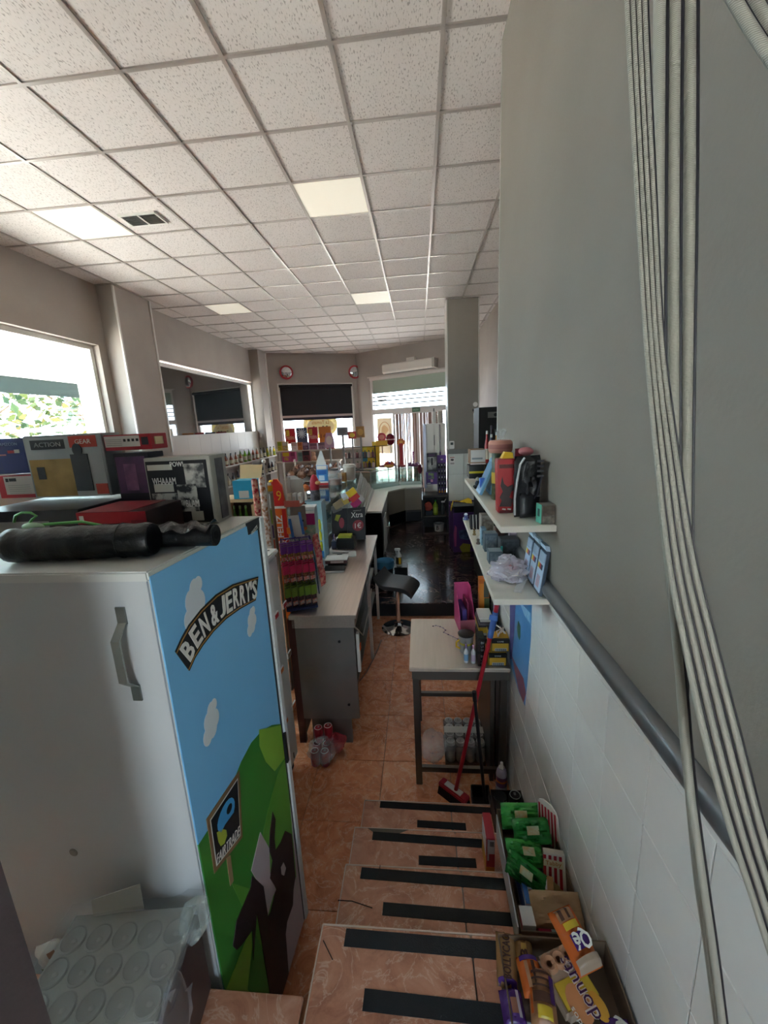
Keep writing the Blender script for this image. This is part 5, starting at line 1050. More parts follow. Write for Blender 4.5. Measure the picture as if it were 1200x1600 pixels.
pr = [(.875+.19*math.cos(2*PI*k/n), 2.08+.26*math.sin(2*PI*k/n)) for k in range(n)]
ring_.tube([F_(a, b, -.047) for a, b in pr]+[F_(*pr[0], -.047)], .008, 6); ring_.build('ring_print', M('#c9824a', .5), po2)
MB().prism(blob(.875, 2.12, .12, .12, 20, .12, 3), -.050, -.047, F_).build('emblem_print', M('#dfb27a', .5), po2)
strips = ['#9a7a6a', '#b4958a', '#7f6454', '#bfa69e', '#9c8070', '#c9b3ac']
cu = thing('strip_curtain', 'brown and pink vertical strip curtain hanging in the doorway', 'curtain', tuple(FB(1.95, 2.5, .03)))
o = -V(cu.location); F_ = Fr(FB.o+o, FB.u, FB.v); rnd = random.Random(2)
for u0, u1 in ((1.28, 1.96), (2.05, 2.65)):
    n = 14 if u0 < 2 else 12
    for k in range(n):
        if u0 < 2 and k in (6, 10): continue
        a = u0+(u1-u0)*k/n; wv = .004*math.sin(k*2.1)
        MB().fbox(F_, a+.002, a+(u1-u0)/n*(.90 if k % 5 == 3 else 1.0), .25, 2.53, -.03+wv, -.026+wv).build('strip', M(strips[(k*5+int(u0*3)) % 6], .6), cu)
MB().fbox(F_, 1.27, 2.67, 2.53, 2.56, -.045, -.005).build('rail', white, cu)
ex = thing('exit_sign', 'small green exit sign on the door header', 'sign', tuple(FB(1.97, 2.62, .0)))
o = -V(ex.location); F_ = Fr(FB.o+o, FB.u, FB.v); MB().fbox(F_, 1.86, 2.09, 2.565, 2.675, 0, .03).build('housing', M('#3f6b4f', .5), ex); text('SALIDA', F_.at(1.975, 2.62, .03), .17, M('#b9d6bd', .5), ex, height=.05)
ac = thing('air_curtain', 'long white air curtain unit mounted above the door', 'air curtain', tuple(FB(1.9, 3.58, .0)))
o = -V(ac.location); F_ = Fr(FB.o+o, FB.u, FB.v); wm = M('#d6cfc6', .4)
MB().prism([(.0, 3.605), (.20, 3.61), (.24, 3.65), (.24, 3.82), (.21, 3.85), (.0, 3.85)], -2.66, -1.08, Fr(FB.o+o, FB.n, FB.v)).build('housing', wm, ac, bevel=.006)
MB().fbox(F_, 1.12, 2.62, 3.601, 3.612, .05, .19).build('outlet_grille', M('#6f6a63', .6), ac)
MB().fbox(F_, 1.78, 2.02, 3.845, 3.95, .0, .12).build('junction_box', wm, ac, bevel=.005)
MB().fbox(F_, 2.60, 2.665, 3.62, 3.84, .05, .245).build('end_cap', M('#a9a298', .4), ac)
rl = MB().fbox(FB, .42, D1, 3.575, 3.60, .0, .05).build('shutter_rail', M('#cfc6be', .5), None); tag(rl, 'pale shutter rail running over the door under the air curtain', 'rail')
# things on the grey pillar
t = thing('thermostat', 'small white thermostat with dark screen on the grey pillar', 'thermostat', (.58, 7.5, 1.86))
MB().box(-.045, .045, -.025, 0, -.07, .07).build('case', WHT, t, bevel=.006); MB().box(-.025, .025, -.028, -.024, -.0, .045).build('screen', M('#3c4a48', .3), t)
t = thing('key_remote', 'white remote with round top hanging on the grey pillar', 'remote', (1.0, 7.5, 2.35))
MB().lathe([(0, .012), (.04, .010), (.042, 0), (0, 0)], (0, -.002, .20), 20, 'Y').build('disc', WHT, t, smooth=True); MB().box(-.05, .05, -.015, 0, .08, .12).build('clip', BLACKP, t); MB().lathe([(.02, -.12), (.036, -.10), (.036, .07), (.02, .09), (0, .09)], (0, -.035, -.02), 14).build('body', WHT, t, smooth=True); MB().ell((-.01, -.065, .03), (.018, .012, .02)).build('button', BLACKP, t, smooth=True)
t = thing('notice_card', 'small white notice with dark pictogram on the pillar tiles', 'notice', (.585, 7.487, 1.57)); MB().box(-.045, .045, -.003, 0, -.08, .08).build('sheet', M('#d5cfc9', .5), t); MB().prism(blob(0, .02, .03, .02, 12, .15, 2), .003, .004, FX).build('pictogram', M('#3a3230', .5), t); MB().box(-.04, .04, -.0045, -.002, .055, .072).build('heading', M('#b07a70', .5), t); MB().box(-.035, .035, -.0045, -.002, -.06, -.03).build('lines', M('#9a938e', .5), t)
# ---------------------------------------------------------------- right back corner behind the platform
SHB = thing('dark_shelf_unit', 'low dark shelf unit beside the grey pillar', 'shelf unit', (.27, 7.75, .18))
dk = M('#1a1714', .5); dk2 = M('#4a433c', .5)
MB().box(-.24, .235, -.22, .24, .72, .75).build('top', dk2, SHB); MB().box(-.24, .235, -.22, .24, .34, .36).build('shelf', M('#6b645b', .5), SHB); MB().box(-.24, .235, -.22, .24, .0, .03).build('base', M('#5d564e', .5), SHB)
MB().box(-.24, -.215, -.22, .24, .03, .72).build('side', dk, SHB); MB().box(.21, .235, -.22, .24, .03, .72).build('side', dk, SHB); MB().box(-.24, .235, .22, .24, .03, .72).build('back', dk, SHB)
c = thing('red_cloth', 'salmon red cleaning cloth hanging in the dark shelf unit', 'cloth', (.14, 7.62, .545))
crumple((0, 0, .16), (.075, .05, .085), 10, 8, .18, 71).build('cloth', M('#c8584a', .8), c); MB().box(-.06, .06, -.04, .05, 0, .08).build('holder', M('#23303a', .5), c)
bottle('detergent_bottle', 'lime green detergent bottle in the dark shelf unit', (.27, 7.64, .541), .29, .045, M('#8fae2a', .35), M('#3f9a4a', .4), None, M('#b5c94a', .5), .2, .1)
t = thing('trigger_spray', 'grey trigger spray bottle in the dark shelf unit', 'spray bottle', (.40, 7.66, .541)); MB().lathe([(.04, 0), (.042, .14), (.018, .2), (.015, .23)], (0, 0, 0), 14).build('bottle', M('#39423f', .3), t, smooth=True); MB().box(-.02, .05, -.012, .012, .23, .26).build('trigger_head', WHT, t, bevel=.004); MB().tube([(.03, 0, .24), (.07, -.03, .30)], .008).build('tube', WHT, t)
t = thing('white_bucket', 'white plastic tub with black print in the dark shelf unit', 'bucket', (.33, 7.68, .211)); MB().lathe([(.085, 0), (.10, .14), (.105, .15), (.098, .15), (.083, .01), (0, .01)], (0, 0, 0), 20).build('tub', M('#c3c1ba', .4), t, smooth=True); text('B', Fr((-.03, -.099, .08), (1, .25, 0), (0, -.1, 1)), .05, BLACKP, t, height=.08, depth=.004)
wc = thing('tall_white_cabinet', 'tall white and steel cabinet left of the grey pillar', 'cabinet', (.30, 8.35, .18))
wcm = M('#c9c3b8', .4)
MB().box(-.22, .21, -.2, .3, .0, 2.07).build('body', wcm, wc, bevel=.006)
MB().box(-.23, -.17, -.22, -.1, .8, 2.07).build('edge_panel', M('#8d8d96', .3, .6), wc); MB().box(-.15, -.02, -.215, -.2, .95, 2.05).build('door', M('#d3cdc2', .4), wc, bevel=.003); MB().box(-.0, .2, -.215, -.2, .95, 2.05).build('door', M('#d3cdc2', .4), wc, bevel=.003)
for z in (1.25, 1.75): MB().box(-.015, -.005, -.222, -.2, z-.1, z+.1).build('gap', BLACKP, wc)
MB().box(.085, .115, -.23, -.212, .95, 2.05).build('bright_strip', CHROME, wc)
for k, (x, r, lb, cc) in enumerate(((-.0, .045, 'white cup stack on the tall white cabinet', '#d9d4cb'), (.12, .06, 'silver cup stack on the tall white cabinet', '#b9b4a6'))):
    t = thing('cup_stack', lb, 'cups', (.30+x, 8.3, 2.252), 0, 'cup stacks on the cabinet')
    for q in range(5): MB().lathe([(r*.8, .045*q), (r, .045*q+.05), (r*.96, .045*q+.05)], (0, 0, 0), 16).build('cup', M(cc, .3, .5 if k else 0), t, smooth=True)
    if not k: MB().cyl((0, 0, .2), (0, 0, .29), .01).build('tip', BLACKP, t)
carton('candy_box', 'purple candy box with green print on the dark shelf unit', 'box', 0.104,0.312,1.137,1.359, 7.6, .16, M('#46246a', .4), [('F', .2, .7, .45, .95, M('#7d9a3a', .4, var=(14, '#46246a', .3))), ('F', .4, .6, .2, .42, M('#c98a9a', .5)), ('F', .1, .4, .05, .12, LGR)])
carton('mask_box', 'black and silver box standing on the purple candy box', 'box', 0.122,0.318,1.378,1.715, 7.6, .14, M('#26262a', .4), [('F', .08, .92, .1, .8, M('#9a9a96', .4, var=(10, '#2b2b2e', .3))), ('F', .42, .58, .35, .75, BLK), ('F', .2, .8, .84, .96, M('#4a3050', .5))])
t = thing('nail_polish_rack', 'purple rack with rows of tiny white capped bottles', 'rack', (.405, 7.66, .93))
MB().box(-.085, .085, .04, .06, 0, .72).build('back_panel', M('#3a1d50', .4), t); MB().box(-.085, .085, -.03, .06, 0, .02).build('base', M('#2a1638', .4), t); MB().box(-.085, .085, -.0, .04, .60, .74).build('header', M('#5a2a86', .4), t); MB().prism(blob(.0, .66, .022, .015, 10), .0, .0015, Fr((0, -.001, 0), (1, 0, 0), (0, 0, 1))).build('header_print', LGR, t)
for r_ in range(5): MB().box(-.08, .08, -.01-.006*(4-r_), .04, .03+.115*r_, .036+.115*r_).build('step', M('#1c1024', .4), t)
protos = {}
for r_ in range(5):
    for q in range(3):
        key = 'a' if r_ == 0 else 'b'
        x, y, z = .405-.052+.052*q, 7.66+.010-.006*(4-r_), .93+.0365+.115*r_
        lab = ('orange tinted' if key == 'a' else 'dark')+' little bottle, '+ORD[r_]+' row from below, '+ORD[q]+' column of purple rack'
        if key not in protos:
            protos[key] = bottle('polish_bottle', lab, (x, y, z), .075, .014, M('#c98a3a' if key == 'a' else '#2b2026', .25), WHT, 'little bottles in the purple rack: '+('lowest row' if key == 'a' else 'upper rows'), None, .1, .42)
        else: copy_thing(protos[key], (x, y, z), None, lab)
# purple bin with yellow cloth
PB = thing('purple_bin', 'tall purple printed bin with black liner on the platform', 'bin', (.70, 6.62, .181), .1)
pm = M('#46225c', .45); W2 = .215
MB().box(-W2, W2, -.2, -.185, 0, .66).build('front_panel', pm, PB); MB().box(-W2, W2, .185, .2, 0, .78).build('back_panel', pm, PB); MB().box(-W2, -W2+.015, -.185, .185, 0, .72).build('side_panel', pm, PB); MB().box(W2-.015, W2, -.185, .185, 0, .72).build('side_panel', pm, PB); MB().box(-W2+.015, W2-.015, -.185, .185, 0, .02).build('base', pm, PB)
ln = MB(); ln.box(-W2+.016, W2-.016, -.184, .184, .50, .76); ln.build('liner', M('#0b0b0d', .3), PB)
PF = Fr((0, -.2005, 0), (1, 0, 0), (0, 0, 1))
MB().prism([(.02, .50), (.06, .56), (.11, .54), (.14, .57), (.12, .50), (.14, .46), (.08, .47), (.04, .45)], -.001, .002, PF).build('star_print', M('#8d8a70', .5), PB)
MB().prism([(-.13, .36), (-.02, .38), (.09, .36), (.10, .24), (.02, .20), (-.12, .23)], -.001, .002, PF).build('blue_print', M('#4d6480', .5, var=(12, '#24304a', .3)), PB)
MB().prism(blob(-.02, .06, .09, .09, 9, .12, 2), -.001, .002, PF).build('yellow_print', M('#8a8a2a', .5), PB); MB().prism([(-.2, .1), (-.17, .1), (-.16, .42), (-.19, .46), (-.21, .3)], -.001, .002, PF).build('pink_print', M('#a34a72', .5), PB)
yc = thing('yellow_cloth', 'yellow cloth draped over the rim of purple bin', 'cloth', (.56, 6.45, .99)); mb = MB(); rnd = random.Random(6)
pp = []
for j in range(5):
    for i in range(9): a = i/8; b_ = j/4; pp.append((-.09+.34*a, -.045+.20*b_, .025*math.sin(a*5+b_*3)+(-.14 if i == 0 else .02)+rnd.uniform(-.012, .012)))
mb.add(pp, [(j*9+i, j*9+i+1, (j+1)*9+i+1, (j+1)*9+i) for j in range(4) for i in range(8)]); mb.build('cloth', M('#c9a81c', .8), yc, smooth=True)
# black tall cabinet with bottles behind the shelf
bk = thing('black_cabinet', 'black cabinet in the recess past the shelf end', 'cabinet', (1.1, 5.35, .181))
MB().box(-.36, .33, -.12, .35, 0, 2.25).build('body', M('#100f10', .5), bk); MB().box(-.36, .33, -.55, -.12, 1.56, 1.59).build('shelf', M('#2a2726', .5), bk)
MB().box(-.36, -.34, -.55, -.12, 0, 1.56).build('side', M('#1a1818', .5), bk); MB().box(.31, .33, -.55, -.12, 0, 1.56).build('side', M('#1a1818', .5), bk)
MB().box(-.25, -.12, -.135, -.12, 2.12, 2.19).build('socket', M('#5a5854', .5), bk); MB().cyl((-.16, -.14, 2.155), (-.16, -.12, 2.155), .022).build('plug', BLACKP, bk)
cols = [('#b03a3a', 'red'), ('#3a2f4a', 'purple'), ('#c98a3a', 'amber'), ('#d5d2cc', 'white'), ('#2a3550', 'navy'), ('#8a3a52', 'crimson')]
for k, (x, y, h, (cc, nm)) in enumerate(zip((.80, .855, .91, .965, .835, .93), (4.98, 5.0, 4.98, 5.0, 4.87, 4.88), (.38, .44, .36, .40, .34, .32), cols)):
    bottle('syrup_bottle', nm+' labelled liquor bottle on the black cabinet shelf', (x, y, 1.772), h, .028, M('#4a4048' if k % 2 else cc, .2), M(cc if k % 2 else '#d0cdc6', .4), 'liquor bottles in the recess', M(cc if k % 2 else '#d8d2c2', .5), .3, .1)
# bin, spray bottle at the platform corner
t = thing('waste_bin', 'dark waste bin with blue liner at the counter far end', 'bin', (-.52, 5.22, .181)); MB().lathe([(.10, 0), (.125, .27), (.12, .28), (.095, .02), (0, .02)], (0, 0, 0), 22).build('bin_body', M('#1b1d20', .5), t, smooth=True); MB().lathe([(.128, .20), (.134, .27), (.128, .295), (.115, .285), (.10, .20)], (0, 0, 0), 22).build('liner', M('#3f7ea8', .35, bump=(40, .6)), t, smooth=True)
t = carton('black_crate', 'small black crate under the white spray bottle', 'crate', -.40, -.22, .181, .33, 5.32, .17, BLACKP)
t = thing('cleaner_spray', 'white spray bottle with yellow label on the black crate', 'spray bottle', (-.335, 5.40, .332)); MB().lathe([(.036, 0), (.04, .01), (.04, .15), (.018, .20), (.015, .22)], (0, 0, 0), 16).build('bottle', M('#cfcdc6', .35), t, smooth=True); MB().lathe([(.0405, .03), (.0405, .13)], (0, 0, 0), 16).build('label', M('#3a3020', .5), t, smooth=True); MB().box(.0, .03, -.0415, -.030, .035, .125).build('label_mark', YEL, t); MB().box(-.055, .025, -.014, .014, .22, .255).build('trigger_head', WHT, t, bevel=.006); MB().box(-.04, -.03, -.008, .008, .18, .225).build('trigger', WHT, t)
# ---------------------------------------------------------------- goods on the steel counter
CZT = 1.031
RK = thing('candy_rack', 'navy wire rack of hanging candy packets on counter', 'rack', (-.89, 2.68, CZT), .35)
nv = M('#1f2a55', .35); pw2 = M('#3a2a6a', .35)
MB().box(-.11, .11, -.10, .10, 0, .018).build('base', nv, RK, bevel=.004)
for x in (-.10, .0, .10): MB().tube([(x, .05, .01), (x, .05, .50)], .005, 8).build('post', nv, RK)
for z in (.19, .35, .49):
    MB().tube([(-.105, .05, z), (.105, .05, z)], .005, 8).build('cross_bar', pw2, RK)
    for q in range(5): MB().tube([(-.09+.045*q, .05, z), (-.09+.045*q, -.09, z+.01)], .0022, 6).build('hook', pw2, RK)
MB().tube([(.105, .05, .49), (.13, .12, .3), (.14, .10, .02)], .004, 8).build('stay', nv, RK)
rc = .35; ca, sa = math.cos(rc), math.sin(rc)
def rk(x, y, z): return (-.89+x*ca-y*sa, 2.68+x*sa+y*ca, CZT+z)
tiers = [(.49, .112, '#6a2f86', '#a8844a', 'purple topped candy packet on the top tier of the rack'), (.35, .13, '#c22452', '#8a5a3a', 'crimson topped candy packet on the middle tier of the rack'), (.19, .15, '#6f8a2e', '#5a3a44', 'green topped candy packet on the lowest tier of the rack')]
for ti, (z, h, c1, c2, lb) in enumerate(tiers):
    proto = None
    for q in range(5):
        for s_ in range(3):
            p = rk(-.09+.045*q, -.085+.05*s_, z-.013); lab = lb.split(' on ')[0]+' in '+['front', 'middle', 'back'][s_]+' row, '+ORD[q]+' column of '+['top', 'middle', 'lowest'][ti]+' rack tier'
            if proto is None:
                proto = thing('candy_packet', lab, 'candy', p, rc+.5, 'candy packets on rack tier %s' % ['top', 'middle', 'low'][ti])
                f = Fr((0, 0, -h/2), (1, 0, 0), (0, 0, 1)); MB().bag(f, .042, h, .018, 6, 6, .1, .1, 5).build('wrapper', M(c2, .25, var=(60, '#3a2a24', .3)), proto, smooth=True)
                MB().fbox(f, -.020, .020, h*.02, h*.48, -.009, .0105).build('header_card', M(c1, .35), proto)
                MB().fbox(f, -.018, .018, -h*.4, -h*.2, -.008, .0100).build('print', M('#a8a39a', .5, var=(80, '#c24a2a', .3)), proto)
            else: copy_thing(proto, p, rc+.5+.12*((q+s_) % 3-1), lab)
proto = None
for k in range(8):
    p = rk(.145+.012*(k % 2), .06-.06*(k//2), .50-.02*(k//2)-.15*(k % 2)); lab = 'red foil lolly packet, '+ORD[k//2]+' in the '+['upper', 'lower'][k % 2]+' row at the rack side'
    if proto is None:
        proto = thing('lolly_packet', lab, 'candy', p, 1.2, 'red packets at the rack side'); MB().bag(Fr((0, 0, -.06), (1, 0, 0), (0, 0, 1)), .06, .12, .03, 6, 6, .2, .1, 6).build('wrapper', M('#a8303a', .25, var=(50, '#c98a7a', .3)), proto, smooth=True); MB().tube([(0, 0, 0), (0, 0, .012)], .002, 5).build('hanger', BLACKP, proto)
    else: copy_thing(proto, p, 1.2+.1*(k % 3), lab)
t = thing('rack_sign', 'blank white card with blue edges standing above the candy rack', 'sign', rk(.03, .125, -.03)); MB().tube([(0, 0, .031), (0, 0, .50)], .004).build('stem', nv, t)
f = Fr((0, -.003, .50), (.85, .5, 0), (-.1, 0, 1)); MB().fbox(f, -.045, .045, 0, .17, -.004, .0).build('card', M('#b9b7b2', .5), t); MB().fbox(f, -.05, -.03, 0, .15, 0, .002).build('blue_edge', BLU, t); MB().fbox(f, .03, .05, 0.02, .19, 0, .002).build('blue_edge', BLU, t)
t = thing('paper_sheets', 'loose white printed sheets on the steel counter', 'papers', (-.80, 3.83, CZT), .1)
for k in range(4):
    MB().hexa([(-.15+.01*k, -.09, .002*k), (.12+.008*k, -.10, .002*k), (.13, .09-.01*k, .002*k), (-.14, .10, .002*k), (-.15+.01*k, -.09, .0015+.002*k+.004*k), (.12+.008*k, -.10, .0015+.002*k), (.13, .09-.01*k, .0015+.002*k), (-.14, .10, .0015+.002*k+.003*k)]).build('sheet', M('#c9c8c6', .6), t)
MB().box(-.10, .06, -.03, -.01, .0185, .0192).build('print_line', M('#6f7078', .6), t); MB().box(-.05, .0, -.07, -.05, .0185, .0192).build('print_line', M('#26262a', .6), t); MB().box(-.11, .08, .02, .03, .0185, .0192).build('print_line', M('#8f9098', .6), t)
t = thing('book_box', 'white topped maroon box lying on the counter', 'box', (-.795, 3.53, CZT), .06); MB().box(-.10, .10, -.07, .07, .03, .062).build('box_body', M('#5a3430', .5), t, bevel=.002); MB().box(-.103, .103, -.073, .073, .062, .068).build('lid', M('#d5d3d0', .5), t); MB().box(-.05, .07, -.0715, -.07, .038, .056).build('spine_print', M('#b9a49a', .6), t); MB().box(-.08, .09, -.05, .05, 0, .03).build('lower_book', M('#1d1c1d', .5), t)
t = thing('black_pad', 'black folder with white underside lying by the maroon box', 'folder', (-.785, 3.36, CZT), .05); MB().hexa([(-.09, -.04, .0), (.09, -.04, .0), (.09, .05, .0), (-.09, .05, .0), (-.09, -.04, .022), (.09, -.04, .02), (.09, .05, .03), (-.09, .05, .035)]).build('cover', M('#1b1a1b', .5), t); MB().hexa([(-.10, -.06, .001), (.092, -.045, .001), (.092, -.04, .001), (-.095, -.04, .001), (-.10, -.06, .004), (.092, -.045, .012), (.092, -.04, .014), (-.095, -.04, .016)]).build('white_page', M('#cfcdc9', .6), t)
t = thing('desk_organiser', 'black desk tray with yellow notes beside the black display', 'organiser', (-.80, 4.06, CZT)); MB().box(-.09, .09, -.06, .08, 0, .11).build('tray', M('#17181a', .4), t, bevel=.004); MB().box(-.08, .06, -.03, .07, .11, .135).build('notes', M('#a9ac3a', .5), t); MB().box(-.15, -.10, -.05, .04, 0, .08).build('pen_cup', M('#3a3f55', .4), t)
for k, (x, cc) in enumerate(((-.14, '#5a4f9a'), (-.125, '#c9c4c9'), (-.115, '#8a3a4a'))): MB().tube([(x, 0, .05), (x-.012*(k-1), .0, .15)], .004, 6).build('pen', M(cc, .4), t)
t = thing('candy_dispenser', 'magenta and white candy dispenser with pale green windows', 'dispenser', (-1.015, 3.39, CZT)); mg = M('#b02a78', .4); wp = M('#c9d2d2', .4)
MB().box(-.10, .09, -.02, .08, 0, .56).build('body', M('#b9cfd6', .4), t, bevel=.003)
for z0, z1, m_ in ((.43, .53, mg), (.23, .27, mg), (.355, .425, M('#8fc7b0', .4, var=(30, '#d6dcc6', .3))), (.275, .352, M('#b9c4b4', .4)), (.02, .225, M('#6fb9c9', .4))): MB().box(-.098, .088, -.034, -.02, z0, z1).build('front_panel', m_, t)
MB().hexa([(-.10, -.034, .53), (.09, -.034, .53), (.09, .08, .561), (-.10, .08, .561), (-.08, .0, .58), (.09, .0, .58), (.09, .08, .59), (-.08, .08, .59)]).build('lid', wp, t)
t = thing('acrylic_stand', 'pale blue clear acrylic stand with yellow clips on the counter', 'stand', (-1.03, 3.78, CZT)); ab = M('#a9ccd8', .15, alpha=.75)
MB().box(-.10, .09, .06, .07, 0, .558).build('back_panel', ab, t); MB().box(.08, .09, -.10, .059, 0.012, .558).build('side_panel', ab, t); MB().box(-.10, .09, -.10, .059, .0, .012).build('base', ab, t); MB().box(-.10, .09, -.08, .07, .559, .569).build('top_shelf', ab, t)
for k in range(3): crumple((.05, -.07, .12+.11*k), (.018, .02, .05), 8, 6, .2, 80+k).build('yellow_clip', M('#d6cf2a', .4), t)
crumple((.06, -.09, .05), (.03, .02, .03), 8, 6, .25, 84).build('blue_bow', M('#3a86c9', .4), t)
# black chip display
t = thing('chip_display', 'black tilted display box of chip packets with price circle', 'display', (-.79, 4.27, CZT+.012), .05); bx = M('#151316', .4)
f = Fr((0, 0, 0), (.97, .24, 0), (.02, .18, .98))
MB().fbox(f, -.03, .17, .0, .36, -.06, 0).build('front_box', bx, t, bevel=.003); MB().fbox(f, -.20, -.01, .05, .36, -.14, -.07).build('rear_box', bx, t, bevel=.003)
text('Xtra', f.at(.075, .28, .001), .13, M('#d8d3cf', .5), t, height=.06); text('MAMMUT', f.at(.08, .325, .001), .09, M('#a8a29f', .5), t, height=.014)
MB().prism(blob(.085, .16, .062, .062, 22), 0, .0015, f).build('price_circle', M('#8a2a34', .45), t); text('1€', f.at(.085, .16, .0015), .07, WHT, t, height=.06)
MB().prism(blob(-.09, .20, .03, .06, 14), -.07, -.0685, f).build('red_print', M('#a33a4a', .5), t); MB().prism([(-.17, .24), (-.13, .22), (-.10, .29), (-.15, .30)], -.07, -.0685, f).build('yellow_print', M('#a8ac3a', .5), t)
rnd = random.Random(8)
for k, (a, b_, cc, an) in enumerate(((-.12, .40, '#8a7a5a', .5), (-.06, .43, '#b9a24a', .35), (.0, .46, '#b02a30', .5), (.06, .47, '#c93a3a', .65), (.08, .40, '#b02a70', .7), (.12, .43, '#c9c4c4', .75), (.03, .52, '#d9b92a', .6), (-.03, .49, '#c9d3da', .3), (-.14, .36, '#6a6460', .3))):
    ff = f.at(a, b_, -.04-.012*(k % 3)).turn(an); MB().fbox(ff, -.055, .055, -.03, .05, -.012, .012).build('packet', M(cc, .35), t, bevel=.004)
# clear sheet
t = thing('bubble_sheet', 'clear ribbed plastic sheet leaning over the bar counter end', 'plastic sheet', (-.83, 6.0, .956))
mb = MB(); nx, ny = 20, 10; A_ = V((-.20, .0, .02)); U_ = V((.22, .25, .36)); Vv = V((.22, -.06, -.24)); Nn = U_.cross(Vv).normalized()
A_ = V((-1.034,6.300,1.218))-V((-.83, 6.0, .956)); B_ = V((-0.910,6.100,1.595))-V((-.83, 6.0, .956)); C_ = V((-0.734,6.300,1.260))-V((-.83, 6.0, .956)); D_ = V((-0.883,6.100,0.883))-V((-.83, 6.0, .956))
vs = []
for j in range(ny+1):
    for i in range(nx+1):
        a = i/nx; b_ = j/ny; p = (A_.lerp(D_, a)).lerp(B_.lerp(C_, a), b_); vs.append(p+V((0, -.02*abs(math.sin(a*22)), .012*math.sin(a*22))))
mb.add(vs, [(j*(nx+1)+i, j*(nx+1)+i+1, (j+1)*(nx+1)+i+1, (j+1)*(nx+1)+i) for j in range(ny) for i in range(nx)]); mb.build('sheet', M('#efece8', .1, alpha=.8), t, smooth=True)
# ---------------------------------------------------------------- near glass case and what stands on it
GN = thing('glass_counter', 'straight glass topped counter between bread rack and steel counter', 'display case', (-1.2, 5.3, 0))
MB().box(-.32, .165, -1.15, 1.15, 0, 1.10).build('base', M('#8f8a82', .5), GN); MB().box(-.32, .165, -1.15, 1.15, 1.44, 1.45).build('glass_top', gls, GN)
for x0, x1, y0, y1 in ((-.32, -.312, -1.15, 1.15), (.157, .165, -1.15, 1.15), (-.312, .157, -1.15, -1.142), (-.312, .157, 1.142, 1.15)): MB().box(x0, x1, y0, y1, 1.101, 1.439).build('glass_side', gls, GN)
for x in (-.315, .16):
    for y in (-1.145, 1.145): MB().box(x-.008, x+.008, y-.008, y+.008, 1.1, 1.452).build('corner_post', CHROME, GN)
GT = 1.453
MB().box(-.3, .15, -1.13, 1.13, 1.27, 1.276).build('glass_shelf', gls, GN)
t = thing('capped_toy', 'toy figure with red cap and grey body on the acrylic stand', 'toy', (-1.015, 3.78, CZT+.571)); MB().lathe([(.045, 0), (.048, .02), (.045, .09), (.04, .11)], (0, 0, 0), 16).build('body', M('#77757c', .4, var=(25, '#3a393f', .3)), t, smooth=True); MB().lathe([(.042, .10), (.046, .14), (.04, .20), (.022, .24), (0, .25)], (0, 0, 0), 16).build('cap', M('#a81c34', .4), t, smooth=True); MB().ell((.035, -.02, .17), (.03, .025, .02)).build('brim', M('#b98a5a', .5), t, smooth=True)
t = thing('small_ball', 'orange fluffy ball beside the red capped toy', 'toy', (-1.11, 3.79, CZT+.571)); crumple((0, 0, .12), (.035, .035, .035), 14, 10, .05, 90).build('ball', M('#c9804a', .8), t, smooth=True); MB().cyl((0, 0, 0), (0, 0, .09), .012).build('stick', M('#b9b4ac', .5), t)
t = carton('fairy_box', 'blue and white peaked box with red base on glass counter', 'box', -1.51, -1.345, GT, GT+.29, 5.78, .06, M('#3f86c6', .4), [('F', 0, 1, 0, .12, M('#b02a34', .4)), ('F', 0, 1, .12, .2, WHT), ('F', .1, .9, .55, .75, M('#1d5fae', .4)), ('F', .2, .7, .25, .5, M('#b9cfe0', .4)), ('F', .05, .95, .8, .98, WHT)])
MB().prism([(-.09, .29), (.07, .29), (.015, .50), (-.01, .50)], 0, .012, Fr((0, .0, 0), (1, 0, 0), (0, 0, 1))).build('peak', M('#cfd3cf', .4), t)
t = thing('paper_cup_tower', 'white plastic tub standing on the glass counter', 'tub', (-1.12, 6.33, GT)); MB().lathe([(.09, 0), (.10, .22), (.09, .24), (0, .24)], (0, 0, 0), 18).build('tub', M('#bdb6aa', .5), t, smooth=True); MB().lathe([(.1005, .20), (.102, .215)], (0, 0, 0), 18).build('rim', WHT, t, smooth=True)
t = thing('glass_jar', 'large clear jar with brown sweets on glass counter', 'jar', (-1.235, 5.75, GT)); MB().lathe([(.09, 0), (.10, .02), (.10, .17), (.08, .21), (.06, .22)], (0, 0, 0), 18).build('jar', M('#cfd6d6', .05, alpha=.3), t, smooth=True); MB().lathe([(.09, .01), (.09, .09), (0, .10)], (0, 0, 0), 16).build('sweets', M('#6a4638', .5), t, smooth=True); MB().lathe([(.065, .215), (.065, .245), (0, .25)], (0, 0, 0), 16).build('lid', M('#55504c', .4), t, smooth=True)
carton('kraft_box', 'small kraft box beside the white tub on glass counter', 'box', -1.26, -1.14, GT, GT+.13, 6.08, .1, M('#a5793f', .7), [('F', .2, .8, .2, .7, M('#8a5a2a', .6))])
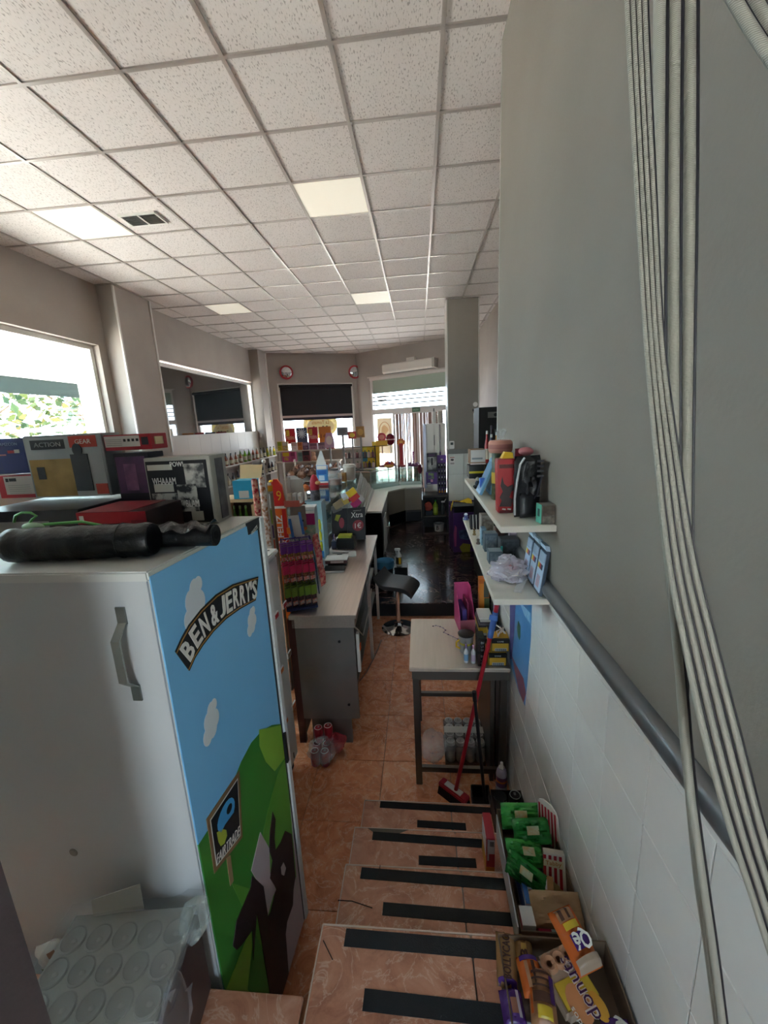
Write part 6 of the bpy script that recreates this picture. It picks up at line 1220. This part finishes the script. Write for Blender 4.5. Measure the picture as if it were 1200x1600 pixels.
# ---------------------------------------------------------------- orange snack stand
OS = thing('snack_stand', 'red and orange snack display stand with slogan on its side', 'display stand', (-1.16, 3.25, 0)); o = -V(OS.location); ora = M('#d9641c', .4); rdd = M('#c2241f', .4)
x0, x1, z1 = (-1.174,3.100,1.637)[0], (-1.084,3.100,1.635)[0], 1.903
OF = Fr(V((x0, 3.1, 0))+o, (1, 0, 0), (0, 0, 1)); ow = x1-x0
MB().prism([(0, .2), (ow, .2), (ow, 1.70), (ow*.85, 1.85), (ow*.45, z1), (ow*.1, z1), (0, z1-.06)], -.02, 0, OF).build('spine_panel', ora, OS)
MB().prism([(0, 1.68), (ow*.98, 1.68), (ow*.85, 1.84), (ow*.45, z1-.005), (ow*.1, z1-.005), (0, z1-.07)], -.001, .002, OF).build('red_top', rdd, OS)
MB().prism([(ow*.62, .9), (ow*.98, .9), (ow*.98, 1.66), (ow*.62, 1.66)], -.001, .0015, OF).build('red_stripe', rdd, OS); MB().fbox(OF, 0, ow, 1.665, 1.685, -.001, .003).build('white_line', WHT, OS)
text('SE MAS FELIZ', OF.at(ow*.32, 1.38, .002).turn(PI/2), .46, WHT, OS, height=.05, bold=.02); text('COME CON', OF.at(ow*.78, 1.24, .002).turn(PI/2), .36, WHT, OS, height=.042, bold=.02); text('9', OF.at(ow*.5, 1.77, .002), .04, YEL, OS, height=.08)
gp = M('#9a958e', .5)
for k, z in enumerate((1.68, 1.46, 1.22)):
    MB().box(x1+o.x, x1+.125+o.x, 3.08+o.y, 3.22+o.y, z, z+.018).build('shelf', M('#b0573a' if k == 0 else '#d07028', .5), OS)
    MB().box(x1+o.x, x1+.125+o.x, 3.07+o.y, 3.08+o.y, z, z+.05).build('shelf_lip', M('#b0574a' if k == 0 else '#d9701f', .5), OS)
    MB().box(x1+o.x, x1+.125+o.x, 3.215+o.y, 3.22+o.y, z+.018, z+.20).build('back_board', M('#9f9a94', .5), OS)
MB().prism([(0, 1.70), (.13, 1.70), (.125, 1.80), (.105, 1.88), (.06, 1.91), (0, 1.91)], -.13, -.121, Fr(V((x1, 3.1, 0))+o, (1, 0, 0), (0, 0, 1))).build('arch_back', M('#c3c2be', .45), OS)
MB().box(x0+o.x, min(x1+.12, -1.0)+o.x, -.13, .17, .0, .2).build('base', M('#7a3a2a', .5), OS); MB().box(x1+.0+o.x, x1+.02+o.x, -.045, -.03, .2, 1.9).build('rear_post', gp, OS)
for k, (dx, z, cc, w_) in enumerate(((.03, 1.70, '#cdbfae', .03), (.07, 1.70, '#c9c6c0', .025), (.115, 1.70, '#d3d0ca', .025))): carton('slim_packet', ['cream', 'grey white', 'pale'][k]+' slim packet on the top shelf of snack stand', 'packet', x1+dx-w_/2, x1+dx+w_/2, z-.001, z+.08, 3.12, .05, M(cc, .5), [('F', .1, .9, .3, .7, M('#b9a89a', .5))], group='slim packets on the snack stand')
rnd = random.Random(12)
for k in range(7):
    p = (x1+.02+.015*k, 3.115+.03*(k % 3), 1.479); t = thing('candy_bar', ['dark blue', 'white', 'violet', 'blue', 'silver', 'navy', 'lilac'][k]+' wrapped candy in the snack stand middle shelf', 'candy', p, rnd.uniform(-.5, .5), 'wrapped candies on the snack stand'); MB().bag(Fr((0, 0, .035), (1, 0, 0), (0, .3, 1)), .035, .07, .02, 6, 6, .15, .1, 90+k).build('wrapper', M(['#232f66', '#c9cbd2', '#4a3a7a', '#3a5a9a', '#a9adb5', '#1d2444', '#8a80b0'][k], .3), t, smooth=True); MB().fbox(Fr((0, 0, .035), (1, 0, 0), (0, .3, 1)), -.01, .01, -.012, .012, .009, .0115).build('print', LGR, t)
# left compartment shelf of the snack corner
CS = thing('compartment_shelf', 'narrow compartment shelf with small packs left of snack stand', 'shelf unit', (-1.34, 3.2, 0)); xa, xb = (-1.290,3.100,1.534)[0], (-1.202,3.100,1.532)[0]; o = -V(CS.location)
MB().box(xa+o.x-.02, xa+o.x-.012, -.1, .15, 0, 1.788).build('side', M('#8a7a64', .5), CS); MB().box(xb+o.x+.001, xb+o.x+.008, -.1, .15, 0, 1.788).build('side', M('#8a7a64', .5), CS)
zs = [1.80, 1.67, 1.54, 1.42, 1.28, 1.14]; cl = [('#d8d8d8', '#1b1b22', 'white framed dark screen pack'), ('#7d9a3a', '#2a2622', 'green edged black pack'), ('#4a2f66', '#b39a8a', 'purple pack with cream print'), ('#b03a22', '#c98a3a', 'red and orange snack pack'), ('#5a3a30', '#c27a5a', 'brown biscuit pack')]
for k in range(6): MB().box(xa+o.x-.012, xb+o.x, -.1, .15, zs[k]-.012, zs[k]-.004).build('shelf', M('#a59a88', .5), CS)
for k, (c1, c2, nm) in enumerate(cl): carton('small_pack', nm+' in the narrow compartment shelf', 'pack', xa-.006, xb-.006, zs[k+1]-.003, zs[k]-.018, 3.11, .16, M(c1, .4), [('F', .12, .82, .2, .8, M(c2, .4, var=(30, c1, .2)))], group='packs in the compartment shelf')
t = thing('candy_basket', 'yellow basket of candy on top of the compartment shelf', 'basket', ((xa+xb)/2, 3.2, 1.798)); MB().lathe([(.06, 0), (.085, .05), (.08, .05), (.055, .01), (0, .01)], (0, 0, 0), 14).build('basket', M('#c9a02a', .5), t)
for k in range(5): MB().ell((.04*math.cos(k*1.3), .04*math.sin(k*1.3), .055+.01*(k % 2)), (.022, .022, .018), 8, 6).build('sweet', M(['#c93a2a', '#d9b92a', '#8a3a8a', '#d97a2a', '#c9c4b4'][k], .4), t, smooth=True)
# gift wrap rolls
for k, (px, cc, c2, lb) in enumerate(((397, '#9a2430', '#d6a08a', 'red patterned gift wrap roll standing behind the freezer'), (405, '#a8704a', '#e6dcd2', 'sparkling gold and white gift wrap roll behind the freezer'))):
    x, y = ((-1.063,2.500,2.019), (-1.026,2.500,2.026))[k][:2]; t = thing('gift_roll', lb, 'gift wrap', (x-.012*k, y+.06*k, 0), 0, 'gift wrap rolls')
    MB().lathe([(.019, 0), (.020, .01), (.020, 1.97), (.015, 1.985), (0, 1.985)], (0, 0, 0), 14).build('roll', M(cc, .25, var=(45, c2, .25)), t, smooth=True); MB().lathe([(.0215, 1.5), (.0215, 1.52)], (0, 0, 0), 14).build('band', M(c2, .4), t, smooth=True)
t = thing('plain_pole', 'white capped slim post between gift wrap and back shelf', 'post', (-1.194,2.900,2.059)); z_ = t.location.z; t.location.z = 0; MB().tube([(0.03, .05, 0), (.03, .05, z_)], .008, 8).build('pole', M('#b9b5ae', .4), t); MB().ell((.03, .05, z_), (.016, .016, .016), 10, 6).build('knob', WHT, t, smooth=True)
# wooden bottle rack, cyan carton
BRK = thing('bottle_rack', 'wooden stand of green bottles behind the comic box', 'rack', (-1.55, 2.75, 0)); wd_ = M('#b49a74', .6)
xa, xb, za, zb = -1.415,-1.176,1.592,1.989
for x in (xa-.008, xb): MB().box(x+1.55-.012, x+1.55+.012, -.06, .16, 0, 1.78).build('side_board', wd_, BRK)
MB().box(xa+1.55, xb+1.55-.012, .14, .16, .0, 1.80).build('back_board', M('#3a2a24', .6), BRK)
for z in (1.20, 1.50): MB().box(xa+1.55, xb+1.55-.013, -.05, .14, z, z+.015).build('shelf', wd_, BRK)
MB().box(xa+1.55-.02, xb+1.55, -.06, .16, 1.80, 1.82).build('top_board', wd_, BRK)
proto = None
for r_, z in enumerate((1.216, 1.516)):
    for q in range(4):
        p = (xa+.035+.043*q, 2.74, z); lab = 'green bottle with pale label, '+ORD[q]+' on the '+['lower', 'upper'][r_]+' board of the wooden stand'
        if p[0] > xb-.04: continue
        if proto is None: proto = bottle('green_bottle', lab, p, .25, .019, M('#3f6a26', .2), M('#5a7a3a', .4), 'green bottles in the wooden stand', M('#6f9a4a', .5), .3, .08)
        else: copy_thing(proto, p, None, lab)
xa, xb, za, zb = -1.309,-1.150,1.924,2.048
t = carton('cyan_carton', 'cyan carton with open cream lid on the bottle stand', 'box', xa, xb, 1.822, 1.95, 2.70, .14, M('#1f93b8', .45), [('F', .25, .7, .05, .45, M('#b9b4ac', .5))])
w_ = xb-xa; MB().hexa([(-w_/2, .06, .128), (w_/2, .06, .128), (w_/2, .066, .128), (-w_/2, .066, .128), (-w_/2-.005, .10, .225), (w_/2+.005, .10, .22), (w_/2+.005, .106, .22), (-w_/2-.005, .106, .225)]).build('open_lid', M('#d9bc8c', .6), t)
# ---------------------------------------------------------------- bread rack
BD = thing('bread_rack', 'tiered rack stacked with brown bags of bread', 'rack', (-1.78, 6.78, 0)); rkx = .42; stl = M('#b5ada2', .4, .4)
for x in (-rkx-.03, rkx+.03):
    for y in (-.28, .32): MB().box(x-.012, x+.012, y-.012, y+.012, 0, 1.75).build('post', stl, BD)
tz = (.55, .85, 1.14, 1.42)
for k, z in enumerate(tz): MB().hexa([(-rkx, -.30, z), (rkx, -.30, z), (rkx, .30, z+.08), (-rkx, .30, z+.08), (-rkx, -.30, z+.012), (rkx, -.30, z+.012), (rkx, .30, z+.092), (-rkx, .30, z+.092)]).build('shelf', stl, BD)
proto = []
cb3 = [('#5a382a', '#8f6248'), ('#6a4536', '#9c7560'), ('#4d3026', '#835c48')]
for k, z in enumerate(tz):
    for q in range(5):
        for s_ in range(2):
            i = (k+q+s_) % 3; p = (-1.78-.34+.17*q, 6.78-.17+.30*s_, z+.034+.04*s_+.012); lab = 'brown bread bag, '+['front', 'back'][s_]+' row, '+ORD[q]+' in line on the '+['lowest', 'second', 'third', 'top'][k]+' rack tier'
            if i >= len(proto) or proto[i] is None:
                while len(proto) <= i: proto.append(None)
                t = thing('bread_bag', lab, 'bread', p, 0, 'bread bags in the rack'); MB().bag(Fr((0, 0, .085), (1, 0, 0), (0, .99, .13)), .15, .28, .14, 10, 10, .12, .12, 40+i).build('wrapper', M(cb3[i][0], .22, var=(16, cb3[i][1], .4)), t, smooth=True); MB().tube([(-.012, .12, .11), (.012, .12, .112)], .012, 6).build('tie', M('#c9c2b4', .5), t); proto[i] = t
            else: copy_thing(proto[i], p, .03*((q*7+k) % 3-1), lab)
# ---------------------------------------------------------------- shelves along the side wall
LS = thing('side_wall_shelving', 'long white shelving with bottles under the dark side window', 'shelving', (-4.08, 9.2, 0)); swm = M('#cfc8bc', .45)
for z in (1.595, 1.18, .78): MB().box(-.17, .18, -1.75, 1.95, z-.025, z).build('shelf', swm, LS)
for y in (-1.75, 0, 1.93): MB().box(-.17, .17, y-.012, y+.012, 0, 1.75).build('upright', swm, LS)
bc = [('#6fa62a', 'green', .27), ('#a8563a', 'rust', .26), ('#3a3a44', 'dark', .25), ('#d0b82a', 'yellow', .24), ('#8a4a34', 'brown', .22), ('#b9b4a8', 'clear', .24)]
pr = {}
seq = [2, 4, 2, 4, 4, 2, 4, 5, 4, 5, 4, 0, 0, 0, 0, 1, 1, 1, 1, 5, 5, 2, 2, 3, 3, 3, 5, 3, 3]
for zi, z in enumerate((1.596, 1.181)):
    for k, i in enumerate(seq):
        i = i if zi == 0 else (2, 4, 2, 1, 5, 2)[k % 6]
        p = (-3.96-.05*(k % 2), 7.55+.118*k, z); key = (i, zi); lab = bc[i][1]+' bottle, '+ORD[k]+' from the window pillar on the '+['upper', 'middle'][zi]+' side wall shelf'
        if key not in pr: pr[key] = bottle('shelf_bottle', lab, p, bc[i][2], .034, M(bc[i][0], .25), M('#d0ccc4' if i < 2 else '#3a3430', .4), bc[i][1]+' bottles on the '+['upper', 'middle'][zi]+' side shelf', M('#c9c2a8' if i != 3 else '#8a9a2a', .5), .28, .1)
        else: copy_thing(pr[key], p, None, lab)
# ---------------------------------------------------------------- goods by the rear window
WT = thing('window_table', 'pale goods table standing before the rear window', 'table', (-2.75, 10.52, 0), .2)
MB().box(-.95, 1.25, -.3, .3, 1.69, 1.73).build('tabletop', M('#c9bfb2', .5), WT)
for x in (-.9, 1.2):
    for y in (-.26, .26): MB().box(x-.03, x+.03, y-.03, y+.03, 0, 1.69).build('leg', M('#a39a8e', .5), WT)
MB().box(-.9, 1.2, -.25, .25, 1.0, 1.03).build('shelf', M('#b5aa9c', .5), WT); MB().box(-.9, 1.2, .26, .29, .2, 1.69).build('back_panel', M('#a59a90', .5), WT)
bn = [((-3.538,-3.239,1.887,2.289), '#b3222c', 'red banner card with script in the rear window display', 'Festina', 0), ((-3.227,-2.921,1.874,2.291), '#3f4560', 'dark blue banner card with white star print in the display', '', 1), ((-2.915,-2.639,1.877,2.294), '#ac1f2a', 'crimson banner card beside the orange price card', 'Festina', 2), ((-2.622,-2.283,1.881,2.294), '#c9761c', 'orange price card in the rear window display', '14€', 3)]
for (q, cc, lb, tx, k) in bn:
    x0, x1, z0, z1 = q; x0 += .01; x1 -= .01
    t = carton('banner_card', lb, 'sign', x0, x1, z0, z1, 10.6, .02, M(cc, .45), [('F', .1, .45, .5, .9, M('#c9a23a', .5))] if k in (0, 2) else [], [('F', tx, .52, .42, .75, M('#e0c8b0', .5) if k != 3 else M('#7a3a14', .5), .28)] if tx else [], group='banner cards in the rear window')
    MB().box(-.01, .01, .0, .02, -(z0-1.735), 0).build('stand', M('#8a7a70', .5), t)
    if k == 1:
        for a in range(6): MB().fbox(Fr((0, -.011, .27), (1, 0, 0), (0, 0, 1)).turn(a*PI/6), -.012, .012, -.13, .13, -.001, .001+.0004*a).build('star_print', M('#b9bcc9', .5), t)
gd_ = [('pink box on the goods table with yellow strip above', (-3.335,-3.119,1.499,1.737), '#c2568a', .12, '#d0b52a'), ('second pink box on the goods table near the teal box', (-3.126,-2.993,1.507,1.732), '#b94f84', .12, '#8a3a62'), ('teal grey box on the goods table', (-2.935,-2.821,1.515,1.710), '#86a7a4', .1, '#6a8a88'), ('dark maroon arch box on the goods table', (-2.827,-2.629,1.479,1.748), '#7a2f38', .12, '#2a1a1e'), ('cream plush bear on the goods table', (-2.633,-2.473,1.518,1.741), '#d0a58c', .1, '#b98a70'), ('white box of snacks before the red banner', (-3.301,-3.131,1.746,1.934), '#e0d6cf', .1, '#c9a9a0'), ('orange fruit basket before the blue banner', (-3.129,-2.997,1.771,1.928), '#c9763a', .1, '#a85a2a'), ('violet packet row before the crimson banner', (-2.996,-2.830,1.750,1.921), '#6a4468', .1, '#a8869c'), ('pink wrapped bundle under the crimson banner', (-2.830,-2.598,1.726,1.895), '#a87080', .1, '#7a4a5a'), ('mauve wrapped bundle under the orange card', (-2.595,-2.397,1.733,1.903), '#94707c', .1, '#6a4a58'), ('red flat pack beside the mauve bundle', (-2.386,-2.177,1.626,1.748), '#a3303c', .1, '#c9707a'), ('yellow drinks carton at the shelf end', (-3.660,-3.533,1.728,1.968), '#c9b82a', .1, '#8a9a2a'), ('small yellow carton with white top near the yellow drinks', (-3.538,-3.381,1.756,1.961), '#c9a24a', .1, '#d9d2c0')]
for gi, (lb, (x0, x1, z0, z1), cc, dp, c2) in enumerate(gd_):
    x0, x1 = x0*.96+x1*.04, x1*.96+x0*.04
    y = 9.62 if gi < 5 else 10.3
    zb_ = 1.733 if gi >= 5 else 1.498; z1 = max(z1, zb_+.1)
    if 'bear' in lb:
        t = thing('plush_bear', lb, 'plush', ((x0+x1)/2, y+.04, zb_)); w_ = x1-x0; h = z1-z0
        MB().ell((0, 0, h*.3), (w_*.45, w_*.35, h*.32), 12, 8).build('body', M(cc, .9), t, smooth=True); MB().ell((0, -.01, h*.75), (w_*.35, w_*.3, h*.24), 12, 8).build('head', M(cc, .9), t, smooth=True)
        for s_ in (-1, 1): MB().ell((s_*w_*.25, 0, h*.95), (w_*.1, w_*.08, w_*.1), 8, 6).build('ear', M(c2, .9), t, smooth=True); MB().ell((s_*w_*.35, -.04, h*.12), (w_*.16, w_*.2, h*.12), 8, 6).build('foot', M(c2, .9), t, smooth=True)
    else: carton('goods_box', lb, 'box', x0, x1, zb_, z1, y, dp, M(cc, .5), [('F', .1, .9, .55, .95, M(c2, .5)), ('F', .2, .8, .15, .45, M(cc, .5, var=(20, c2, .3)))], group='goods near the rear window')
sh2 = thing('goods_stand', 'low pale stand carrying the pink boxes before the window', 'stand', (-2.75, 9.72, 0)); MB().box(-.75, .85, -.14, .14, 1.47, 1.497).build('top', M('#c3b8aa', .5), sh2)
for x in (-.7, .8): MB().box(x-.02, x+.02, -.12, .12, 0, 1.47).build('leg', M('#a39a8e', .5), sh2)
# arch sign, frames, wire rack on the display case
def std_sign(lb, q, y, cc, c2, arch=False, zb=1.33):
    x0, x1, z0, z1 = q; t = thing('counter_sign', lb, 'sign', ((x0+x1)/2, y, zb)); w_ = x1-x0; h = z1-zb
    f = Fr((0, 0, 0), (1, 0, 0), (0, 0, 1)); top = [(w_/2, h*.8), (w_*.3, h), (-w_*.3, h), (-w_/2, h*.8)] if arch else [(w_/2, h), (-w_/2, h)]
    MB().prism([(-w_/2, z0-zb), (w_/2, z0-zb)]+top, -.015, 0, f).build('card', M(cc, .5), t); MB().prism(blob(0, (z0-zb+h)/2, w_*.35, (z1-z0)*.3, 16), -.001, .002, f).build('print', M(c2, .5), t); MB().box(-w_*.1, w_*.1, .0, .02, 0, z0-zb+.02).build('stem', M('#8f8a84', .5), t); MB().box(-w_*.3, w_*.3, -.04, .05, 0, .008).build('foot', M('#8f8a84', .5), t)
std_sign('pink arched sign with pale disc on the display case', (-2.058,-1.849,1.835,2.156), 8.8, '#b98a9a', '#d9c0b4', True)
std_sign('grey brown menu card on the display case', (-1.770,-1.533,2.084,2.263), 8.8, '#85807e', '#6a6462')
std_sign('tan menu card leaning on the display case by the corner', (-1.350,-1.169,2.025,2.260), 8.78, '#a3763c', '#c99a4a')
std_sign('small red and yellow card on the display case', (-1.529,-1.352,2.007,2.161), 8.76, '#b93a2a', '#d9b23a')

WRK = thing('wire_rack', 'dark wire rack of small jars on the display case', 'rack', (-1.35, 9.0, 1.33)); bw = M('#2a2628', .4)
for x in (-.36, .36):
    for y in (-.0, .1): MB().tube([(x, y, 0), (x, y, .50)], .006, 6).build('post', bw, WRK)
for z in (.02, .24, .48): MB().tube([(-.36, 0, z), (.36, 0, z)], .005, 6).build('bar', bw, WRK); MB().tube([(-.36, .1, z), (.36, .1, z)], .005, 6).build('bar', bw, WRK)
MB().box(-.36, .36, 0, .1, .235, .24).build('shelf', bw, WRK); MB().tube([(.36, 0, .48), (.75, .05, .50)], .006, 6).build('rod', bw, WRK)
protos = {}
for r_, z in enumerate((1.336, 1.572)):
    for q in range(8):
        c_ = ('#7a4a4a', '#a87a70', '#5a4a48', '#c9a9a0')[(q+r_) % 4]; p = (-1.35-.31+.088*q, 9.05, z); key = (q+r_) % 4; lab = ['maroon', 'rose', 'dark', 'pale'][key]+' little jar, '+ORD[q]+' on the '+['lower', 'upper'][r_]+' level of the wire rack'
        if key not in protos: protos[key] = bottle('spice_jar', lab, p, .16, .034, M(c_, .3), M('#5a6a4a', .4), ['maroon', 'rose', 'dark', 'pale'][key]+' little jars in the wire rack', None, .08, .2)
        else: copy_thing(protos[key], p, None, lab)
GTZ = 1.331
for lb, q, y, c1, c2 in (('tall yellow box with blue print on the display case', (-1.296,-1.066,1.366,1.816), 9.12, '#e2c01c', '#4a9ab0'), ('second tall yellow box farther on the display case', (-1.074,-0.916,1.402,1.903), 9.25, '#dcb81c', '#b8981a')):
    x0, x1, z0, z1 = q; carton('yellow_box', lb, 'box', x0, x1, GTZ, z1, y, .08, M(c1, .45), [('F', .0, .5, .3, .75, M(c2, .45)), ('F', .1, .5, .8, 1, M('#e0cf4a', .45)), ('R', .1, .9, .1, .9, M('#c0a01c', .45))])
def lolly(lb, q, y, zb, head, stem, base, kind):
    x0, x1, z0, z1 = q; t = thing('lolly_stand', lb, 'candy stand', ((x0+x1)/2, y, zb), 0, 'candy stands on the display case'); r = (x1-x0)/2; h = (z0+z1)/2-zb
    if kind == 'ball': MB().ell((0, 0, h), (r, r*.8, (z1-z0)/2), 16, 12).build('ball', head, t, smooth=True); MB().lathe([(r*.96, h-.01), (r*.97, h+.01)], (0, 0, 0), 18).build('band', M('#d0b0a8', .5), t, smooth=True)
    elif kind == 'disc': MB().prism(blob(0, h, r, (z1-z0)/2, 20), -.02, .0, Fr((0, 0, 0), (1, 0, 0), (0, 0, 1))).build('disc', head, t); MB().prism(blob(0, h, r*.6, (z1-z0)*.3, 20), .0, .003, Fr((0, 0, 0), (1, 0, 0), (0, 0, 1))).build('disc_print', M('#d98a7a', .5), t)
    else: MB().prism([(r*(1 if i % 2 else .8)*math.cos(PI*i/10), h+r*(1 if i % 2 else .8)*math.sin(PI*i/10)) for i in range(20)], -.02, .0, Fr((0, 0, 0), (1, 0, 0), (0, 0, 1))).build('sun_disc', head, t); MB().prism(blob(0, h, r*.4, r*.4, 14), .0, .003, Fr((0, 0, 0), (1, 0, 0), (0, 0, 1))).build('disc_print', M('#e0a04a', .5), t)
    MB().cyl((0, .01, .0), (0, .01, h-.02), .012 if kind != 'sun' else .045).build('stem', stem, t); MB().lathe([(r*.9, 0), (r*.9, .03), (r*.4, .05), (0, .05)], (0, 0, 0), 18).build('base', base, t, smooth=True)
    return t
t = lolly('red round lollipop sign with yellow price tag on display case', (-0.940,-0.743,1.906,2.096), 9.2, GTZ, M('#c23a46', .4), M('#b98a80', .4), M('#8a3a3a', .5), 'disc')

x0, x1, z0, z1 = -0.971,-0.719,1.796,1.927; MB().box(x0-t.location.x, x1-t.location.x, 9.16-9.2, 9.17-9.2, z0-GTZ, z1-GTZ).build('price_tag', M('#d9a62a', .45), t)
lolly('dark red lollipop ball on a stick on the display case', (-0.769,-0.552,1.804,2.069), 9.36, GTZ, M('#6e1626', .25), M('#c9c0ba', .4), M('#4a3a6a', .5), 'ball')
lolly('orange sun shaped sign over a red tube on display case', (-0.510,-0.316,1.762,1.980), 9.15, GTZ, M('#c96a1c', .4), M('#b0282c', .4), M('#8a2a2a', .5), 'sun')
t = thing('candy_bowl', 'red and purple candy bowl on the display case', 'bowl', tuple(V((-0.681,8.980,1.513)).xy)+(GTZ,)); MB().lathe([(.05, 0), (.11, .04), (.125, .10), (.115, .10), (0, .04)], (0, 0, 0), 18).build('bowl', M('#a8283a', .35), t, smooth=True)
for k in range(9): MB().ell((.07*math.cos(k*.7), .07*math.sin(k*.7), .105+.015*(k % 2)), (.03, .03, .025), 8, 6).build('sweet', M(['#c23a3a', '#5a3a86', '#d97a2a'][k % 3], .35), t, smooth=True)
MB().box(-.10, .10, -.13, -.125, .03, .08).build('name_plate', M('#d9a24a', .5), t)
t = thing('purple_stand', 'purple ring base stand with spike on the display case', 'stand', tuple(V((-0.147,9.100,1.453)).xy)+(GTZ,)); MB().lathe([(.10, 0), (.13, .02), (.13, .05), (.10, .06), (.08, .03)], (0, 0, 0), 20).build('ring', M('#6a2a5a', .4), t, smooth=True)
for k in range(6): MB().ell((0, 0, .06+.05*k), (.022, .022, .03), 8, 6).build('bead', M('#7d2f62', .4), t, smooth=True)
for k in range(8): MB().ell((.11*math.cos(k*.78), .11*math.sin(k*.78), .065), (.025, .025, .02), 8, 6).build('sweet', M('#5a2a5a', .4), t, smooth=True)
t = thing('red_purse', 'dark red hanging pouch by the chrome bar post', 'pouch', (-0.009,8.270,1.355)); crumple((0, 0, 0), (.05, .04, .09), 12, 8, .12, 95).build('pouch', M('#6a1a30', .5), t, smooth=True); MB().tube([(0, 0, .08), (-.01, .02, .16)], .006).build('strap', M('#8a7a6a', .5), t)
# fly curtain strands beside the viewer
FC = thing('fly_curtain', 'bundle of pale ribbed plastic strands hanging close by the wall', 'door curtain', (0.228,0.420,2.473)); o = -V(FC.location)
def ribmat():
    m, nt, b, nd, L = nodemat('ribbed_strand', .35)
    tc = nd('ShaderNodeTexCoord'); wv = nd('ShaderNodeTexWave', Scale=230.0, Distortion=.3); wv.bands_direction = 'Z'; L(tc.outputs['Object'], wv.inputs['Vector'])
    r = ramp(nd, [(.2, '#8d8b80'), (.7, '#aeac9f')]); L(wv.outputs['Fac'], r.inputs[0]); L(r.outputs[0], b.inputs['Base Color'])
    bp = nd('ShaderNodeBump', Strength=.3, Distance=.001); L(wv.outputs['Fac'], bp.inputs['Height']); L(bp.outputs[0], b.inputs['Normal']); return m
RIB = ribmat(); EDG = M('#1b1820', .5)
def smooth_path(P_, n=8):
    Q = []
    for i in range(len(P_)-1):
        p0, p1, p2, p3 = P_[max(i-1, 0)], P_[i], P_[i+1], P_[min(i+2, len(P_)-1)]
        for k in range(n):
            t = k/n; Q.append(.5*((2*p1)+(p2-p0)*t+(2*p0-5*p1+4*p2-p3)*t*t+(3*p1-p0-3*p2+p3)*t*t*t))
    return Q+[P_[-1]]
def strand(pts, r=.0036, r0=None):
    Q = smooth_path([V(p)+o for p in pts]); n = len(Q); rs = [(r0 or r)+(r-(r0 or r))*min(1, max(0, (i/n-.25)/.45)) for i in range(n)]
    MB().tube(Q, r, 8, rs=rs).build('strand', RIB, FC, smooth=True)
    MB().tube([q+V((rr*1.22, -.001, 0)) for q, rr in zip(Q[::2], rs[::2])], r*.3, 6, rs=[rr*.34 for rr in rs[::2]]).build('edge_cord', EDG, FC)
back = [[(0.212,0.450,2.658), (0.227,0.450,2.488), (0.243,0.450,2.316), (0.258,0.450,2.197), (0.277,0.450,2.094), (0.299,0.448,1.966), (0.323,0.445,1.824), (0.349,0.440,1.691), (0.378,0.440,1.560), (0.409,0.435,1.399)],
        [(0.224,0.450,2.657), (0.240,0.450,2.486), (0.257,0.450,2.316), (0.271,0.450,2.183), (0.286,0.450,2.071), (0.306,0.448,1.949), (0.329,0.445,1.815), (0.353,0.440,1.680), (0.379,0.440,1.560), (0.410,0.435,1.400)],
        [(0.236,0.450,2.655), (0.254,0.450,2.485), (0.270,0.450,2.315), (0.283,0.450,2.182), (0.297,0.450,2.063), (0.313,0.448,1.940), (0.334,0.445,1.805), (0.356,0.440,1.670), (0.380,0.440,1.560), (0.411,0.435,1.400)]]
for k, q in enumerate(back): strand([V(p)+V((0, .009*k*(i > 4), 0)) for i, p in enumerate(q)], .0048)
front = [(0.164,0.400,2.620), (0.172,0.400,2.556), (0.188,0.400,2.443), (0.204,0.400,2.336), (0.223,0.400,2.232), (0.241,0.400,2.143), (0.262,0.395,2.056), (0.289,0.390,1.955), (0.323,0.385,1.847), (0.361,0.380,1.740), (0.409,0.375,1.605)]
for j in range(4): strand([V(p)+V((.0088*j*(.36+.64*min(1, max(0, i-3)/4)), -.0015*j, .002*j)) for i, p in enumerate(front)], .0036, .0017)
for j in range(3): strand([V((0.240,0.400,2.596))+V((.013*j, .002, 0)), V((0.256,0.395,2.567))+V((.013*j, .002, 0)), V((0.278,0.390,2.533))+V((.013*j, .002, 0))], .004)
